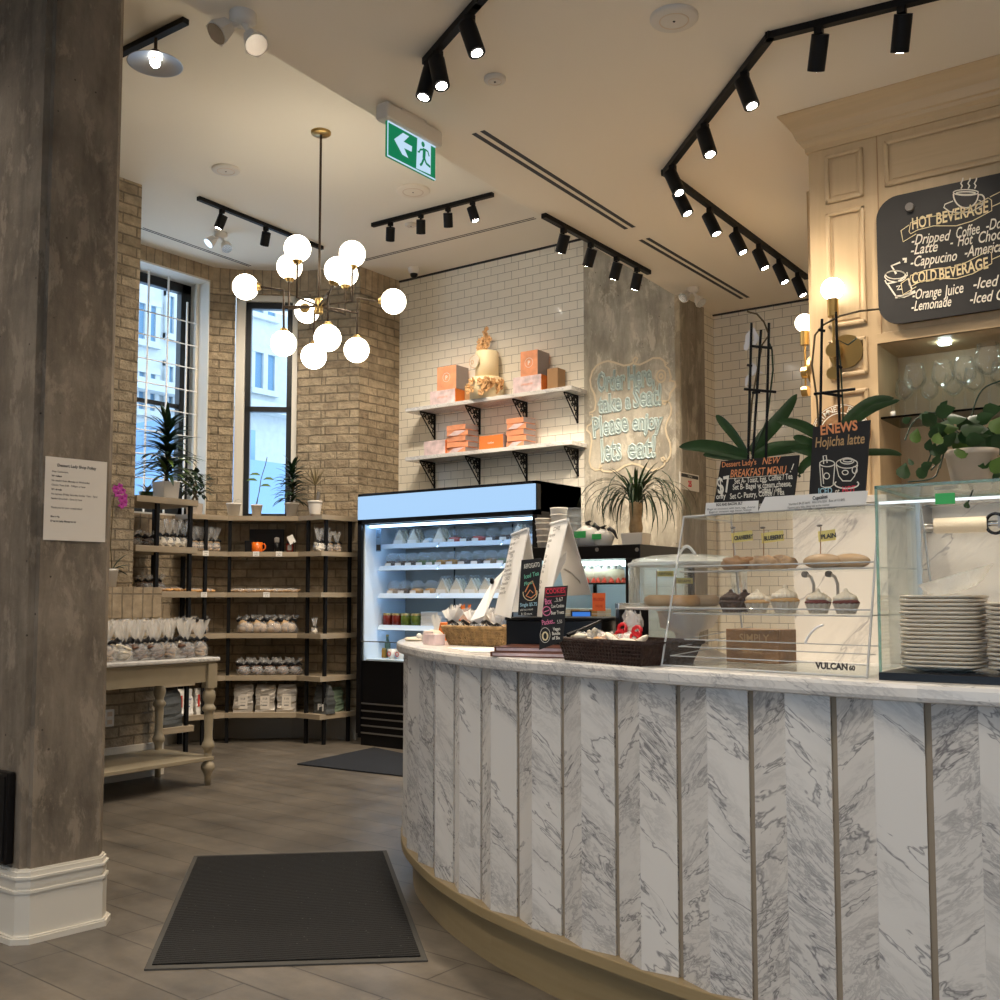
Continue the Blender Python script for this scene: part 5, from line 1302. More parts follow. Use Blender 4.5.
# ---------------------------------------------------------------- beverage chalkboard
def bp(px, py): p = onY(px, py, CY - .05); return (p.x, p.z)
L0 = bp(877, 250)[0]; zt_ = 3.185; zb_ = 2.535; bw = 1.25; bh = zt_ - zb_
zt_ = bp(940, 186)[1]; zb_ = bp(940, 317.5)[1]; bh = zt_ - zb_
t = thing('beverage_chalkboard', 'large black round-cornered chalkboard listing hot and cold beverages, on the cabinet', 'chalkboard', (L0, CY - .05, zb_))
def rrect(w, h, r, n=8):
    out = []
    for cx_, cz_, a0 in ((w - r, r, -90), (w - r, h - r, 0), (r, h - r, 90), (r, r, 180)):
        for k in range(n + 1): a = radians(a0 + 90 * k / n); out.append((cx_ + r * cos(a), cz_ + r * sin(a)))
    return out
MX = Matrix.Rotation(pi / 2, 4, 'X')
MB().prism(rrect(bw, bh, .10), -.0, .022, Matrix.Translation((0, .022, 0)) @ MX).build('board', 'chalkboard', t, bevel=.003)
o_ = MB(); q = bp(910.5, 208); o_.cyl((q[0] - L0, 0, q[1] - zb_), (q[0] - L0, -.022, q[1] - zb_), .019, seg=20); o_.build('standoff', 'ink_grey', t)
for q in ((936, 316.5), ):
    pass
def BP(u, v):   # board drawing coordinates taken from the detail view
    q = bp(870 + u * .16, 170 + v * .16); return (q[0] - L0, q[1] - zb_)
E1 = -.003
mw, mc = MB(), MB()
def wr(mb, s_, u, v, u2, v2, sz, shear=.25, bold=.0010): x, z = BP(u, v); text(mb, s_, sz, x, z, E1, shear=shear, bold=bold, to=BP(u2, v2))
wr(mc, 'HOT', 262, 372, 392, 345, .075, 0, .0015); wr(mc, 'BEVERAGE', 412, 342, 745, 262, .075, .1, .0015)
wr(mc, 'COLD', 262, 712, 418, 688, .072, 0, .0015); wr(mc, 'BEVERAGE', 432, 688, 745, 612, .072, .1, .0015)
for s_, u, v, u2, v2, sz in (('-Dripped', 255, 472, 505, 438, .068), ('Coffee', 535, 432, 690, 395, .072), ('-Latte', 250, 532, 425, 508, .068), ('-', 497, 480, 520, 477, .06), ('Hot', 545, 478, 645, 462, .07), ('Chocolate', 672, 460, 960, 405, .072), ('-Cappucino', 250, 608, 545, 565, .068), ('-Americano', 588, 548, 900, 495, .072), ('-Orange', 262, 812, 448, 785, .066), ('Juice', 468, 790, 588, 765, .07), ('-Lemonade', 256, 884, 510, 850, .066), ('-Iced Latte', 640, 745, 985, 700, .07), ('-Iced Coffee', 620, 838, 985, 790, .07), ('-Double Espresso', 722, 380, 1180, 300, .07), ('-Soda', 985, 560, 1100, 535, .06)): wr(mw, s_, u, v, u2, v2, sz, .3, .0007)
def st(mb, pts, w=.004): stroke(mb, [BP(*p) for p in pts], w, E1)
# ribbons round the headings
for dv in (0, 330):
    st(mc, [(245, 385 + dv), (255, 330 + dv), (340, 300 + dv), (430, 285 + dv), (530, 280 + dv), (620, 240 + dv), (740, 175 + dv), (760, 190 + dv), (762, 255 + dv), (640, 320 + dv), (540, 350 + dv), (400, 350 + dv), (300, 375 + dv), (255, 400 + dv), (245, 385 + dv)])
    st(mc, [(245, 345 + dv), (195, 380 + dv), (208, 450 + dv), (290, 400 + dv)]); st(mc, [(750, 170 + dv), (830, 130 + dv)]); st(mc, [(762, 230 + dv), (830, 200 + dv)])
# steaming cup and saucer
def ST(cu_, cv_, ru, rv, a0=0, a1=360): return [(cu_ + ru * cos(radians(a)), cv_ + rv * sin(radians(a))) for a in range(a0, a1 + 1, 12)]
st(mw, ST(600, 142, 78, 18), .005); st(mw, ST(600, 146, 60, 9), .006); st(mw, ST(600, 150, 78, 88, 0, 180), .006); st(mw, ST(690, 185, 26, 30, -110, 130), .006); st(mw, [(520, 195), (470, 215), (462, 235), (500, 262), (570, 268), (640, 258), (700, 225), (712, 205), (680, 190)], .005)
for u in (570, 615, 655): st(mw, [(u, 118), (u + 8, 100), (u - 2, 85), (u + 10, 65), (u + 12, 50)], .006)
# iced cup with straw
st(mw, ST(160, 665, 66, 34), .005); st(mw, ST(160, 655, 60, 26), .004); st(mw, [(95, 690), (105, 712), (170, 700), (235, 660), (232, 640)], .006); st(mw, [(112, 715), (160, 785), (185, 800), (250, 775), (262, 745), (240, 680)], .007); st(mw, [(165, 650), (135, 600), (190, 578)], .009); st(mw, [(205, 560), (225, 555), (222, 580)], .012); st(mw, [(160, 795), (215, 790), (285, 760)], .014)
st(mw, [(165, 730), (190, 722), (172, 750), (200, 745)], .006)
mw.build('chalk_lettering', 'chalk_white', t); mc.build('chalk_headings', 'chalk_cream', t)

# ---------------------------------------------------------------- brass sconces
def sconce(loc, rz, label):
    t = thing('wall_sconce', label, 'wall lamp', loc, rz, 'brass globe sconces on the cabinet')
    MB().cyl((.03, 0, 0), (.03, -.018, 0), .082, seg=32).build('back_plate', 'brass', t, bevel=.004)
    mb = MB(); mb.cyl((0, -.018, 0), (0, -.075, 0), .012); mb.cyl((-.01, -.05, 0), (-.01, -.085, 0), .035, seg=24); mb.build('arm', 'brass', t)
    MB().cyl((-.01, -.068, -.125), (-.01, -.068, .18), .0065).build('stem', 'brass', t)
    MB().cyl((-.012, -.05, -.112), (-.012, -.088, -.112), .030, seg=24).build('counterweight', 'brass', t)
    MB().cyl((-.01, -.068, .165), (-.01, -.068, .25), .026, seg=20).build('lamp_holder', 'brass', t, bevel=.003)
    MB().sphere((-.01, -.068, .300), .054, 28, 18).build('globe', 'globe', t)
    return t
p = onY(840.5, 353, CY); sconce((p.x + .00, CY, p.z), 0, 'brass sconce with a white globe on the cabinet front beside the chalkboard')
struct(MB().box((-2.03, 5.90, 0), (1.6, 6.4, LO)).build('wall_service', 'cabinet_wood'))
sg = onY(799, 373, 6.0); sconce((-2.03, 6.0, sg.z), -pi / 2, 'brass sconce with a white globe on the shaded left side of the cabinet')

# ---------------------------------------------------------------- wine glasses in the niche
def wineglass(R, H_):
    o = thing('wine_glass', '', 'glass'); s = H_ * .48
    MB().lathe([(0, 0), (R * .8, .002), (R * .75, .004), (.006, .008), (.0045, .02), (.004, s)], seg=20).build('stem', 'wine_glass', o)
    MB().lathe([(.004, s), (R * .5, s + .01), (R * .9, s + H_ * .14), (R, s + H_ * .22), (R * .92, s + H_ * .36), (R * .75, H_), (R * .73, H_), (R * .90, s + H_ * .36), (R * .98, s + H_ * .22), (R * .88, s + H_ * .15), (R * .48, s + .014), (0, s + .006)], seg=22).build('bowl', 'wine_glass', o)
    return o
g0 = wineglass(.046, .22); gl = []
for k, (px, dy_, sc_) in enumerate(((905, .22, .95), (916, .10, 1.12), (930, .25, .9), (944, .10, 1.12), (954, .26, .98), (965.5, .12, 1.15), (975, .25, 1.05), (990, .09, 1.35), (1003, .24, 1.1))):
    p = onY(px, 410, CY + dy_); nm_ = f'clear stemmed wine glass on the smoked shelf, {ORD[k]} from the left'
    if k == 0: g0.location = (p.x, CY + dy_, 2.109); g0.scale = (sc_,) * 3; g0['label'] = nm_; g0['group'] = 'wine glasses in the niche'; KIDS[g0.name] = [(c, kids(c)) for c in kids(g0)]
    else: dup(g0, (p.x, CY + dy_, 2.109), 0, nm_, 'wine glasses in the niche', sc_)
p = onY(893, 413, CY + .08)
o = thing('salt_shaker', 'tiny white shaker with a clear top at the left end of the smoked shelf', 'shaker', (p.x, CY + .08, 2.109))
MB().lathe([(0, 0), (.013, 0), (.012, .03), (0, .03)], seg=14).build('shaker_body', 'pot_white', o); MB().lathe([(.011, .03), (.006, .065), (0, .067)], seg=14).build('shaker_top', 'wine_glass', o)
# round wooden sign behind the hojicha board
p = onY(830, 440, 4.75)
cS = onY(840, 433, CY - .045)
o = thing('round_sign', 'round brown sign with cream ring lettering, half hidden behind the tall chalkboard', 'sign', cS, 0)
r_ = (onY(841, 404, CY) - onY(841, 433, CY)).length
MB().cyl((0, 0, 0), (0, .02, 0), r_, seg=48).build('sign_board', 'bun_brown', o)
mb = MB(); stroke(mb, ell(0, 0, r_ * .96, r_ * .96, n=48), .004, -.002); stroke(mb, ell(0, 0, r_ * .68, r_ * .68, n=48), .005, -.002)
for k, ch in enumerate('SCHIMNEY BAKERS'):
    a = radians(168 - k * 11.3); m_ = Matrix.Translation((r_ * .74 * cos(a), 0, r_ * .74 * sin(a))) @ Matrix.Rotation(-(a - pi / 2), 4, 'Y'); text(mb, ch, r_ * .26, 0, 0, -.002, align='CENTER', mat=m_, bold=.0005)
for k in range(4): stroke(mb, ell(-r_ * .3 + r_ * .2 * k, r_ * .25, .008, .012), .003, -.002)
mb.build('lettering', 'chalk_white', o)
# ---------------------------------------------------------------- acrylic bakery display
CTZ = CT + .0005
zc = 1.505
BL = onZ(661.5, 666.5, CT); BR = onZ(867, 678.5, CT); TL = onZ(684, 516, zc); TR = onZ(880, 505, zc)
ux = Vector((BR.x - BL.x, BR.y - BL.y, 0)); cw = ux.length; ux.normalize(); uy = Vector((-ux.y, ux.x, 0)); crz = atan2(ux.y, ux.x)
t = thing('bakery_display', 'clear slant-fronted acrylic bakery display with trays of cupcakes on the counter', 'display case', (BL.x, BL.y, CTZ), crz)
def cl(p): q = p - Vector((BL.x, BL.y, CTZ)); return Vector((q.dot(ux), q.dot(uy), q.z))
ins = max(.05, (cl(TL).y + cl(TR).y) / 2); px_at = lambda px_: (lambda r_: cl(ORG + r_ * ((Vector((BL.x, BL.y, CTZ)) + uy * ins - ORG).dot(uy) / r_.dot(uy))).x)(ray(px_, 510)); tx0 = px_at(684); tx1 = px_at(879.5); H_ = zc - CTZ; dep = ins + .26
X0a, X1a = 0.0, cw
def quadslab(mb, a, b, c, d, th):
    a, b, c, d = map(Vector, (a, b, c, d)); n = (b - a).cross(d - a).normalized() * th
    v = [a, b, c, d, a + n, b + n, c + n, d + n]; mb.add(v, [(0, 3, 2, 1), (4, 5, 6, 7), (0, 1, 5, 4), (1, 2, 6, 5), (2, 3, 7, 6), (3, 0, 4, 7)])
mb = MB(); quadslab(mb, (0, 0, 0.0), (cw, 0, 0.0), (tx1, ins, H_), (tx0, ins, H_), -.004); mb.build('front_panel', 'acrylic', t)
mb = MB(); mb.add([(0, 0, 0), (0, dep, 0), (tx0, dep, H_), (tx0, ins, H_)], [(0, 1, 2, 3)]); mb.build('side_panel', 'acrylic', t)
mb = MB(); mb.add([(cw, 0, 0), (cw, dep, 0), (tx1, dep, H_), (tx1, ins, H_)], [(0, 1, 2, 3)]); mb.build('side_panel', 'acrylic', t)
mb = MB(); mb.box((tx0, ins, H_ - .004), (tx1, dep, H_)); mb.build('top_panel', 'acrylic', t)
mb = MB(); mb.box((0.004, 0.004, 0), (cw - .004, dep, .006)); mb.build('base_panel', 'acrylic', t)
mb = MB()
for a, b in (((0, 0, 0), (tx0, ins, H_)), ((cw, 0, 0), (tx1, ins, H_)), ((tx0, ins, H_), (tx1, ins, H_)), ((0, 0, .003), (cw, 0, .003)), ((tx0, ins, H_), (tx0, dep, H_)), ((tx1, ins, H_), (tx1, dep, H_)), ((0, dep, 0), (tx0, dep, H_)), ((cw, dep, 0), (tx1, dep, H_))): mb.cyl(a, b, .0032, seg=6)
mb.build('polished_edge', 'acrylic_edge', t)
sh_z = []
for k, (yy) in enumerate((570, 615)):
    f = .62 if k == 0 else .34
    yl = ins * f + .012; P_ = Vector((BL.x, BL.y, CTZ)) + uy * yl; r = ray(780, yy); tt = (P_ - ORG).dot(uy) / r.dot(uy); z = (ORG + r * tt).z - CTZ; sh_z.append((z, yl))
    xa = tx0 * f + .006; xb = cw + (tx1 - cw) * f - .006
    tr_ = MB(); tr_.box((xa, yl, z), (xb, dep - .01, z + .004)); tr_.box((xa, yl, z), (xb, yl + .004, z + .016)); s1 = tr_.build('shelf', 'acrylic', t)
    e = MB(); e.cyl((xa, yl, z + .016), (xb, yl, z + .016), .0025, seg=6); e.cyl((xa, yl, z), (xb, yl, z), .0022, seg=6); e.cyl((xa, yl, z + .002), (xa, dep, z + .002), .002, seg=6); e.cyl((xb, yl, z + .002), (xb, dep, z + .002), .002, seg=6); e.build('shelf_edge', 'acrylic_edge', s1)
mb = MB()
for z_, y_ in ((.03, .03), (.055, .07), (.075, .10)):
    mb.cyl((.01, y_, z_), (cw - .01, y_, z_), .0018, seg=6); mb.cyl((.012, y_, z_), (.03, dep - .01, z_ + .03), .0016, seg=6)
mb.build('tray_reflection_ribs', 'acrylic_edge', t)  # ribs added for tray edges and to stand in for reflections inside the acrylic
mb = MB(); mb.tube([(cw - .10 + .075 * cos(a), -.002, .03 + .10 * sin(a)) for a in [radians(100 + 5 * k) for k in range(11)]], .003, 6); mb.build('finger_slot', 'ice_white', t)
mb = MB(); text(mb, 'VULCAN', .022, cw - .135, .018, -.003, bold=.0012); text(mb, '60', .016, cw - .045, .018, -.003, bold=.001); mb.build('maker_sticker', 'ink', t)
def disp(px, k, dy_=.05):
    z, yl = sh_z[k] if k < 2 else (.004, .02)
    P_ = Vector((BL.x, BL.y, CTZ)) + uy * (yl + dy_); r = ray(px, 600); tt = (P_ - ORG).dot(uy) / r.dot(uy); q = ORG + r * tt; return Vector((q.x, q.y, CTZ + z + (.0045 if k < 2 else .003)))
def cupcake(cake, icing, seed, dark=False):
    o = thing('cupcake', '', 'cupcake'); mb = MB()
    n = 28; pr = [(.024, 0), (.036, .036)]; vs = []
    for r_, z_ in pr:
        for k in range(n): a = 2 * pi * k / n; rr = r_ + (.0015 if k % 2 else -.0015); vs.append((rr * cos(a), rr * sin(a), z_))
    mb.add(vs, [(k, (k + 1) % n, n + (k + 1) % n, n + k) for k in range(n)] + [tuple(range(n))[::-1]]); mb.build('paper_cup', 'foil_cup' if not dark else 'choc', o)
    MB().lathe([(.0, .03), (.035, .034), (.038, .04), (.03, .048), (0, .052)], seg=18).build('sponge', cake, o)
    mb = MB()
    for k in range(46):   # swirl
        f = k / 46; a = f * 6 * pi; rr = .027 * (1 - f) ** .8; mb.sphere((rr * cos(a), rr * sin(a), .048 + .024 * f), .0125 * (1 - .3 * f), 7, 5, jit=.15, seed=k + seed)
    mb.sphere((0, 0, .080), .007, 7, 5, scale=(1, 1, 1.2)); mb.build('icing_swirl', icing, o); return o
def flatten(c): c.scale = (.93, .93, .78)
cc1 = cupcake('choc', 'choc', 1, True); cc2 = cupcake('vanilla_cake', 'cream', 2); cc3 = cupcake('red_velvet', 'cream', 3)
put(cc1, disp(731, 1, .05), 'dark chocolate cupcake at the left front of the display', 'chocolate cupcakes')
put(cc1, disp(745, 1, .12), 'dark chocolate cupcake behind the other, beside the first vanilla cupcake', 'chocolate cupcakes', 1)
put(cc2, disp(757, 1, .05), 'vanilla cupcake with cream swirl, next to the chocolate ones', 'vanilla cupcakes')
put(cc2, disp(785, 1, .05), 'large vanilla cupcake with cream swirl, in the middle of the display', 'vanilla cupcakes', 1, (1.06, 1.06, .88))
put(cc3, disp(818, 1, .05), 'red velvet cupcake with low cream icing, left of the pair', 'red velvet cupcakes')
put(cc3, disp(846, 1, .05), 'red velvet cupcake with taller cream icing, rightmost in the display', 'red velvet cupcakes', 1, (1.0, 1.0, .88))
for c_ in (cc1, cc2, cc3): c_.scale = (.93, .93, .76)
for c_ in [c for c in COL.objects if c.name == 'cupcake.003' or (c.name.startswith('cupcake') and c.scale.x == 1.0)]: c_.scale = (.93, .93, .76)
def scone(px, dy_, label, mat, sc=1, seed=0):
    o = MB().sphere((0, 0, .014), .040 * sc, 18, 10, (1.15, .9, .66), jit=.22, seed=seed, squash=-.014).build('scone', mat); o.location = disp(px, 0, dy_); tag(o, label, 'pastry', 'scones and bagels in the display')
scone(736, .05, 'dark brown scone at the left end of the upper display tray', 'bun_brown', .95, 1); scone(748, .12, 'dark scone behind the leftmost one on the upper display tray', 'bun_brown', 1, 2)
scone(765, .06, 'golden berry scone in front of the blueberry flag', 'cookie', 1, 3); scone(783, .12, 'golden berry scone behind, right of the blueberry flag', 'cookie', 1.0, 4)
for px, dy_, lb in ((824, .05, 'smooth golden bagel under the plain flag'), (851, .09, 'smooth golden bagel rightmost on the upper tray')):
    o = MB().sphere((0, 0, .018), .047, 20, 12, (1.15, 1, .45), squash=-.018).build('bagel', 'bagel'); o.location = disp(px, 0, dy_); tag(o, lb, 'pastry', 'scones and bagels in the display')
o = MB().box((-.10, 0, -.001), (.10, .13, .0005)).build('paper_liner', 'paper'); o.location = disp(822, 0, .0); o.rotation_euler = (0, 0, crz); o.location.z -= .001; tag(o, 'white paper liner hanging over the tray edge under the bagels', 'paper')
def flag(px, ytop, ybot, body, label, w=.075, dy_=.10):
    p = disp(px, 0, dy_); P_ = Vector(p); r = ray(px, ytop); tt = (P_ - ORG).dot(uy) / r.dot(uy); zt2 = (ORG + r * tt).z - p.z
    o = thing('flavour_flag', label, 'sign', p, crz, 'yellow flavour flags'); MB().cyl((0, 0, 0), (0.004, 0, zt2), .0015, seg=6).build('pick', 'bun_brown', o)
    MB().box((.003, -.001, zt2 - .042), (w, .001, zt2 - .012), Matrix.Rotation(-.08, 4, 'Y')).build('flag', 'yellow_card', o); mb = MB(); text(mb, body, .017, .006, zt2 - .034, -.0025, bold=.0008, to=(w - .004, zt2 - .030)); mb.build('lettering', 'ink', o)
    MB().sphere((0, 0, zt2 + .004), .006, 6, 5, (1.6, 1, .6)).build('clip', 'ink_grey', o)
flag(734, 529, 560, 'CRANBERRY', 'yellow flag reading cranberry, leftmost in the display'); flag(764, 529, 560, 'BLUEBERRY', 'yellow flag reading blueberry in the display'); flag(821, 527, 560, 'PLAIN', 'yellow flag reading plain, above the bagels', .055)
for k, px in enumerate((814, 838)):
    p = disp(px, 1, .16); o = thing('serving_pick', f'bent grey pick behind the red velvet cupcakes, {ORD[k]} from the left', 'utensil', p, crz, 'bent picks')
    mb = MB(); mb.tube([(0, 0, 0), (0, 0, .08), (-.008, 0, .10), (-.022, 0, .108)], .0045, 8); mb.build('pick_stem', 'foil_cup', o); MB().cyl((-.026, -.006, .108), (-.026, .006, .108), .009, seg=12).build('pick_knob', 'ink_grey', o)
p = disp(751, 2, .20); o = thing('brown_carton', 'brown carton with faint lettering low inside the acrylic display', 'box', p, crz)
MB().box((-.088, 0, 0), (.088, .10, .098)).build('carton', 'bun_brown', o, bevel=.002); mb = MB(); text(mb, 'SIMPLY', .032, -.04, .062, -.003, bold=.0005); text(mb, 'BAKED', .022, -.03, .03, -.003); mb.build('lettering', 'chalk_tan', o)
# -- things on top of the display
P1_ = Vector((BL.x, BL.y, CTZ)) + ux * tx0 + uy * (ins + .02); TOPZ = zc + .001
def topboard(name, label, cat, c, dy_, bpx, mats, parts, th=.006, grp=None, lean=0):
    """board standing on the display top; bpx = 4 photo corners TL,TR,BR,BL"""
    P_ = Vector((BL.x, BL.y, TOPZ)) + uy * (ins + dy_); pm_ = PlaneMap(P_, crz); q = [pm_(*c_) for c_ in bpx]; x0 = q[3][0]; base = TOPZ
    o = thing(name, label, cat, P_ + ux * x0, crz, grp); pts = [(a - x0, max(0.0, b)) for a, b in q]
    mb = MB(); v = [(a, 0, b) for a, b in pts] + [(a, th, b) for a, b in pts]; mb.add(v, [(0, 3, 2, 1), (4, 5, 6, 7), (0, 1, 5, 4), (1, 2, 6, 5), (2, 3, 7, 6), (3, 0, 4, 7)]); mb.build(parts[0], mats[0], o)
    f = lambda px, py: (lambda r: (r[0] - x0, r[1]))(pm_(px, py)); return o, f
o, f = topboard('breakfast_board', 'small tilted chalkboard offering a seven dollar breakfast menu, on the display', 'chalkboard', 0, .13, ((721, 461), (799, 455), (792, 511), (712, 515)), ('chalkboard',), ('board',))
Z_ = lambda u, v: (700 + u * .11, 450 + v * .11)
def cw_(mb, s_, u, v, u2, v2, sz, **k): a = f(*Z_(u, v)); b = f(*Z_(u2, v2)); text(mb, s_, sz, a[0], a[1], -.002, to=b, **k)
mb = MB(); cw_(mb, 'Dessert Lady\'s', 200, 158, 515, 132, .024, bold=.0003); cw_(mb, 'NEW', 565, 132, 740, 118, .030, shear=.3, bold=.0003); cw_(mb, 'BREAKFAST MENU', 275, 250, 790, 215, .034, shear=.2, bold=.0004); mb.build('orange_chalk', 'chalk_orange', o)
mb = MB(); cw_(mb, '$7', 165, 400, 285, 375, .072, bold=.0015)
for r_ in (('Set A- Toast, Egg, Coffee / Tea', 315, 308, 845, 262), ('Set B- Bagel w cream cheese,', 300, 362, 835, 328), ('Coffee / Tea', 535, 392, 745, 378), ('Set C- Pastry, Coffee / Tea', 275, 445, 770, 405), ('only', 150, 447, 240, 438)): cw_(mb, r_[0], *r_[1:], .024, bold=.0004)
a, b = f(*Z_(265, 262)), f(*Z_(770, 225)); stroke(mb, [a, b], .0015, -.002); a, b = f(*Z_(835, 180)), f(*Z_(855, 125)); stroke(mb, [a, b], .003, -.002); stroke(mb, [f(*Z_(822, 200)), f(*Z_(830, 193))], .004, -.002)
cw_(mb, 'until 11:30', 540, 520, 690, 510, .022, bold=.0003); mb.build('white_chalk', 'chalk_white', o)
o, f = topboard('hojicha_board', 'tall black chalkboard advertising hojicha latte with two drawn cups, on the display', 'chalkboard', 0, .16, ((813, 427), (870, 420), (864, 509), (808, 512)), ('chalkboard',), ('board',))
Z_ = lambda u, v: (795 + u * .1, 380 + v * .1)
mb = MB(); cw_(mb, 'ENEWS', 255, 552, 630, 498, .040, bold=.0012); mb.build('orange_chalk', 'chalk_orange', o)
mb = MB(); cw_(mb, 'Hojicha latte', 200, 675, 700, 632, .042, bold=.0006, shear=.15); mb.build('tan_chalk', 'chalk_tan', o)
def fl_(mb, pts, w=.003): stroke(mb, [f(*Z_(*q)) for q in pts], w, -.002)
mb = MB(); E_l = lambda cx_, cy_, rx_, ry_, a0=0, a1=360: [(cx_ + rx_ * cos(radians(a)), cy_ + ry_ * sin(radians(a))) for a in range(a0, a1 + 1, 15)]
fl_(mb, E_l(325, 835, 75, 32)); fl_(mb, [(250, 845), (265, 1060), (300, 1075), (360, 1070), (385, 1050), (402, 835)]); fl_(mb, [(290, 840), (285, 760), (315, 755), (325, 830)], .0035); fl_(mb, [(275, 880), (290, 1040)]); fl_(mb, E_l(320, 960, 28, 30))
fl_(mb, E_l(522, 835, 106, 48)); fl_(mb, E_l(525, 810, 68, 30), .003); fl_(mb, E_l(530, 805, 45, 15), .003); fl_(mb, [(415, 850), (440, 960), (480, 1010), (560, 1010), (600, 960), (630, 850)]); fl_(mb, E_l(600, 900, 25, 35)); fl_(mb, E_l(520, 1040, 120, 45, -30, 210), .004); fl_(mb, E_l(505, 925, 30, 22)); mb.build('white_chalk', 'chalk_white', o)
mb = MB(); cw_(mb, 'ICED', 235, 1145, 375, 1135, .026, bold=.0006); mb.build('blue_chalk', 'chalk_blue', o)
mb = MB(); cw_(mb, 'HOT', 475, 1130, 610, 1118, .026, bold=.0006); mb.build('red_chalk', 'chalk_red', o)
mb = MB(); cw_(mb, 'or', 405, 1135, 450, 1130, .02, bold=.0004); mb.build('small_chalk', 'chalk_white', o)
o, f = topboard('paper_notice', 'small white printed paper strip at the left front of the display top', 'sign', 0, -.004, ((706, 503), (758.5, 500.5), (758, 514), (705, 516.5)), ('paper',), ('sheet',), .001)
Z_ = lambda u, v: (700 + u * .11, 450 + v * .11)
mb = MB(); cw_(mb, 'EGG AND BACON, BLT', 150, 510, 390, 495, .011, bold=.0003)
for r_ in (('Bagel or croissant with ham, egg, cheese', 70, 548, 505, 525), ('Bagel or croissant, egg, bacon, lettuce', 85, 575, 470, 550), ('Sandwich meal comes with tea or coffee', 90, 595, 480, 575)): cw_(mb, r_[0], *r_[1:], .008)
mb.build('print', 'ink', o)
o, f = topboard('paper_notice', 'wide white printed paper strip headed cookies, at the right front of the display top', 'sign', 0, -.006, ((765, 497), (868, 490.5), (866, 507), (758, 513)), ('paper',), ('sheet',), .001)
Z_ = lambda u, v: (770 + u * .2, 490 + v * .2)
mb = MB(); cw_(mb, 'Cupcakes', 215, 50, 290, 40, .014, bold=.0004)
for r_ in (('Standard $4.25 each   Box of 6 $24   Box of 12 $45', 95, 77, 375, 53), ('Flavours vary daily, please ask at the counter', 90, 95, 300, 78), ('Gluten friendly    vegan on request', 125, 104, 335, 90)): cw_(mb, r_[0], *r_[1:], .009)
mb.build('print', 'ink', o)
# orchids standing on the display
def orchid(px, dy_, label, leaves, stakes, extra=None):
    P_ = Vector((BL.x, BL.y, TOPZ)) + uy * (ins + dy_); r = ray(px, 500); tt = (P_ - ORG).dot(uy) / r.dot(uy); q = ORG + r * tt
    fw = Vector((-sin(YAW), cos(YAW), 0)); D_ = (q - ORG).dot(fw); o = thing('orchid_plant', label, 'plant', (q.x, q.y, TOPZ))
    L_ = lambda x, y, dd=0: onD(x, y, D_ + dd) - Vector(o.location)
    pot_round(o, .042, .055, 'pot_white'); mb = MB()
    for pts, w in leaves:
        P3 = [L_(*q_) for q_ in pts]; P3 = catmull3(P3, 4); n = len(P3); ws = [w * (sin(pi * min(1, .1 + .9 * k / (n - 1))) ** .6 if k < n - 1 else .05) for k in range(n)]
        mb.strip(P3, ws, side=(cos(YAW) * .25, sin(YAW) * .25, 1) if abs(pts[-1][0] - pts[0][0]) > abs(pts[-1][1] - pts[0][1]) * .6 else (cos(YAW), sin(YAW), .1), fold=.35)
    mb.build('foliage', 'leaf', o)
    for (a, b) in stakes: MB().cyl(L_(*a), L_(*b), .0042, seg=8).build('stake', 'black_metal', o)
    return o, L_
def catmull3(P, k=4):
    out = []
    for i in range(len(P) - 1):
        p0, p1, p2, p3 = [P[max(0, min(len(P) - 1, j))] for j in (i - 1, i, i + 1, i + 2)]
        for q in range(k):
            t_ = q / k; out.append(.5 * ((2 * p1) + (p2 - p0) * t_ + (2 * p0 - 5 * p1 + 4 * p2 - p3) * t_ * t_ + (3 * p1 - p0 - 3 * p2 + p3) * t_ ** 3))
    out.append(P[-1]); return out
o, L_ = orchid(749, .20, 'orchid with long arching leaves and three dark stakes, behind the breakfast board',
 [(((748, 458), (725, 450), (700, 446), (679, 447)), .022), (((748, 459), (730, 457), (712, 455), (703, 455)), .012), (((746, 453), (733, 435), (722, 422), (716, 415)), .015), (((751, 452), (768, 432), (785, 412), (797, 394)), .022), (((752, 456), (772, 449), (795, 446), (812, 442)), .022), (((755, 460), (760, 466), (764, 472)), .012)],
 [((747, 500), (751.5, 323)), ((750, 500), (761, 330)), ((765, 500), (769, 323))])
mb = MB(); mb.tube([L_(*q) for q in ((748, 455), (752, 400), (762, 345), (769, 335), (764, 322), (757, 314), (747, 311.5))], .003, 6); mb.build('flower_stem', 'stem', o)
mb = MB(); mb.tube([L_(*q) for q in ((752, 455), (767, 420), (773, 370), (772, 350), (768, 340))], .003, 6); mb.build('flower_stem', 'leaf_dark', o)
mb = MB()
for a, b in (((744, 389), (776, 392)), ((751, 346), (772, 348)), ((747, 365), (752, 366)), ((752, 393), (760, 392))): mb.cyl(L_(*a), L_(*b), .0045, seg=8)
mb.build('stake_clip', 'black_metal', o)
mb = MB()
for (a, b, c, w) in (((754, 328), (749, 336), (746, 350), .011), ((754, 330), (757, 338), (754, 345), .009), ((749, 340), (746, 346), (745, 350), .008), ((752, 363), (755, 368), (752, 376), .010), ((757, 370), (760, 372), (763, 373), .005), ((750, 374), (747, 379), (746, 386), .006)): mb.strip([L_(*a), L_(*b), L_(*c)], [w * .4, w, w * .4], side=(cos(YAW), sin(YAW), .2), fold=.3)
mb.build('white_petals', 'petal_white', o)
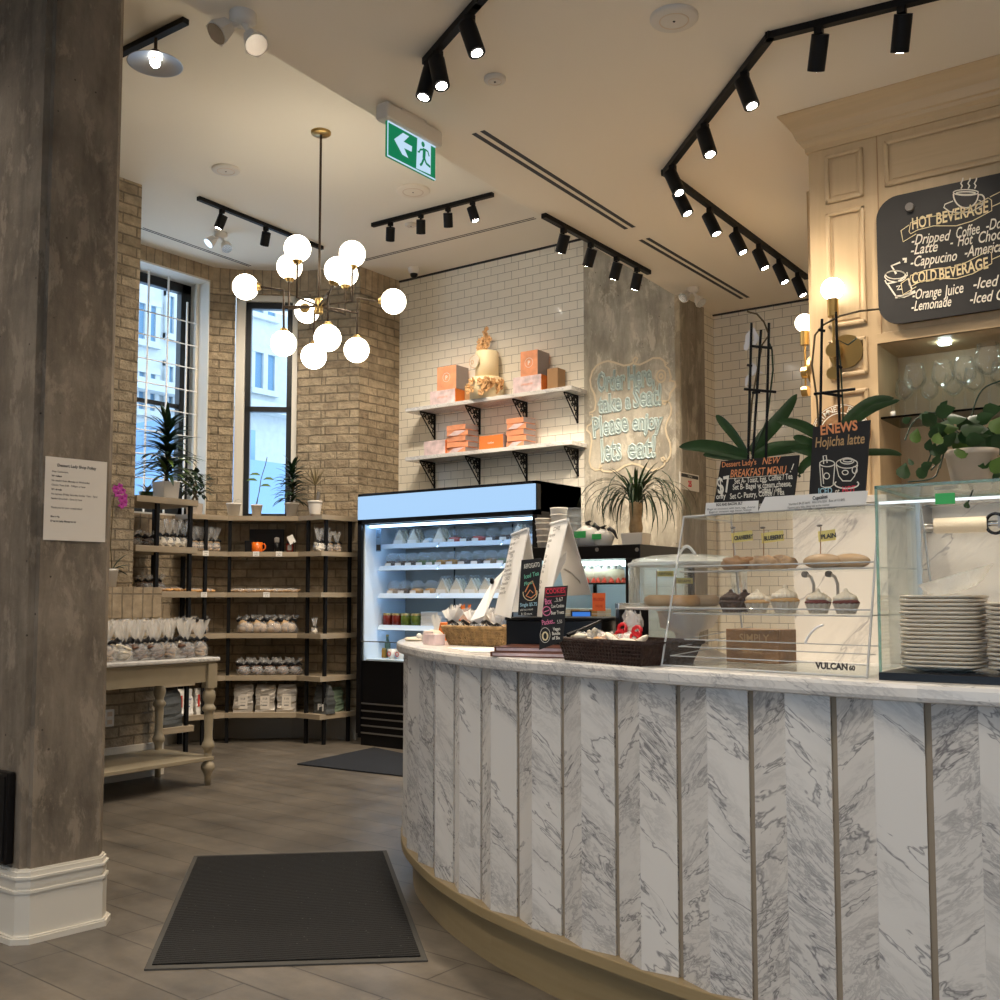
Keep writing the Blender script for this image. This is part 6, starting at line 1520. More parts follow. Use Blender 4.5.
o, L_ = orchid(836, .23, 'orchid with broad leaves and two dark stakes, behind the hojicha board',
 [(((838, 440), (850, 420), (872, 402), (894, 398)), .020), (((845, 432), (862, 415), (880, 405), (900, 400)), .014), (((838, 452), (865, 452), (890, 452), (902, 455)), .011), (((832, 446), (812, 432), (795, 424), (777, 421)), .018), (((832, 452), (815, 445), (800, 439), (793, 437)), .014), (((830, 455), (812, 452), (800, 449), (790, 450)), .016), (((832, 456), (815, 458), (803, 466), (799, 478)), .014)],
 [((819, 500), (822, 319)), ((842, 500), (836, 312))])
mb = MB(); mb.tube([L_(*q) for q in ((820, 455), (817, 400), (812, 365), (815, 335), (823, 325), (840, 316), (860, 311), (879, 309))], .003, 6); mb.build('flower_stem', 'stem', o)
mb = MB(); mb.tube([L_(*q) for q in ((842, 455), (843, 410), (841, 370), (838, 340), (848, 345), (857, 338))], .0025, 6); mb.build('flower_stem', 'leaf_dark', o)
mb = MB()
for a, b in (((814, 394), (855, 389)), ((818, 330), (825, 331)), ((838, 366), (842, 368)), ((822, 393), (842, 396))): mb.cyl(L_(*a), L_(*b), .0045, seg=8)
mb.build('stake_clip', 'black_metal', o)

# ---------------------------------------------------------------- glass guard case with plates
GF = onZ(881, 679.5, CT); gx = GF.x; gy = 2.598; gz = 1.525; gyb = onX(919, 600, gx).y
t = thing('glass_guard', 'glass counter case with green edges and a lit top rail, around the stacked plates', 'display case', (gx, gy, CTZ))
GW = .95; GD = gyb - gy; GH = gz - CTZ
MB().box((0, 0, .022), (GW, .006, GH)).build('front_glass', 'case_glass', t); MB().box((0, .006, .022), (.006, GD, GH)).build('side_glass', 'case_glass', t); MB().box((0, 0, GH), (GW, GD, GH + .006)).build('top_glass', 'case_glass', t)
mb = MB(); mb.box((-.001, -.002, .01), (.005, .003, GH + .006)); mb.box((0, -.002, GH), (GW, .001, GH + .007)); mb.box((-.002, 0, GH), (.002, GD, GH + .007)); mb.box((0, GD - .002, GH), (GW, GD + .001, GH + .007)); mb.build('glass_edge', 'glass_edge', t)
MB().box((.0, -.008, 0), (GW, GD, .018)).build('base_rail', 'black_gloss', t)
MB().box((.006, .008, GH - .038), (GW, .014, GH - .032)).build('lit_rail', 'case_led', t)
mb = MB(); mb.box((.0, GD - .012, .018), (.012, GD, GH)); mb.build('rear_post', 'acrylic_edge', t)
mb = MB(); mb.add([(.30, -.0025, GH - .055), (.36, -.0025, GH - .055), (.36, -.0025, GH - .03), (.30, -.0025, GH - .03)], [(0, 1, 2, 3)]); mb.build('green_tape', 'green_label', t) if False else None
p = onY(945, 499, gy - .004); o = MB().box((-.022, 0, -.012), (.022, .002, .014)).build('green_tape', 'green_label', t); o.location = (p.x - gx, -.004, p.z - CTZ); o['label'] = 'green tape'
# plates
def plate_mesh(w, d):
    mb = MB(); n = 28; prof_ = [(0, .0), (.55, 0), (.62, .002), (.97, .010), (1.0, .0125), (.985, .017), (.62, .0075), (0, .0065)]; vs = []
    for s_, z_ in prof_:
        for k in range(n):
            a = 2 * pi * k / n; c_, s2 = cos(a), sin(a); m_ = (abs(c_) ** 5 + abs(s2) ** 5) ** (-.2); vs.append((w / 2 * s_ * c_ * m_, d / 2 * s_ * s2 * m_, z_))
    mb.add(vs, [(j * n + k, j * n + (k + 1) % n, (j + 1) * n + (k + 1) % n, (j + 1) * n + k) for j in range(len(prof_) - 1) for k in range(n)], True); return mb
pz = CTZ + .019; c1 = Vector((0, 0, 0)); yc = gy + .15
a = onY(896, 660, yc - .1); b = onY(978, 660, yc - .1); pw = b.x - a.x
n1 = 18; st1 = (1.258 - pz) / n1
o0 = plate_mesh(pw, .20).build('square_plate', 'plate_ceramic'); o0.location = ((a.x + b.x) / 2, yc, pz); tag(o0, 'beige square plate, lowest in the tall stack inside the glass case', 'plate', 'tall stack of plates')
for k in range(1, n1):
    o = o0.copy(); COL.objects.link(o); o.location = ((a.x + b.x) / 2 + .0015 * sin(k * 2.3), yc + .001 * cos(k * 3.1), pz + st1 * k); o.rotation_euler.z = .012 * sin(k * 1.7)
    o['label'] = f'beige square plate, {ORD[k]} from the bottom of the tall stack'
n2 = 15; q = onY(982, 660, yc - .07); x2 = q.x + pw / 2 + .004
for k in range(n2):
    o = o0.copy(); COL.objects.link(o); o.location = (x2 + .002 * sin(k * 1.3), yc + .02, pz + .0108 * k); o.rotation_euler.z = .02 * sin(k * 2.1); o['group'] = 'short stack of plates'; o['label'] = f'beige square plate, {ORD[k]} from the bottom of the shorter right stack'
zt_p = pz + st1 * n1 + .012
o = thing('fluted_tray', 'crumpled translucent fluted paper tray lying on top of the tall plate stack', 'tray', ((a.x + b.x) / 2 + .02, yc + .03, zt_p - .004), .2); mb = MB(); n = 40; vs = []
for s_, z_ in ((0, .004), (.045, .006), (.062, .02), (.085, .05)):
    for k in range(n): a_ = 2 * pi * k / n; rr = s_ * (1 + (.05 if k % 2 else -.05) * (s_ > .06)); vs.append((rr * cos(a_) * 1.0, rr * sin(a_) * .75, z_ + .03 * s_ / .1 * cos(a_)))
mb.add(vs, [(j * n + k, j * n + (k + 1) % n, (j + 1) * n + (k + 1) % n, (j + 1) * n + k) for j in range(3) for k in range(n)], True); mb.build('tray_body', 'cellophane', o)
# paper roll on the splashback
rp = onY(961, 525, 5.12); r0 = onY(935, 525, 5.12); r1 = onY(988, 526, 5.12); e0 = onY(921, 524, 5.12)
t = thing('paper_roll_holder', 'cream paper roll on a chrome bar fixed to the marble splashback', 'paper roll', (rp.x, 5.12, rp.z))
MB().cyl((r0.x - rp.x, 0, 0), (r1.x - rp.x, 0, 0), .036, seg=24).build('paper_roll', 'cream', t); MB().cyl((e0.x - rp.x, 0, 0), (r1.x - rp.x + .05, 0, 0), .016, seg=14).build('chrome_bar', 'chrome', t)
mb = MB(); mb.box((e0.x - rp.x - .02, -.02, -.02), (e0.x - rp.x + .01, .18, .10)); mb.box((r1.x - rp.x + .045, -.02, -.02), (r1.x - rp.x + .06, .18, .04)); mb.build('bracket', 'steel', t)
mb = MB(); mb.tube([(r1.x - rp.x + .035 + .04 * cos(k * pi / 8), -.02, .0 + .045 * sin(k * pi / 8)) for k in range(17)], .008, 6); mb.build('end_clip', 'black_metal', t)
# small black tool on top of the guard
p = onY(947, 479.5, gy + GD * .5); o = MB().box((-.03, -.006, 0), (.022, .006, .009)).sphere((.026, 0, .008), .009, 8, 6).build('box_cutter', 'black_gloss', bevel=.002); o.location = (p.x, gy + GD * .5, gz + .0065); tag(o, 'small black hand tool lying on the glass case top', 'tool')
# pothos
yp = gy + GD * .6; p = onY(972, 480, yp); o = thing('potted_pothos', 'trailing pothos with rounded leaves in a pale pot on the glass case', 'plant', (p.x, yp, gz + .0065))
pot_round(o, .062, .10, 'pot_tan'); D_ = (Vector((p.x, yp, 0)) - Vector((0, 0, 0))).dot(Vector((-sin(YAW), cos(YAW), 0)))
LP = lambda x, y, dd=0: onD(x, y, D_ + dd) - Vector(o.location)
vines = [((968, 452), (948, 425), (935, 415), (915, 420), (905, 440)), ((965, 452), (945, 430), (935, 445), (925, 470)), ((968, 452), (950, 440), (940, 465), (933, 478), (908, 482)), ((972, 452), (955, 430), (945, 450), (940, 468)), ((975, 450), (985, 430), (985, 460), (975, 485), (967, 505)), ((970, 450), (972, 415), (982, 390), (1000, 381)), ((972, 450), (960, 420), (945, 415), (925, 412)), ((975, 450), (990, 440), (1000, 455)), ((968, 450), (950, 436), (942, 450), (938, 462), (931, 470))]
mb = MB()
for v_ in vines: mb.tube(catmull3([LP(*q, .02 * sin(i)) for i, q in enumerate(v_)], 4), .0022, 6)
mb.build('vines', 'leaf_dark', o); rnd = random.Random(21)
def roundleaf(mb, c, r, ang, tilt=0):
    c = Vector(c); R_ = Vector((cos(YAW), sin(YAW), 0)); U_ = Vector((0, 0, 1)); B_ = Vector((-sin(YAW), cos(YAW), 0)); U2 = (U_ * cos(tilt) + B_ * sin(tilt)); a1 = R_ * cos(ang) + U2 * sin(ang)
    sd = -R_ * sin(ang) + U2 * cos(ang); mb.strip([c - a1 * r, c - a1 * r * .6, c, c + a1 * r * .55, c + a1 * r * 1.15], [r * .25, r * .72, r * .82, r * .5, .001], side=sd, fold=.25)
mb, ml = MB(), MB()
for (x, y, r, a) in ((916, 436, .016, 1.3), (904, 471, .019, 1.2), (923, 472, .016, .8), (927, 466, .013, .6), (911, 462, .008, 2), (929, 420, .020, 2.5), (925, 416, .014, 1), (945, 411, .020, .3), (956, 418, .020, .0), (972, 430, .024, .2), (961, 444, .021, -.3), (966, 436, .018, .8), (938, 438, .016, 1.4), (943, 448, .016, 1.2), (935, 450, .015, 1.5), (943, 430, .018, .5), (950, 428, .017, 0), (955, 438, .015, 1), (985, 418, .018, .4), (992, 410, .020, .2), (998, 425, .022, 1), (988, 440, .022, 1.4), (995, 450, .02, 1.2), (991, 476, .022, .2), (998, 465, .02, 1), (980, 445, .02, 1.3), (934, 433, .013, 1.2), (929, 445, .012, 1.4), (967, 505, .009, 1.3), (975, 418, .016, .6), (983, 430, .02, 2), (1000, 440, .02, .5), (937, 460, .012, 1.5), (907, 420, .010, .5), (944, 405, .010, 1), (950, 440, .018, 1), (962, 452, .018, .4), (970, 458, .02, 1.2), (958, 460, .014, .3), (975, 440, .02, 0), (948, 425, .02, .9), (938, 428, .018, .3), (985, 460, .02, 1.0), (965, 425, .018, .2), (993, 433, .022, .7), (978, 426, .02, 1.6)):
    roundleaf(ml if rnd.random() < .2 else mb, LP(x, y, rnd.uniform(-.08, .0)), r * 1.15, a, rnd.uniform(-.7, .7))
mb.build('foliage', 'leaf', o, uv=True); ml.build('pale_foliage', 'leaf_light', o)
# ---------------------------------------------------------------- left part of the counter top
def ct(px, py): return onZ(px, py, CT)
def basket(name, label, L_, R_, depth, h, mat, flare=.03, rim=True, grp=None):
    d = Vector((R_.x - L_.x, R_.y - L_.y, 0)); w = d.length; rz = atan2(d.y, d.x); o = thing(name, label, 'basket', (L_.x, L_.y, CTZ), rz)
    f = flare; mb = MB(); v = [(0, 0, 0), (w, 0, 0), (w, depth, 0), (0, depth, 0), (-f, -f * .4, h), (w + f, -f * .4, h), (w + f, depth + f, h), (-f, depth + f, h)]
    i = .008; v += [(i, i, .006), (w - i, i, .006), (w - i, depth - i, .006), (i, depth - i, .006), (-f + i, -f * .4 + i, h), (w + f - i, -f * .4 + i, h), (w + f - i, depth + f - i, h), (-f + i, depth + f - i, h)]
    mb.add(v, [(0, 3, 2, 1), (0, 1, 5, 4), (1, 2, 6, 5), (2, 3, 7, 6), (3, 0, 4, 7), (8, 9, 10, 11), (8, 12, 13, 9), (9, 13, 14, 10), (10, 14, 15, 11), (11, 15, 12, 8), (4, 5, 13, 12), (5, 6, 14, 13), (6, 7, 15, 14), (7, 4, 12, 15)]); mb.build('basket_body', mat, o)
    mb = MB(); N_ = int(w / .014)
    for k in range(N_ + 1):   # upright weavers
        x = w * k / N_; xt = -f + (w + 2 * f) * k / N_; mb.cyl((x, -.001, 0), (xt, -f * .4 - .002, h), .0035, seg=5)
    for z_ in [h * j / 6 for j in range(1, 6)]:
        g = f * z_ / h; mb.tube([(-g + (w + 2 * g) * k / (2 * N_), -g * .4 - (.004 if k % 2 else .0015), z_) for k in range(2 * N_ + 1)], .0025, 5)
    mb.build('weave', mat, o)['kind'] = 'stuff'
    mb = MB(); c_ = [(-f, -f * .4, h), (w + f, -f * .4, h), (w + f, depth + f, h), (-f, depth + f, h), (-f, -f * .4, h)]
    mb.tube(c_, .007, 8); mb.build('rim', mat, o); return o, w, rz, Vector((L_.x, L_.y, 0)), d.normalized()
o, w, rz, P0, dx = basket('wicker_basket', 'tan wicker basket of ribboned biscuit packets on the counter', ct(450, 645), ct(508, 647.5), .20, .075, 'wicker', .035)
dn = Vector((-dx.y, dx.x, 0))
def pack(px, label, P0, dx, dn, fwd, wid, z0, hh, mat, wrap=True, ribbon='ribbon_black', lean=0, grp='biscuit packets in the tan basket'):
    P_ = P0 + dn * fwd; r = ray(px, 600); n_ = dn; tt = (P_ - ORG).dot(n_) / r.dot(n_); q = ORG + r * tt
    o = thing('biscuit_packet', label, 'biscuits', (q.x, q.y, CTZ + z0), atan2(dx.y, dx.x) + lean * .4, grp)
    mb = MB(); mb.sphere((0, 0, hh / 2), hh / 2, 14, 9, (wid / hh, .55, 1), jit=.12, seed=int(px), squash=-hh / 2 + .001); mb.build('biscuits', mat, o)
    mb = MB(); mb.sphere((0, 0, hh / 2), hh / 2 * 1.12, 12, 8, (wid / hh, .6, 1), jit=.25, seed=int(px) + 3, squash=-hh / 2 + .001); mb.build('wrapper', 'cellophane_clear', o)
    mb = MB(); s_ = 1; top = hh * .95
    for q_ in range(5): mb.strip([(0, 0, top), (.015 * (q_ - 2), -.01, top + .03), (.024 * (q_ - 2), -.005 + .01 * (q_ % 2), top + .055)], [.004, .014, .018], side=(1, .3, 0), fold=.4)
    mb.build('wrapper_top', 'paper' if q_ and int(px) % 2 else 'cellophane', o)
    mb = MB(); mb.strip([(-.03, -.012, top - .005), (0, -.018, top + .008), (.03, -.012, top - .012)], [.009, .006, .009], side=(0, 0, 1)); mb.strip([(0, -.018, top), (.012, -.022, top - .035)], [.005, .007], side=(1, 0, 0)); mb.build('ribbon', ribbon, o, solid=.001)
for k, (px, fw_, hh, m_) in enumerate(((455, .05, .075, 'cream'), (466, .12, .075, 'bread'), (477, .05, .07, 'cream'), (489, .12, .075, 'cream'), (500, .05, .065, 'bread'))):
    pack(px, f'cellophane biscuit packet in the tan basket, {ORD[k]} from the left', P0, dx, dn, fw_, .085, .02, hh, m_)
o, w, rz, P0b, dxb = basket('wicker_basket', 'long dark brown woven basket of wrapped biscotti on the counter', ct(566, 660), ct(641, 666.5), .20, .066, 'wicker_dark', .022)
dnb = Vector((-dxb.y, dxb.x, 0))
for k, (px, fw_, hh, m_) in enumerate(((583, .06, .072, 'cream'), (596, .13, .078, 'cream'), (607, .06, .075, 'bread'), (619, .05, .07, 'cream'), (630, .06, .06, 'cream'), (641, .10, .055, 'cream'))):
    P_ = P0b + dnb * fw_; r = ray(px, 640); tt = (P_ - ORG).dot(dnb) / r.dot(dnb); q = ORG + r * tt
    o = thing('biscotti_bag', f'clear bag of pale biscotti in the dark basket, {ORD[k]} from the left', 'biscuits', (q.x, q.y, CTZ + .014), rz, 'biscotti bags in the dark basket')
    mb = MB(); rnd = random.Random(k)
    for j in range(7):
        m2_ = Matrix.Translation((rnd.uniform(-.02, .02), rnd.uniform(-.02, .02), .012 + hh * .75 * j / 7)) @ Matrix.Rotation(rnd.uniform(-.7, .7), 4, 'Y') @ Matrix.Rotation(rnd.uniform(-.6, .6), 4, 'Z'); mb.sphere((0, 0, 0), .012, 10, 6, (3.4, 1.1, .9), mat=m2_)
    mb.build('biscotti', m_, o); mb = MB(); mb.sphere((0, 0, hh * .5), hh * .56, 12, 8, (1.1, .8, .95), jit=.25, seed=k + 9, squash=-hh * .5 + .001); mb.build('wrapper', 'cellophane_clear', o)
# gift in cellophane with red ribbons
q = disp_q = None
P_ = P0b + dnb * .12; r = ray(633, 640); tt = (P_ - ORG).dot(dnb) / r.dot(dnb); q = ORG + r * tt
o = thing('gift_bundle', 'cellophane gift bundle with bright red ribbons standing in the dark basket', 'gift', (q.x, q.y, CTZ + .03), rz)
MB().sphere((0, 0, .03), .035, 12, 8, jit=.15, seed=3, squash=-.03).build('contents', 'paper', o); mb = MB(); fan(mb, .05, .115, .01, .034, 4); mb.sphere((0, 0, .095), .03, 10, 8, jit=.5, seed=8); mb.build('wrapper_top', 'cellophane', o)
mb = MB()
for (x, z) in ((-.038, .05), (.035, .045), (-.025, .072), (.045, .065), (.03, .022), (.012, .03)):
    mb.tube([(x + .016 * cos(k * pi / 5), -.02 + .004 * sin(k), z + .014 * sin(k * pi / 5)) for k in range(11)], .006, 6)
mb.build('red_ribbon', 'ribbon_red', o)
# tongs
a, b = onD(566, 637, 3.35), onD(600, 621, 3.45)
o = thing('serving_tongs', 'black serving tongs resting on the biscotti in the dark basket', 'tongs', a); d = b - a
for s_ in (-1, 1):
    mb = MB(); n_ = Vector((-d.y, d.x, 0)).normalized() * .006 * s_; mb.tube([Vector((0, 0, -.006 * s_)) + n_, d * .5 + n_ * 2.2 + Vector((0, 0, -.004 * s_)), d + n_ * .4], .0065, 6, r2=.004); mb.build('tong_arm', 'black_gloss', o)
# orange gift box, small cartons, tissue
def cbox_(name, label, cat, L_, R_, dep_, h, mat, lid=None, grp=None, lean=0):
    d = Vector((R_.x - L_.x, R_.y - L_.y, 0)); w = d.length; o = thing(name, label, cat, (L_.x, L_.y, CTZ), atan2(d.y, d.x), grp)
    m_ = Matrix.Rotation(lean, 4, 'Y') if lean else None; MB().box((0, 0, 0), (w, dep_, h), m_).build('box_body', mat, o, bevel=.002); return o, w
o, w_ = cbox_('orange_box', 'bright orange box behind the tan basket at the counter tip', 'box', ct(434, 640.5), ct(458, 641), .12, .078, 'orange_card')
MB().box((-.003, -.003, .07), (w_ + .003, .123, .082)).build('lid', 'orange_card', o, bevel=.002)
P0o = Vector(o.location); 
for k, (px, m_) in enumerate(((433, 'cream'), (446, 'paper'), (457, 'orange_ceramic'))):
    q = ct(px, 641.5 if k else 642); o2 = thing('wrapped_treat', ('tan cellophane treat with a dark ribbon left of the orange box', 'white cellophane treat standing on the orange box', 'orange cellophane treat standing on the orange box, by the tan basket')[k], 'sweets', (q.x, q.y + (.05 if k else .01), CTZ + (.083 if k else 0)), .3, 'wrapped treats at the counter tip')
    s_ = .8 if k else 1.25; MB().sphere((0, 0, .022 * s_), .03 * s_, 12, 8, (1.1, .7, .75), jit=.2, seed=k + 30, squash=-.022 * s_).build('sweet', m_, o2); mb = MB(); fan(mb, .035 * s_, .085 * s_, .006, .022, k, c=(.01, 0)); mb.build('wrapper_top', 'paper' if k < 2 else 'orange_card', o2); mb = MB(); mb.lathe([(.009, .03 * s_), (.011, .036 * s_), (.009, .042 * s_)], seg=8); mb.build('ribbon', 'ribbon_black', o2)
o, w_ = cbox_('tea_carton', 'small pinkish carton lying open at the left tip of the counter', 'box', ct(423, 644.5), ct(434.5, 645.5), .05, .045, 'peach_marbled')
MB().box((-.028, .002, 0), (-.024, .048, .05), Matrix.Rotation(.5, 4, 'Y')).build('flap', 'pot_white', o)
o = thing('tissue_packet', 'crumpled white and yellow packet on the left tip of the counter', 'packet', ct(413, 641), .3); MB().sphere((0, 0, .008), .035, 14, 8, (1.3, .8, .3), jit=.3, seed=5, squash=-.008).build('packet', 'cream', o); MB().sphere((.03, 0, .022), .014, 10, 8).build('white_ball', 'paper', o)
# menu sheet and leather menus
o = MB().prism([tuple(ct(447, 648.5).xy), tuple(ct(470, 652.5).xy), tuple(ct(492, 653).xy), tuple(ct(500, 648.5).xy)], CTZ, CTZ + .003).build('menu_sheet', 'paper'); tag(o, 'white menu sheet lying in front of the tan basket', 'menu')
for k in range(2):
    L_, R_ = ct(491 + 4 * k, 656.5), ct(566, 658.5 if k == 0 else 658); d = Vector((R_.x - L_.x, R_.y - L_.y, 0)); o = thing('leather_menu', ('brown leather menu folder lying flat, lower of the two', 'brown leather menu folder lying flat, upper of the two')[k], 'menu', (L_.x, L_.y, CTZ + .0165 * k), atan2(d.y, d.x) + .05 * k, 'leather menu folders')
    MB().box((0, 0, 0), (d.length, .20, .003)).box((0, 0, .013), (d.length, .20, .016)).box((-.003, 0, 0), (.003, .2, .016)).build('cover', 'brown_leather', o, bevel=.001); MB().box((.004, .003, .003), (d.length - .004, .196, .013)).build('pages', 'peach_marbled', o)
# black till stand
L_, R_ = ct(520, 652), ct(600, 655); d = Vector((R_.x - L_.x, R_.y - L_.y, 0)).normalized(); L2 = onD(506, 640, 3.75); R2 = onD(602, 640, 3.60); zt5 = onD(540, 618, 3.6).z
dd = Vector((R2.x - L2.x, R2.y - L2.y, 0)); t5 = thing('till_stand', 'black box stand carrying the paper menus, behind the cookie chalkboard', 'stand', (L2.x, L2.y, CTZ), atan2(dd.y, dd.x)); TW = dd.length
MB().box((0, 0, 0), (TW, .30, zt5 - CTZ - .01)).build('stand_body', 'black_gloss', t5, bevel=.004); MB().box((-.004, -.004, zt5 - CTZ - .01), (TW + .004, .304, zt5 - CTZ)).build('stand_top', 'black_metal', t5, bevel=.003)
sn = Vector((-dd.y, dd.x, 0)).normalized(); srz = atan2(dd.y, dd.x); SZ5 = zt5
# A-shaped folded menu stands
def easel(label, ridge, foot, ridge_b, foot_b, D_, lines, z0):
    """ridge/foot: photo points (left,right) of the printed leaf; *_b of the rear leaf"""
    p = [onD(*q_) for q_ in ridge]; ft = [onD(*q_) for q_ in foot]; fb = [onD(*q_) for q_ in foot_b]
    base = (ft[0] + ft[1] + fb[0]) / 3; base.z = z0
    for q_ in ft + fb: q_.z = max(q_.z, z0)
    o = thing('menu_easel', label, 'menu stand', base); w = lambda q_: q_ - base
    def leaf(nm, a, b, c, d_, mat):
        mb = MB(); quadslab(mb, w(a), w(b), w(c), w(d_), .004); mb.build(nm, mat, o, bevel=.001)
    leaf('printed_leaf', p[0], p[1], ft[1], ft[0], 'paper'); leaf('rear_leaf', p[0], p[1], fb[1], fb[0], 'card_white')
    a, b, c, d_ = p[0], p[1], ft[1], ft[0]; n = (b - a).cross(d_ - a).normalized(); n = n if n.dot(ORG - a) > 0 else -n
    Rv = (b - a).normalized(); W_l = (b - a).length; Dv = (d_ - a); Lh = Dv.length; Dv = Dv.normalized(); o0 = w(a) + n * .0065
    m_ = Matrix(((Rv.x, -n.x, -Dv.x, o0.x), (Rv.y, -n.y, -Dv.y, o0.y), (Rv.z, -n.z, -Dv.z, o0.z), (0, 0, 0, 1))); mb = MB()
    for k, s_ in enumerate(('COFFEE', 'Espresso', 'Latte', 'Cappuccino', 'TEA', 'Earl Grey', 'Green Tea', 'Chamomile', 'Hot Chocolate', 'CAKES', 'Cheesecake', 'Tiramisu', 'Lemon Tart')):
        z_ = -Lh * (.10 + .056 * k); text(mb, s_, .020 if s_.isupper() else .0165, W_l * (.32 if s_.isupper() else .16), z_, 0, mat=m_, bold=.0003)
    mb.build('print', 'ink_grey', o)['kind'] = 'stuff'
    mb = MB(); mb.cyl(w(p[0]), w(p[1]), .006, seg=8); mb.build('hinge', 'card_white', o); return o, w
easel('white folded menu stand with printed lines, the left and smaller one', ((512, 535, 3.80), (528, 529, 3.62)), ((494, 614, 3.72), (510, 618, 3.50)), None, ((512, 612, 4.0), (541, 612, 3.8)), 3.7, 14, SZ5)
e2, w2_ = easel('white folded menu stand with a wide grey rear leaf, the right and taller one', ((551, 524, 3.72), (568, 519.5, 3.56)), ((532, 616, 3.68), (545, 617, 3.46)), None, ((565, 596, 3.95), (591, 595, 3.75)), 3.6, 14, SZ5)
mb = MB(); mb.tube([w2_(onD(*q_)) for q_ in ((564, 569, 3.68), (571, 573, 3.72), (578, 580, 3.76), (583, 587, 3.8))], .003, 6); mb.build('cord', 'plastic_white', e2)
mb = MB(); quadslab(mb, w2_(onD(552, 566, 3.6)), w2_(onD(567, 551, 3.62)), w2_(onD(566, 560, 3.62)), w2_(onD(552, 588, 3.58)), .004); mb.build('prop_leg', 'card_white', e2)
# sloping white leaflet rack strip
a, b, c, d_ = onD(492, 582, 3.62), onD(504, 570, 3.60), onD(484, 616, 3.50), onD(470, 621, 3.50)
o = thing('leaflet', 'long white leaflet leaning against the smaller menu stand', 'leaflet', d_); mb = MB(); quadslab(mb, a - d_, b - d_, c - d_, Vector((0, 0, 0)), .003); mb.build('sheet', 'paper', o)
MB().sphere(onD(492, 581, 3.6) - d_, .008, 8, 6, (1, 1, 1.4)).build('clip', 'black_metal', o)
# chalk signs
def chalksign(name, label, corners, D_, mats=None):
    p = [onD(x, y, D_) for x, y in corners]; base = p[3].copy(); o = thing(name, label, 'chalkboard', base); w = lambda q_: q_ - base
    mb = MB(); quadslab(mb, w(p[0]), w(p[1]), w(p[2]), w(p[3]), .006); mb.build('board', 'chalkboard', o, bevel=.001)
    R_ = Vector((cos(YAW), sin(YAW), 0)); m_ = Matrix(((R_.x, -sin(YAW), 0, 0), (R_.y, cos(YAW), 0, 0), (0, 0, 1, 0), (0, 0, 0, 1)))
    def f(px, py): q_ = onD(px, py, D_) - base; return (q_.dot(R_), q_.z)
    return o, f, m_
o, f, m_ = chalksign('drink_chalkboard', 'black chalk sign with an orange flame drawing, on the till stand', ((521.5, 560), (541.5, 558), (537, 616.5), (518, 615)), 3.50)
def T5(mb, s_, x0, y0, x1, y1, sz, **k): a = f(x0, y0); text(mb, s_, sz, a[0], a[1], -.009, to=f(x1, y1), mat=m_, **k)
mb = MB(); T5(mb, 'AFFOGATO', 524, 569, 540, 566.5, .022, bold=.0004); mb.build('white_chalk', 'chalk_white', o); mb = MB(); T5(mb, 'Iced Tea', 524, 579, 539, 575, .02, shear=.3, bold=.0003); T5(mb, 'Float', 524, 586, 534, 583, .016, shear=.3, bold=.0003); mb.build('green_chalk', 'chalk_green', o)
def S5(mb, pts, w=.003): stroke(mb, [f(*q_) for q_ in pts], w, -.009, m_)
mb = MB(); S5(mb, [(525, 592), (529, 584), (532, 581), (535, 588), (536, 594), (531, 598), (526, 596), (530, 590), (533, 593)], .004); mb.build('orange_chalk', 'chalk_orange', o); mb = MB(); S5(mb, [(530 + 7 * cos(radians(a_)), 593 + 7.5 * sin(radians(a_))) for a_ in range(-20, 205, 15)], .0025); mb.build('cream_chalk', 'chalk_cream', o)
mb = MB(); T5(mb, 'Single $5.75', 520, 606.5, 537, 605.5, .016, bold=.0004); mb.build('blue_chalk', 'chalk_blue', o); mb = MB(); T5(mb, 'add ice cream', 520, 611, 533, 610, .011); T5(mb, '$1.50 more', 521, 615, 532, 614.5, .011); mb.build('small_chalk', 'chalk_white', o)
o, f, m_ = chalksign('cookie_chalkboard', 'black chalk sign pricing cookies in pink and white, leaning on the till stand', ((545, 587), (568, 585.5), (563, 641), (539, 650)), 3.28)
mb = MB(); T5(mb, 'COOKIES', 546, 594, 565, 592.5, .022, bold=.0004); S5(mb, [(545.5, 588.5), (566, 587.5), (565, 595.5), (545.5, 597), (545.5, 588.5)], .0015); mb.build('red_chalk', 'chalk_red', o)
mb = MB(); T5(mb, 'Box', 545, 604.5, 552, 603.5, .026, bold=.0006); T5(mb, 'Packet..', 542, 625, 555, 623, .022, bold=.0004); S5(mb, [(546.5 + 4 * cos(radians(a_)), 611 + 4.5 * sin(radians(a_))) for a_ in range(0, 361, 30)], .003); S5(mb, [(544, 612), (549, 610)], .003); mb.build('pink_chalk', 'chalk_pink', o)
mb = MB(); T5(mb, '..3.67', 554, 602, 563, 601, .018); T5(mb, 'Cow Cookies', 551, 608, 564, 607, .015, bold=.0003); T5(mb, 'Bear Treats', 551, 614.5, 564, 613.5, .015, bold=.0003); T5(mb, '5.50', 557, 623.5, 562, 623, .016); T5(mb, 'Vegan', 553, 630.5, 560, 630, .014, bold=.0004); T5(mb, 'Bundle', 552, 635, 560, 634.5, .014, bold=.0004); T5(mb, 'of Six', 552, 639.5, 560, 639, .014, bold=.0004)
S5(mb, [(545 + 5 * cos(radians(a_)), 635 + 7.5 * sin(radians(a_))) for a_ in range(0, 361, 20)], .0015); mb.build('white_chalk', 'chalk_white', o); mb = MB(); S5(mb, [(545 + 2.6 * cos(radians(a_)), 636 + 4 * sin(radians(a_))) for a_ in range(0, 361, 40)], .005); mb.build('cream_chalk', 'chalk_cream', o)
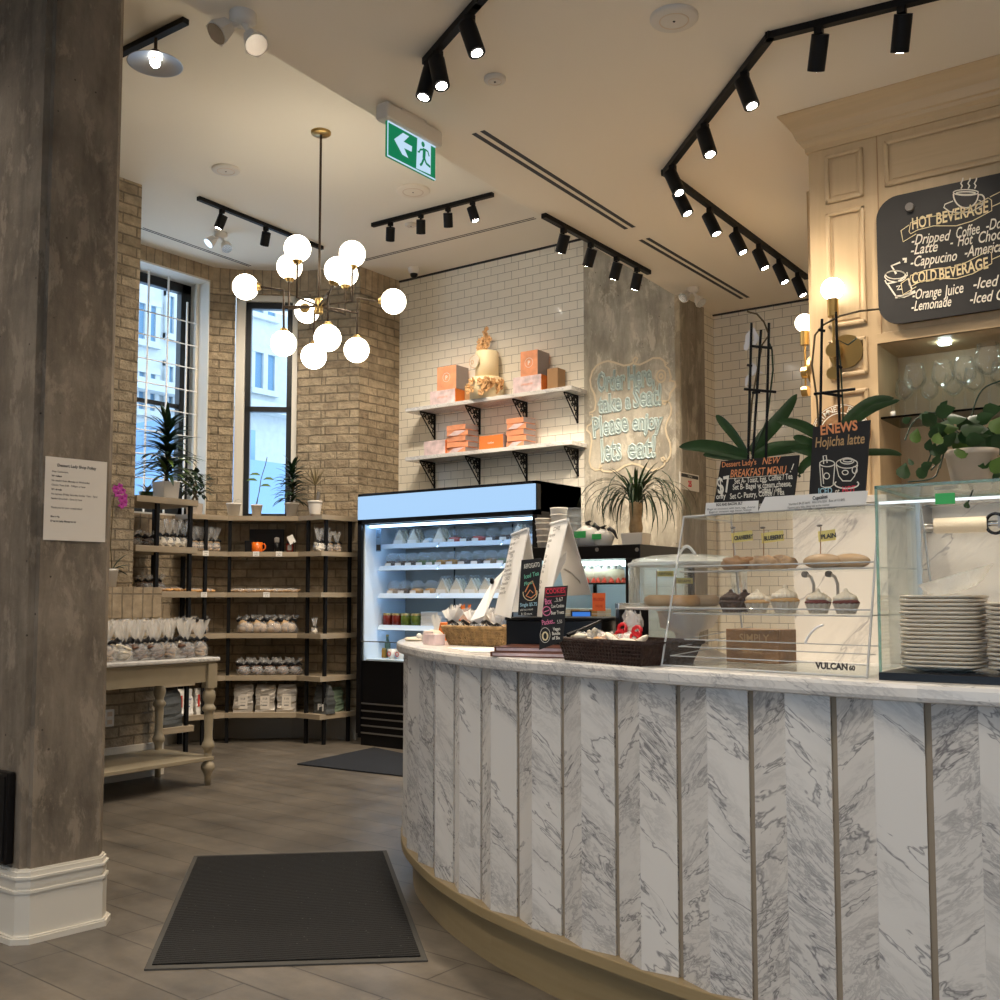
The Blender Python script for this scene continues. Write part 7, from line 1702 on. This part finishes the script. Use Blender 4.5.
# blue tablet on the till
a = onD(571, 610, 3.9); b = onD(592, 610, 3.9); zb5 = onD(580, 624, 3.9).z
o = thing('payment_tablet', 'small tablet with a bright blue screen on the till, right of the cookie chalkboard', 'tablet', ((a.x + b.x) / 2, (a.y + b.y) / 2, zb5), YAW)
w_ = (b - a).length; h_ = a.z - zb5; m_ = Matrix.Rotation(-.3, 4, 'X')
MB().box((-w_ / 2, 0, 0), (w_ / 2, .008, h_), m_).build('tablet_body', 'black_gloss', o, bevel=.002); MB().box((-w_ / 2 + .006, -.001, .006), (w_ / 2 - .006, 0, h_ - .006), m_).build('screen', 'tablet_blue', o)
MB().box((-.03, .01, -(zb5 - SZ5) if False else -(zb5 - CTZ)), (.03, .05, .01)).build('tablet_stand', 'black_gloss', o)
# cutlery / napkin box
q = onD(634, 640, 3.62); x0 = onD(619, 640, 3.62); x1 = onD(649, 640, 3.62); w_ = (x1 - x0).length; zt6 = onD(634, 603, 3.62).z; q.z = CTZ
o = thing('napkin_box', 'black box with a bright chrome rim behind the dark basket', 'box', q, YAW)
MB().box((-w_ / 2, 0, 0), (w_ / 2, .10, zt6 - CTZ - .022)).build('box_body', 'black_gloss', o, bevel=.003); mb = MB(); mb.box((-w_ / 2 - .002, -.002, zt6 - CTZ - .022), (w_ / 2 + .002, .102, zt6 - CTZ)); mb.build('chrome_rim', 'chrome', o, bevel=.002)
# bagel stand under a clear dome
D7 = 3.42; c = onD(688, 640, D7); c.z = CTZ; r7 = (onD(688, 600, D7) - onD(626.5, 600, D7)).length; zp = onD(680, 607, D7).z; zd = onD(688, 556, D7).z
o = thing('cake_stand', 'clear domed cake stand of bagels with a crumpled white foot, partly behind the acrylic display', 'cake stand', c)
MB().lathe([(0, zp - CTZ - .012), (r7 * .98, zp - CTZ - .008), (r7, zp - CTZ), (0, zp - CTZ)], seg=40).build('plate', 'pot_white', o)
mb = MB(); n = 30; vs = []
for s_, z_ in ((.20, 0), (.12, .03), (.05, .06), (.06, .085), (.12, .10), (.16, zp - CTZ - .014)):
    for k in range(n): a_ = 2 * pi * k / n; rr = s_ * .62 * (1 + .16 * sin(a_ * 5 + z_ * 30) + .08 * sin(a_ * 9)); vs.append((rr * cos(a_), rr * sin(a_), z_))
mb.add(vs, [(j * n + k, j * n + (k + 1) % n, (j + 1) * n + (k + 1) % n, (j + 1) * n + k) for j in range(5) for k in range(n)], True); mb.build('pedestal', 'paper_warm', o)
hd = zd - zp; MB().lathe([(r7 * .95, zp - CTZ + .001), (r7 * .95, zp - CTZ + hd * .82), (r7 * .88, zp - CTZ + hd * .93), (r7 * .6, zp - CTZ + hd), (0, zp - CTZ + hd + .008)], seg=48).build('dome', 'dome_glass', o)
mb = MB(); zz = zd - CTZ; mb.tube([(-.03 + .06 * k / 10, 0, zz + .004 + .028 * sin(pi * k / 10)) for k in range(11)], .005, 8); mb.lathe([(r7 * .955, zp - CTZ + hd * .80), (r7 * .965, zp - CTZ + hd * .83), (r7 * .955, zp - CTZ + hd * .86)], seg=48); mb.build('dome_handle', 'acrylic_edge', o)
for k, (px, dd_, m_) in enumerate(((661, -.06, 'bagel'), (683, -.08, 'bread'), (703, -.05, 'bagel'), (674, .06, 'bun_brown'), (697, .08, 'bread'))):
    q = onD(px, 600, D7 + dd_); q.z = zp + .001; b_ = MB(); n = 20; vs = []
    for j in range(10):
        th = 2 * pi * j / 10
        for i_ in range(n): a_ = 2 * pi * i_ / n; rr = .032 + .024 * cos(th); vs.append((rr * cos(a_), rr * sin(a_), .02 + .019 * sin(th)))
    b_.add(vs, [(j * n + i_, j * n + (i_ + 1) % n, ((j + 1) % 10) * n + (i_ + 1) % n, ((j + 1) % 10) * n + i_) for j in range(10) for i_ in range(n)], True)
    o2 = b_.build('bagel', m_); o2.location = q; tag(o2, f'ring bagel under the clear dome, {ORD[k]} of those inside', 'pastry', 'bagels under the dome')
    o2['label'] = ('golden bagel at the left front under the clear dome', 'pale bread-coloured bagel at the front middle under the clear dome', 'golden bagel at the right front under the clear dome', 'dark brown bagel at the back left under the clear dome', 'pale bagel at the back right under the clear dome')[k]
for k, (px, y0, y1) in enumerate(((657, 571, 600), (676, 578, 600))):
    q = onD(px, 600, D7 - .02); q.z = zp + .03; zt8 = onD(px, y0, D7 - .02).z - q.z; o2 = thing('flavour_flag', ('yellow flavour flag under the clear dome, left one', 'yellow flavour flag under the clear dome, right one')[k], 'sign', q, YAW, 'yellow flags under the dome')
    MB().cyl((0, 0, 0), (0, 0, zt8), .0015, seg=6).build('pick', 'bun_brown', o2); MB().box((.002, -.001, zt8 - .018), (.055, .001, zt8)).build('flag', 'yellow_card', o2); mb = MB(); text(mb, 'EVERYTHING' if k == 0 else 'SESAME', .012, .006, zt8 - .014, -.002, to=(.05, zt8 - .014)); mb.build('lettering', 'ink', o2)
# ---------------------------------------------------------------- track lights
SPOTS = []
def track(name, pts, zc_, label, heads, grp=None, w=.034, hgt=.03, r=.036, L_=.125, drop=.075):
    """pts: photo points on the ceiling; heads: (track photo point, face photo point or aim)"""
    P = [onZ(x, y, zc_) for x, y in pts]; base = P[0].copy(); o = thing(name, label, 'track light', base, 0, grp)
    for a, b in zip(P[:-1], P[1:]):
        d = b - a; m_ = Matrix.Translation(a - base) @ Matrix.Rotation(atan2(d.y, d.x), 4, 'Z'); MB().box((-w / 2, -w / 2, -hgt), (d.length + w / 2, w / 2, 0), m_).build('rail', 'black_metal', o)
    for (hx, hy, ax, ay, lit) in heads:
        h = onZ(hx, hy, zc_)
        # the head hangs a little below the rail and looks along (ax, ay, down)
        bd = None
        for a, b in zip(P[:-1], P[1:]):   # snap on the rail
            d = (b - a); tt = max(0, min(1, (h - a).dot(d) / d.dot(d))); q = a + d * tt
            if bd is None or (q - h).length < bd[0]: bd = ((q - h).length, q)
        q = bd[1] - base; aim = Vector((ax, ay, -1)).normalized(); piv = q + Vector((0, 0, -hgt - drop))
        hb = MB(); hb.box(q + Vector((-.016, -.016, -hgt - .028)), q + Vector((.016, .016, -hgt))); hb.cyl(q + Vector((0, 0, -hgt - .02)), piv, .007, seg=8)
        a0 = piv - aim * L_ * .30; a1 = piv + aim * L_ * .70; hb.cyl(a0, a1, r, seg=20); hd = hb.build('lamp_head', 'black_metal', o)
        MB().cyl(a1 - aim * .001, a1 + aim * .0015, r * .64, seg=18).build('lit_face' if lit else 'lens', 'spot_face' if lit else 'steel', hd)
        SPOTS.append((base + a1 + aim * .02, aim, lit, zc_))
    return o
GR = 'black track lights'
track('track_light', ((500, -26), (477, 0), (427, 57)), LO, 'black track light above the exit sign, running out of the top of the frame', ((470, 8, .35, .05, 1), (437, 44, .30, -.1, 1), (429, 55, -.1, -.25, 1)), L_=.14)
track('track_light', ((545, 214), (648, 270)), LO, 'short black track light with four heads before the concrete column', ((564, 224, -.50, .22, 1), (590, 239, -.50, .2, 1), (616, 253, -.46, .2, 1), (637, 264, -.40, .2, 1)), L_=.115)
track('track_light', ((1006, -26), (770, 33), (665, 170), (806, 275)), LO, 'long angled black track light in three runs above the counter', ((902, 2, -.3, .56, .22), (819, 22, -.38, .56, .22), (745, 66, .35, -.05, 1), (705, 118, .32, -.1, 1), (672, 160, .45, -.05, 1), (682, 181, .42, .1, 1), (711, 203, .42, .1, 1), (737, 223, .42, .1, 1), (759, 240, .38, .1, 1), (779, 255, .38, .1, 1), (797, 269, .35, .1, 1)), L_=.14)
track('track_light', ((200, 197), (321, 246)), HI, 'black track light on the high ceiling at the left of the chandelier', ((222, 206, -.40, -.15, 1), (265, 224, -.62, .3, 1)), L_=.105)
track('track_light', ((374, 223), (491, 193)), HI, 'black track light with four heads on the high ceiling right of the chandelier', ((391, 219, -.42, .42, .6), (421, 211, -.36, .44, .5), (448, 204, -.3, .46, .5), (473, 198, .22, .25, .6)), L_=.105)
# barn-style shade lamp at the upper left
o = thing('shade_lamp', 'wide grey disc shade lamp with a glowing bulb on a track by the near pillar', 'track light', onZ(156, 33, HI))
a, b = onZ(110, 56, HI) - Vector(o.location), onZ(186, 18, HI) - Vector(o.location); d = b - a
MB().box((0, -.02, -.03), (d.length, .02, 0), Matrix.Translation(a) @ Matrix.Rotation(atan2(d.y, d.x), 4, 'Z')).build('rail', 'black_metal', o)
mb = MB(); mb.cyl((0, 0, -.03), (0, 0, -.10), .009); mb.sphere((0, 0, -.125), .035, 14, 10); mb.build('lamp_holder', 'brass_dark', o)
MB().lathe([(.03, -.13), (.055, -.145), (.14, -.168), (.145, -.172), (.14, -.172), (.05, -.152), (.0, -.14)], seg=36).build('shade', 'steel', o)
MB().sphere((0, 0, -.165), .026, 12, 8).build('bulb', 'spot_face', o); SPOTS.append((Vector(o.location) + Vector((0, 0, -.21)), Vector((0, 0, -1)), 1, HI))
# linear air slots
def slot(p0, p1, z, label, two=True, w=.026, gap=.027):
    a, b = onZ(*p0, z), onZ(*p1, z); d = b - a; o = thing('air_slot', label, 'vent', a, atan2(d.y, d.x)); L_ = d.length
    for k, y in enumerate(((-gap, gap) if two else (0,))): MB().box((0, y - w / 2, -.002), (L_, y + w / 2, .0)).build('slot_opening', 'ink', o)
slot((478, 132), (630, 228), LO, 'pair of black linear air slots in the lower ceiling, nearer the exit sign'); slot((644, 239), (745, 298), LO, 'pair of black linear air slots in the lower ceiling, farther pair above the column')
slot((142, 228), (250, 266), HI, 'thin linear air slot over the left windows', True, .010, .014); slot((365, 260), (535, 218), HI, 'thin linear air slot parallel to the tiled wall', True, .010, .014)
# ceiling discs
def disc(p, z, r, label, mat='vent_white', rings=2, cat='detector'):
    c = onZ(*p, z); o = thing('ceiling_disc', label, cat, c); MB().lathe([(r, 0), (r, -.010), (r * .94, -.016), (r * .6, -.018), (0, -.019)], seg=36).build('disc_body', mat, o)
    MB().lathe([(r * .62, -.018), (r * .60, -.021), (r * .57, -.018)], seg=32).build('ring', 'pot_tan', o); MB().lathe([(.006, -.019), (.004, -.022), (0, -.022)], seg=10).build('centre_dot', 'ink', o)
rr = lambda p, z, px: (onZ(p[0] + px, p[1], z) - onZ(*p, z)).length
disc((674, 17), LO, rr((674, 17), LO, 24), 'large round speaker disc in the lower ceiling near the top edge', cat='speaker'); disc((495, 78), LO, rr((495, 78), LO, 11), 'small round detector in the lower ceiling between the tracks')
disc((226, 169), HI, rr((226, 169), HI, 14), 'round white detector on the high ceiling left of the chandelier rod'); disc((413, 190), HI, rr((413, 190), HI, 17), 'flat round speaker on the high ceiling right of the chandelier rod', 'ceiling_paint', cat='speaker')
disc((411, 224), HI, rr((411, 224), HI, 6), 'tiny round cap on the high ceiling behind the right track light')
# twin emergency lamps
def twin(p, z, sc, label, rz=0):
    c = onZ(*p, z); o = thing('emergency_lamp', label, 'emergency lamp', c, rz, 'twin head emergency lamps'); s = sc
    MB().lathe([(.055 * s, 0), (.055 * s, -.03 * s), (.04 * s, -.045 * s), (0, -.05 * s)], seg=20).build('base', 'vent_white', o)
    for k, (dx, dy_, dz_) in enumerate(((-.075, -.02, -.075), (.05, -.02, -.12))):
        v = Vector((dx, dy_, dz_)) * s; mb = MB(); mb.cyl((0, 0, -.03 * s), v, .013 * s); ai = Vector((dx * 5, -.3, -.5)).normalized() * s; mb.cyl(v - ai * .03, v + ai * .04, .035 * s, .055 * s, seg=6, smooth=False); h = mb.build('lamp_head', 'vent_white', o); MB().cyl(v + ai * .0405, v + ai * .043, .045 * s, seg=16).build('lens', 'chrome', h)
twin((243, 14), LO, 1.0, 'white twin-headed emergency lamp at the top edge of the lower ceiling', YAW); twin((221, 233), HI, .95, 'white twin-headed emergency lamp on the high ceiling above the left window', YAW); twin((693, 288), LO, .85, 'white twin-headed emergency lamp above the concrete column', YAW)
# dome camera
c = onZ(414, 268, HI); o = thing('dome_camera', 'white security camera with a black lens in the corner above the tiled wall', 'camera', c)
MB().lathe([(.055, 0), (.055, -.025), (.05, -.05), (.045, -.055), (0, -.055)], seg=24).build('camera_body', 'vent_white', o); MB().sphere((0, 0, -.06), .036, 18, 12).build('lens', 'black_gloss', o)
# exit sign
xs = onZ(412, 116, LO).x; P_ = onX(410, 140, xs)
def ex(u, v): p = onX(375 + u * .1, 90 + v * .1, xs); return p
a = ex(115, 300); b = ex(595, 575); zb_ = (ex(110, 665).z + ex(595, 905).z) / 2; zt_ = (a.z + b.z) / 2; y0, y1 = a.y, b.y
o = thing('exit_sign', 'green illuminated running-man exit sign with a left arrow, under the ceiling edge', 'sign', (xs, (y0 + y1) / 2, zt_), pi / 2); hw = (y1 - y0) / 2; hh = zt_ - zb_
MB().box((-hw - .03, -.03, .0), (hw + .03, .045, LO - zt_ - .012)).build('housing', 'vent_white', o, bevel=.012); MB().box((-.09, -.02, LO - zt_ - .014), (.09, .04, LO - zt_)).build('ceiling_plate', 'vent_white', o)
MB().box((-hw, -.006, -hh), (hw, .006, .0)).build('lit_panel', 'exit_green', o)
mb = MB(); mb.box((-hw, -.008, -.007), (hw, -.006, .0)); mb.box((-hw, -.008, -hh), (hw, -.006, -hh + .007)); mb.box((-hw, -.008, -hh), (-hw + .005, -.006, 0))
def xy(u, v): p = ex(u, v); return (p.y - (y0 + y1) / 2, p.z - zt_)
def poly(mb, pts, y): mb.add([(p[0], y, p[1]) for p in pts], [tuple(range(len(pts)))])
poly(mb, [xy(*q) for q in ((180, 495), (268, 432), (330, 468), (275, 520), (360, 568), (355, 622), (280, 585), (322, 685), (262, 650))], -.0075)
poly(mb, [xy(*q) for q in ((412, 485), (548, 545), (545, 850), (400, 785))], -.0075); mb.build('white_symbols', 'exit_white', o)
mb = MB(); c_ = xy(467, 548); poly(mb, [(c_[0] + .013 * cos(k * pi / 6), c_[1] + .014 * sin(k * pi / 6)) for k in range(12)], -.009)
for pts, w_ in (([(480, 590), (478, 650), (475, 690)], .022), ([(475, 690), (455, 740), (438, 758)], .013), ([(482, 690), (500, 740), (540, 775)], .013), ([(480, 600), (440, 600), (428, 625), (412, 618)], .009), ([(485, 598), (515, 620), (528, 668)], .009)): stroke(mb, [xy(*q) for q in pts], w_, -.009)
mb.build('running_figure', 'exit_green', o)

# ---------------------------------------------------------------- globe chandelier
top = onZ(321, 132, HI); D0 = (top - ORG).dot(Vector((-sin(YAW), cos(YAW), 0)))
o = thing('globe_chandelier', 'brass chandelier with twelve white glass globes on bent rods', 'chandelier', top)
C_ = lambda x, y, dd=0: onD(x, y, D0 + dd) - Vector(top)
MB().lathe([(.065, 0), (.065, -.012), (.055, -.02), (0, -.022)], seg=28).build('canopy', 'brass', o)
hub = C_(321, 306); hub.x = 0; hub.y = 0
MB().cyl((0, 0, -.02), (0, 0, hub.z), .008).build('rod', 'brass_dark', o); MB().lathe([(.028, -.05), (.028, .045), (.02, .05), (0, .05)], (0, 0, hub.z), 20).build('hub', 'brass', o)
def arm(pts): mb = MB(); mb.tube(pts, .0075, 8); mb.build('arm', 'brass_dark', o)
GR_ = .083
def globe(c, ax):
    ax = Vector(ax).normalized(); MB().sphere(c, GR_, 32, 20).build('globe', 'globe', o); a = c + ax * (GR_ - .006); MB().cyl(a, a + ax * .022, .034, .020, seg=18).build('globe_cap', 'brass', o); return a + ax * .02
def place(gx_, gy_, dd, ax, elbow):
    c = C_(gx_, gy_, dd); e = globe(c, ax); return e
H0 = hub
# left arm: up to a sideways globe, down to a hanging globe
E_l = C_(283.6, 307, .05); arm([H0, E_l]); g1 = place(245.5, 287, .05, (cos(YAW), sin(YAW), 0), None); u = C_(283.6, 290, .05); arm([E_l, u, g1]); g9 = place(283.6, 343.5, .05, (0, 0, 1), None); arm([E_l, g9])
E_r = C_(357.5, 313, .18); arm([H0, E_r]); g6 = place(393.5, 301.5, .18, (-cos(YAW), -sin(YAW), 0), None); u = C_(357.5, 298, .18); arm([E_r, u, g6]); g11 = place(356.6, 350, .18, (0, 0, 1), None); arm([E_r, g11])
for ex_, ey_, dd, gx_, gy_ in ((298, 297, -.24, 297.5, 248.5), (290.5, 309, .12, 289.5, 267), (352, 301, -.10, 352.3, 254), (343, 314.5, .22, 345.5, 274)):
    e = C_(ex_, ey_, dd); g = place(gx_, gy_, dd, (0, 0, -1), None); e.x, e.y = g.x, g.y; arm([H0, e, g])
e = C_(329, 293, -.30); g = place(338, 270.5, -.36, (-.25, -.2, -1), None); arm([H0, e, g]); g = place(327.6, 338, -.30, (0, 0, 1), None); e.x, e.y = g.x, g.y; arm([H0, e, g])
e = C_(313.7, 311, .10); g = place(313.7, 356.4, .10, (0, 0, 1), None); e.x, e.y = g.x, g.y; arm([H0, e, g])
g = place(307, 311, .34, (sin(YAW), -cos(YAW), 0), None); arm([H0, g])
GLOBE_AT = Vector(top) + hub
# ---------------------------------------------------------------- floor mats
def fmat(name, label, pts, mat, edge=True):
    c = [onZ(x, y, 0) for x, y in pts]; o = thing(name, label, 'mat', c[0]); poly_ = [tuple((q - c[0]).xy) for q in c]
    if edge: MB().prism(inset([p for p in poly_], 0) if False else poly_, 0, .006).build('rubber_edge', 'mat_edge', o)
    ce = Vector((sum(p[0] for p in poly_) / 4, sum(p[1] for p in poly_) / 4)); k = .955 if edge else 1
    inn = [tuple(ce + (Vector(p) - ce) * k) for p in poly_]; MB().prism(inn, .001, .011).build('carpet', mat, o, bevel=.003)
fmat('door_mat', 'large black ribbed floor mat on the planks before the counter', ((144, 971), (428, 962), (386.5, 851.5), (194, 857)), 'mat_black')
fmat('door_mat', 'dark blue grey floor mat in front of the refrigerator', ((297, 765), (420, 779), (520, 779), (374, 748.5)), 'mat_blue', False)
# ---------------------------------------------------------------- light from the modelled lamps, plus added fill spots
def lamp(kind, name, loc, e, c, **k):
    l = bpy.data.lights.new(name, kind); l.energy = e; l.color = c
    for a, b in k.items(): setattr(l, a, b)
    o = bpy.data.objects.new(name, l); COL.objects.link(o); o.location = loc; return o
WARM = (1.0, .84, .65)
for p, aim, lit, z in SPOTS:
    if not lit: continue
    o = lamp('SPOT', 'track_and_fill_spot', p, 74 * lit, WARM, spot_size=radians(100), spot_blend=1.0, shadow_soft_size=.03)
    o.rotation_euler = aim.to_track_quat('-Z', 'Y').to_euler()
# added fill spots without fixtures, spread under both ceilings to brighten the room
for x, y, z, e in ((-2.2, .2, 3.5, 95), (-.6, 1.0, 3.5, 80), (.9, 1.4, 3.5, 55), (.9, 3.9, 3.5, 45), (-.4, 3.6, 3.5, 60), (-4.6, 5.4, 4.1, 55), (-4.9, 1.0, 4.1, 120), (-4.6, -1.2, 4.1, 50), (-1.0, -1.2, 3.5, 90), (-5.2, 3.0, 4.1, 85)):
    o = lamp('SPOT', 'track_and_fill_spot', (x, y, z), e, (1.0, .88, .74), spot_size=radians(140), spot_blend=1.0, shadow_soft_size=.12)
cam = bpy.data.cameras.new('camera'); cam.sensor_width = 36; cam.sensor_fit = 'HORIZONTAL'; cam.lens = 36 * F / 1000
cam.shift_y = -(500 - PY0) / 1000; cam.clip_start = .02
co = bpy.data.objects.new('camera', cam); COL.objects.link(co); S.camera = co
co.location = ORG; co.rotation_euler = (pi / 2 + TILT, 0, YAW)
S.view_settings.view_transform = 'Standard'; S.view_settings.look = 'None'; S.view_settings.gamma = 1; S.view_settings.use_curve_mapping = False
S.view_settings.exposure = 0.52
S.cycles.use_denoising = True; S.cycles.max_bounces = 10; S.cycles.transparent_max_bounces = 24; S.cycles.glossy_bounces = 4; S.cycles.transmission_bounces = 6; S.cycles.diffuse_bounces = 5
S.cycles.sample_clamp_indirect = 6; S.cycles.caustics_reflective = False; S.cycles.caustics_refractive = False
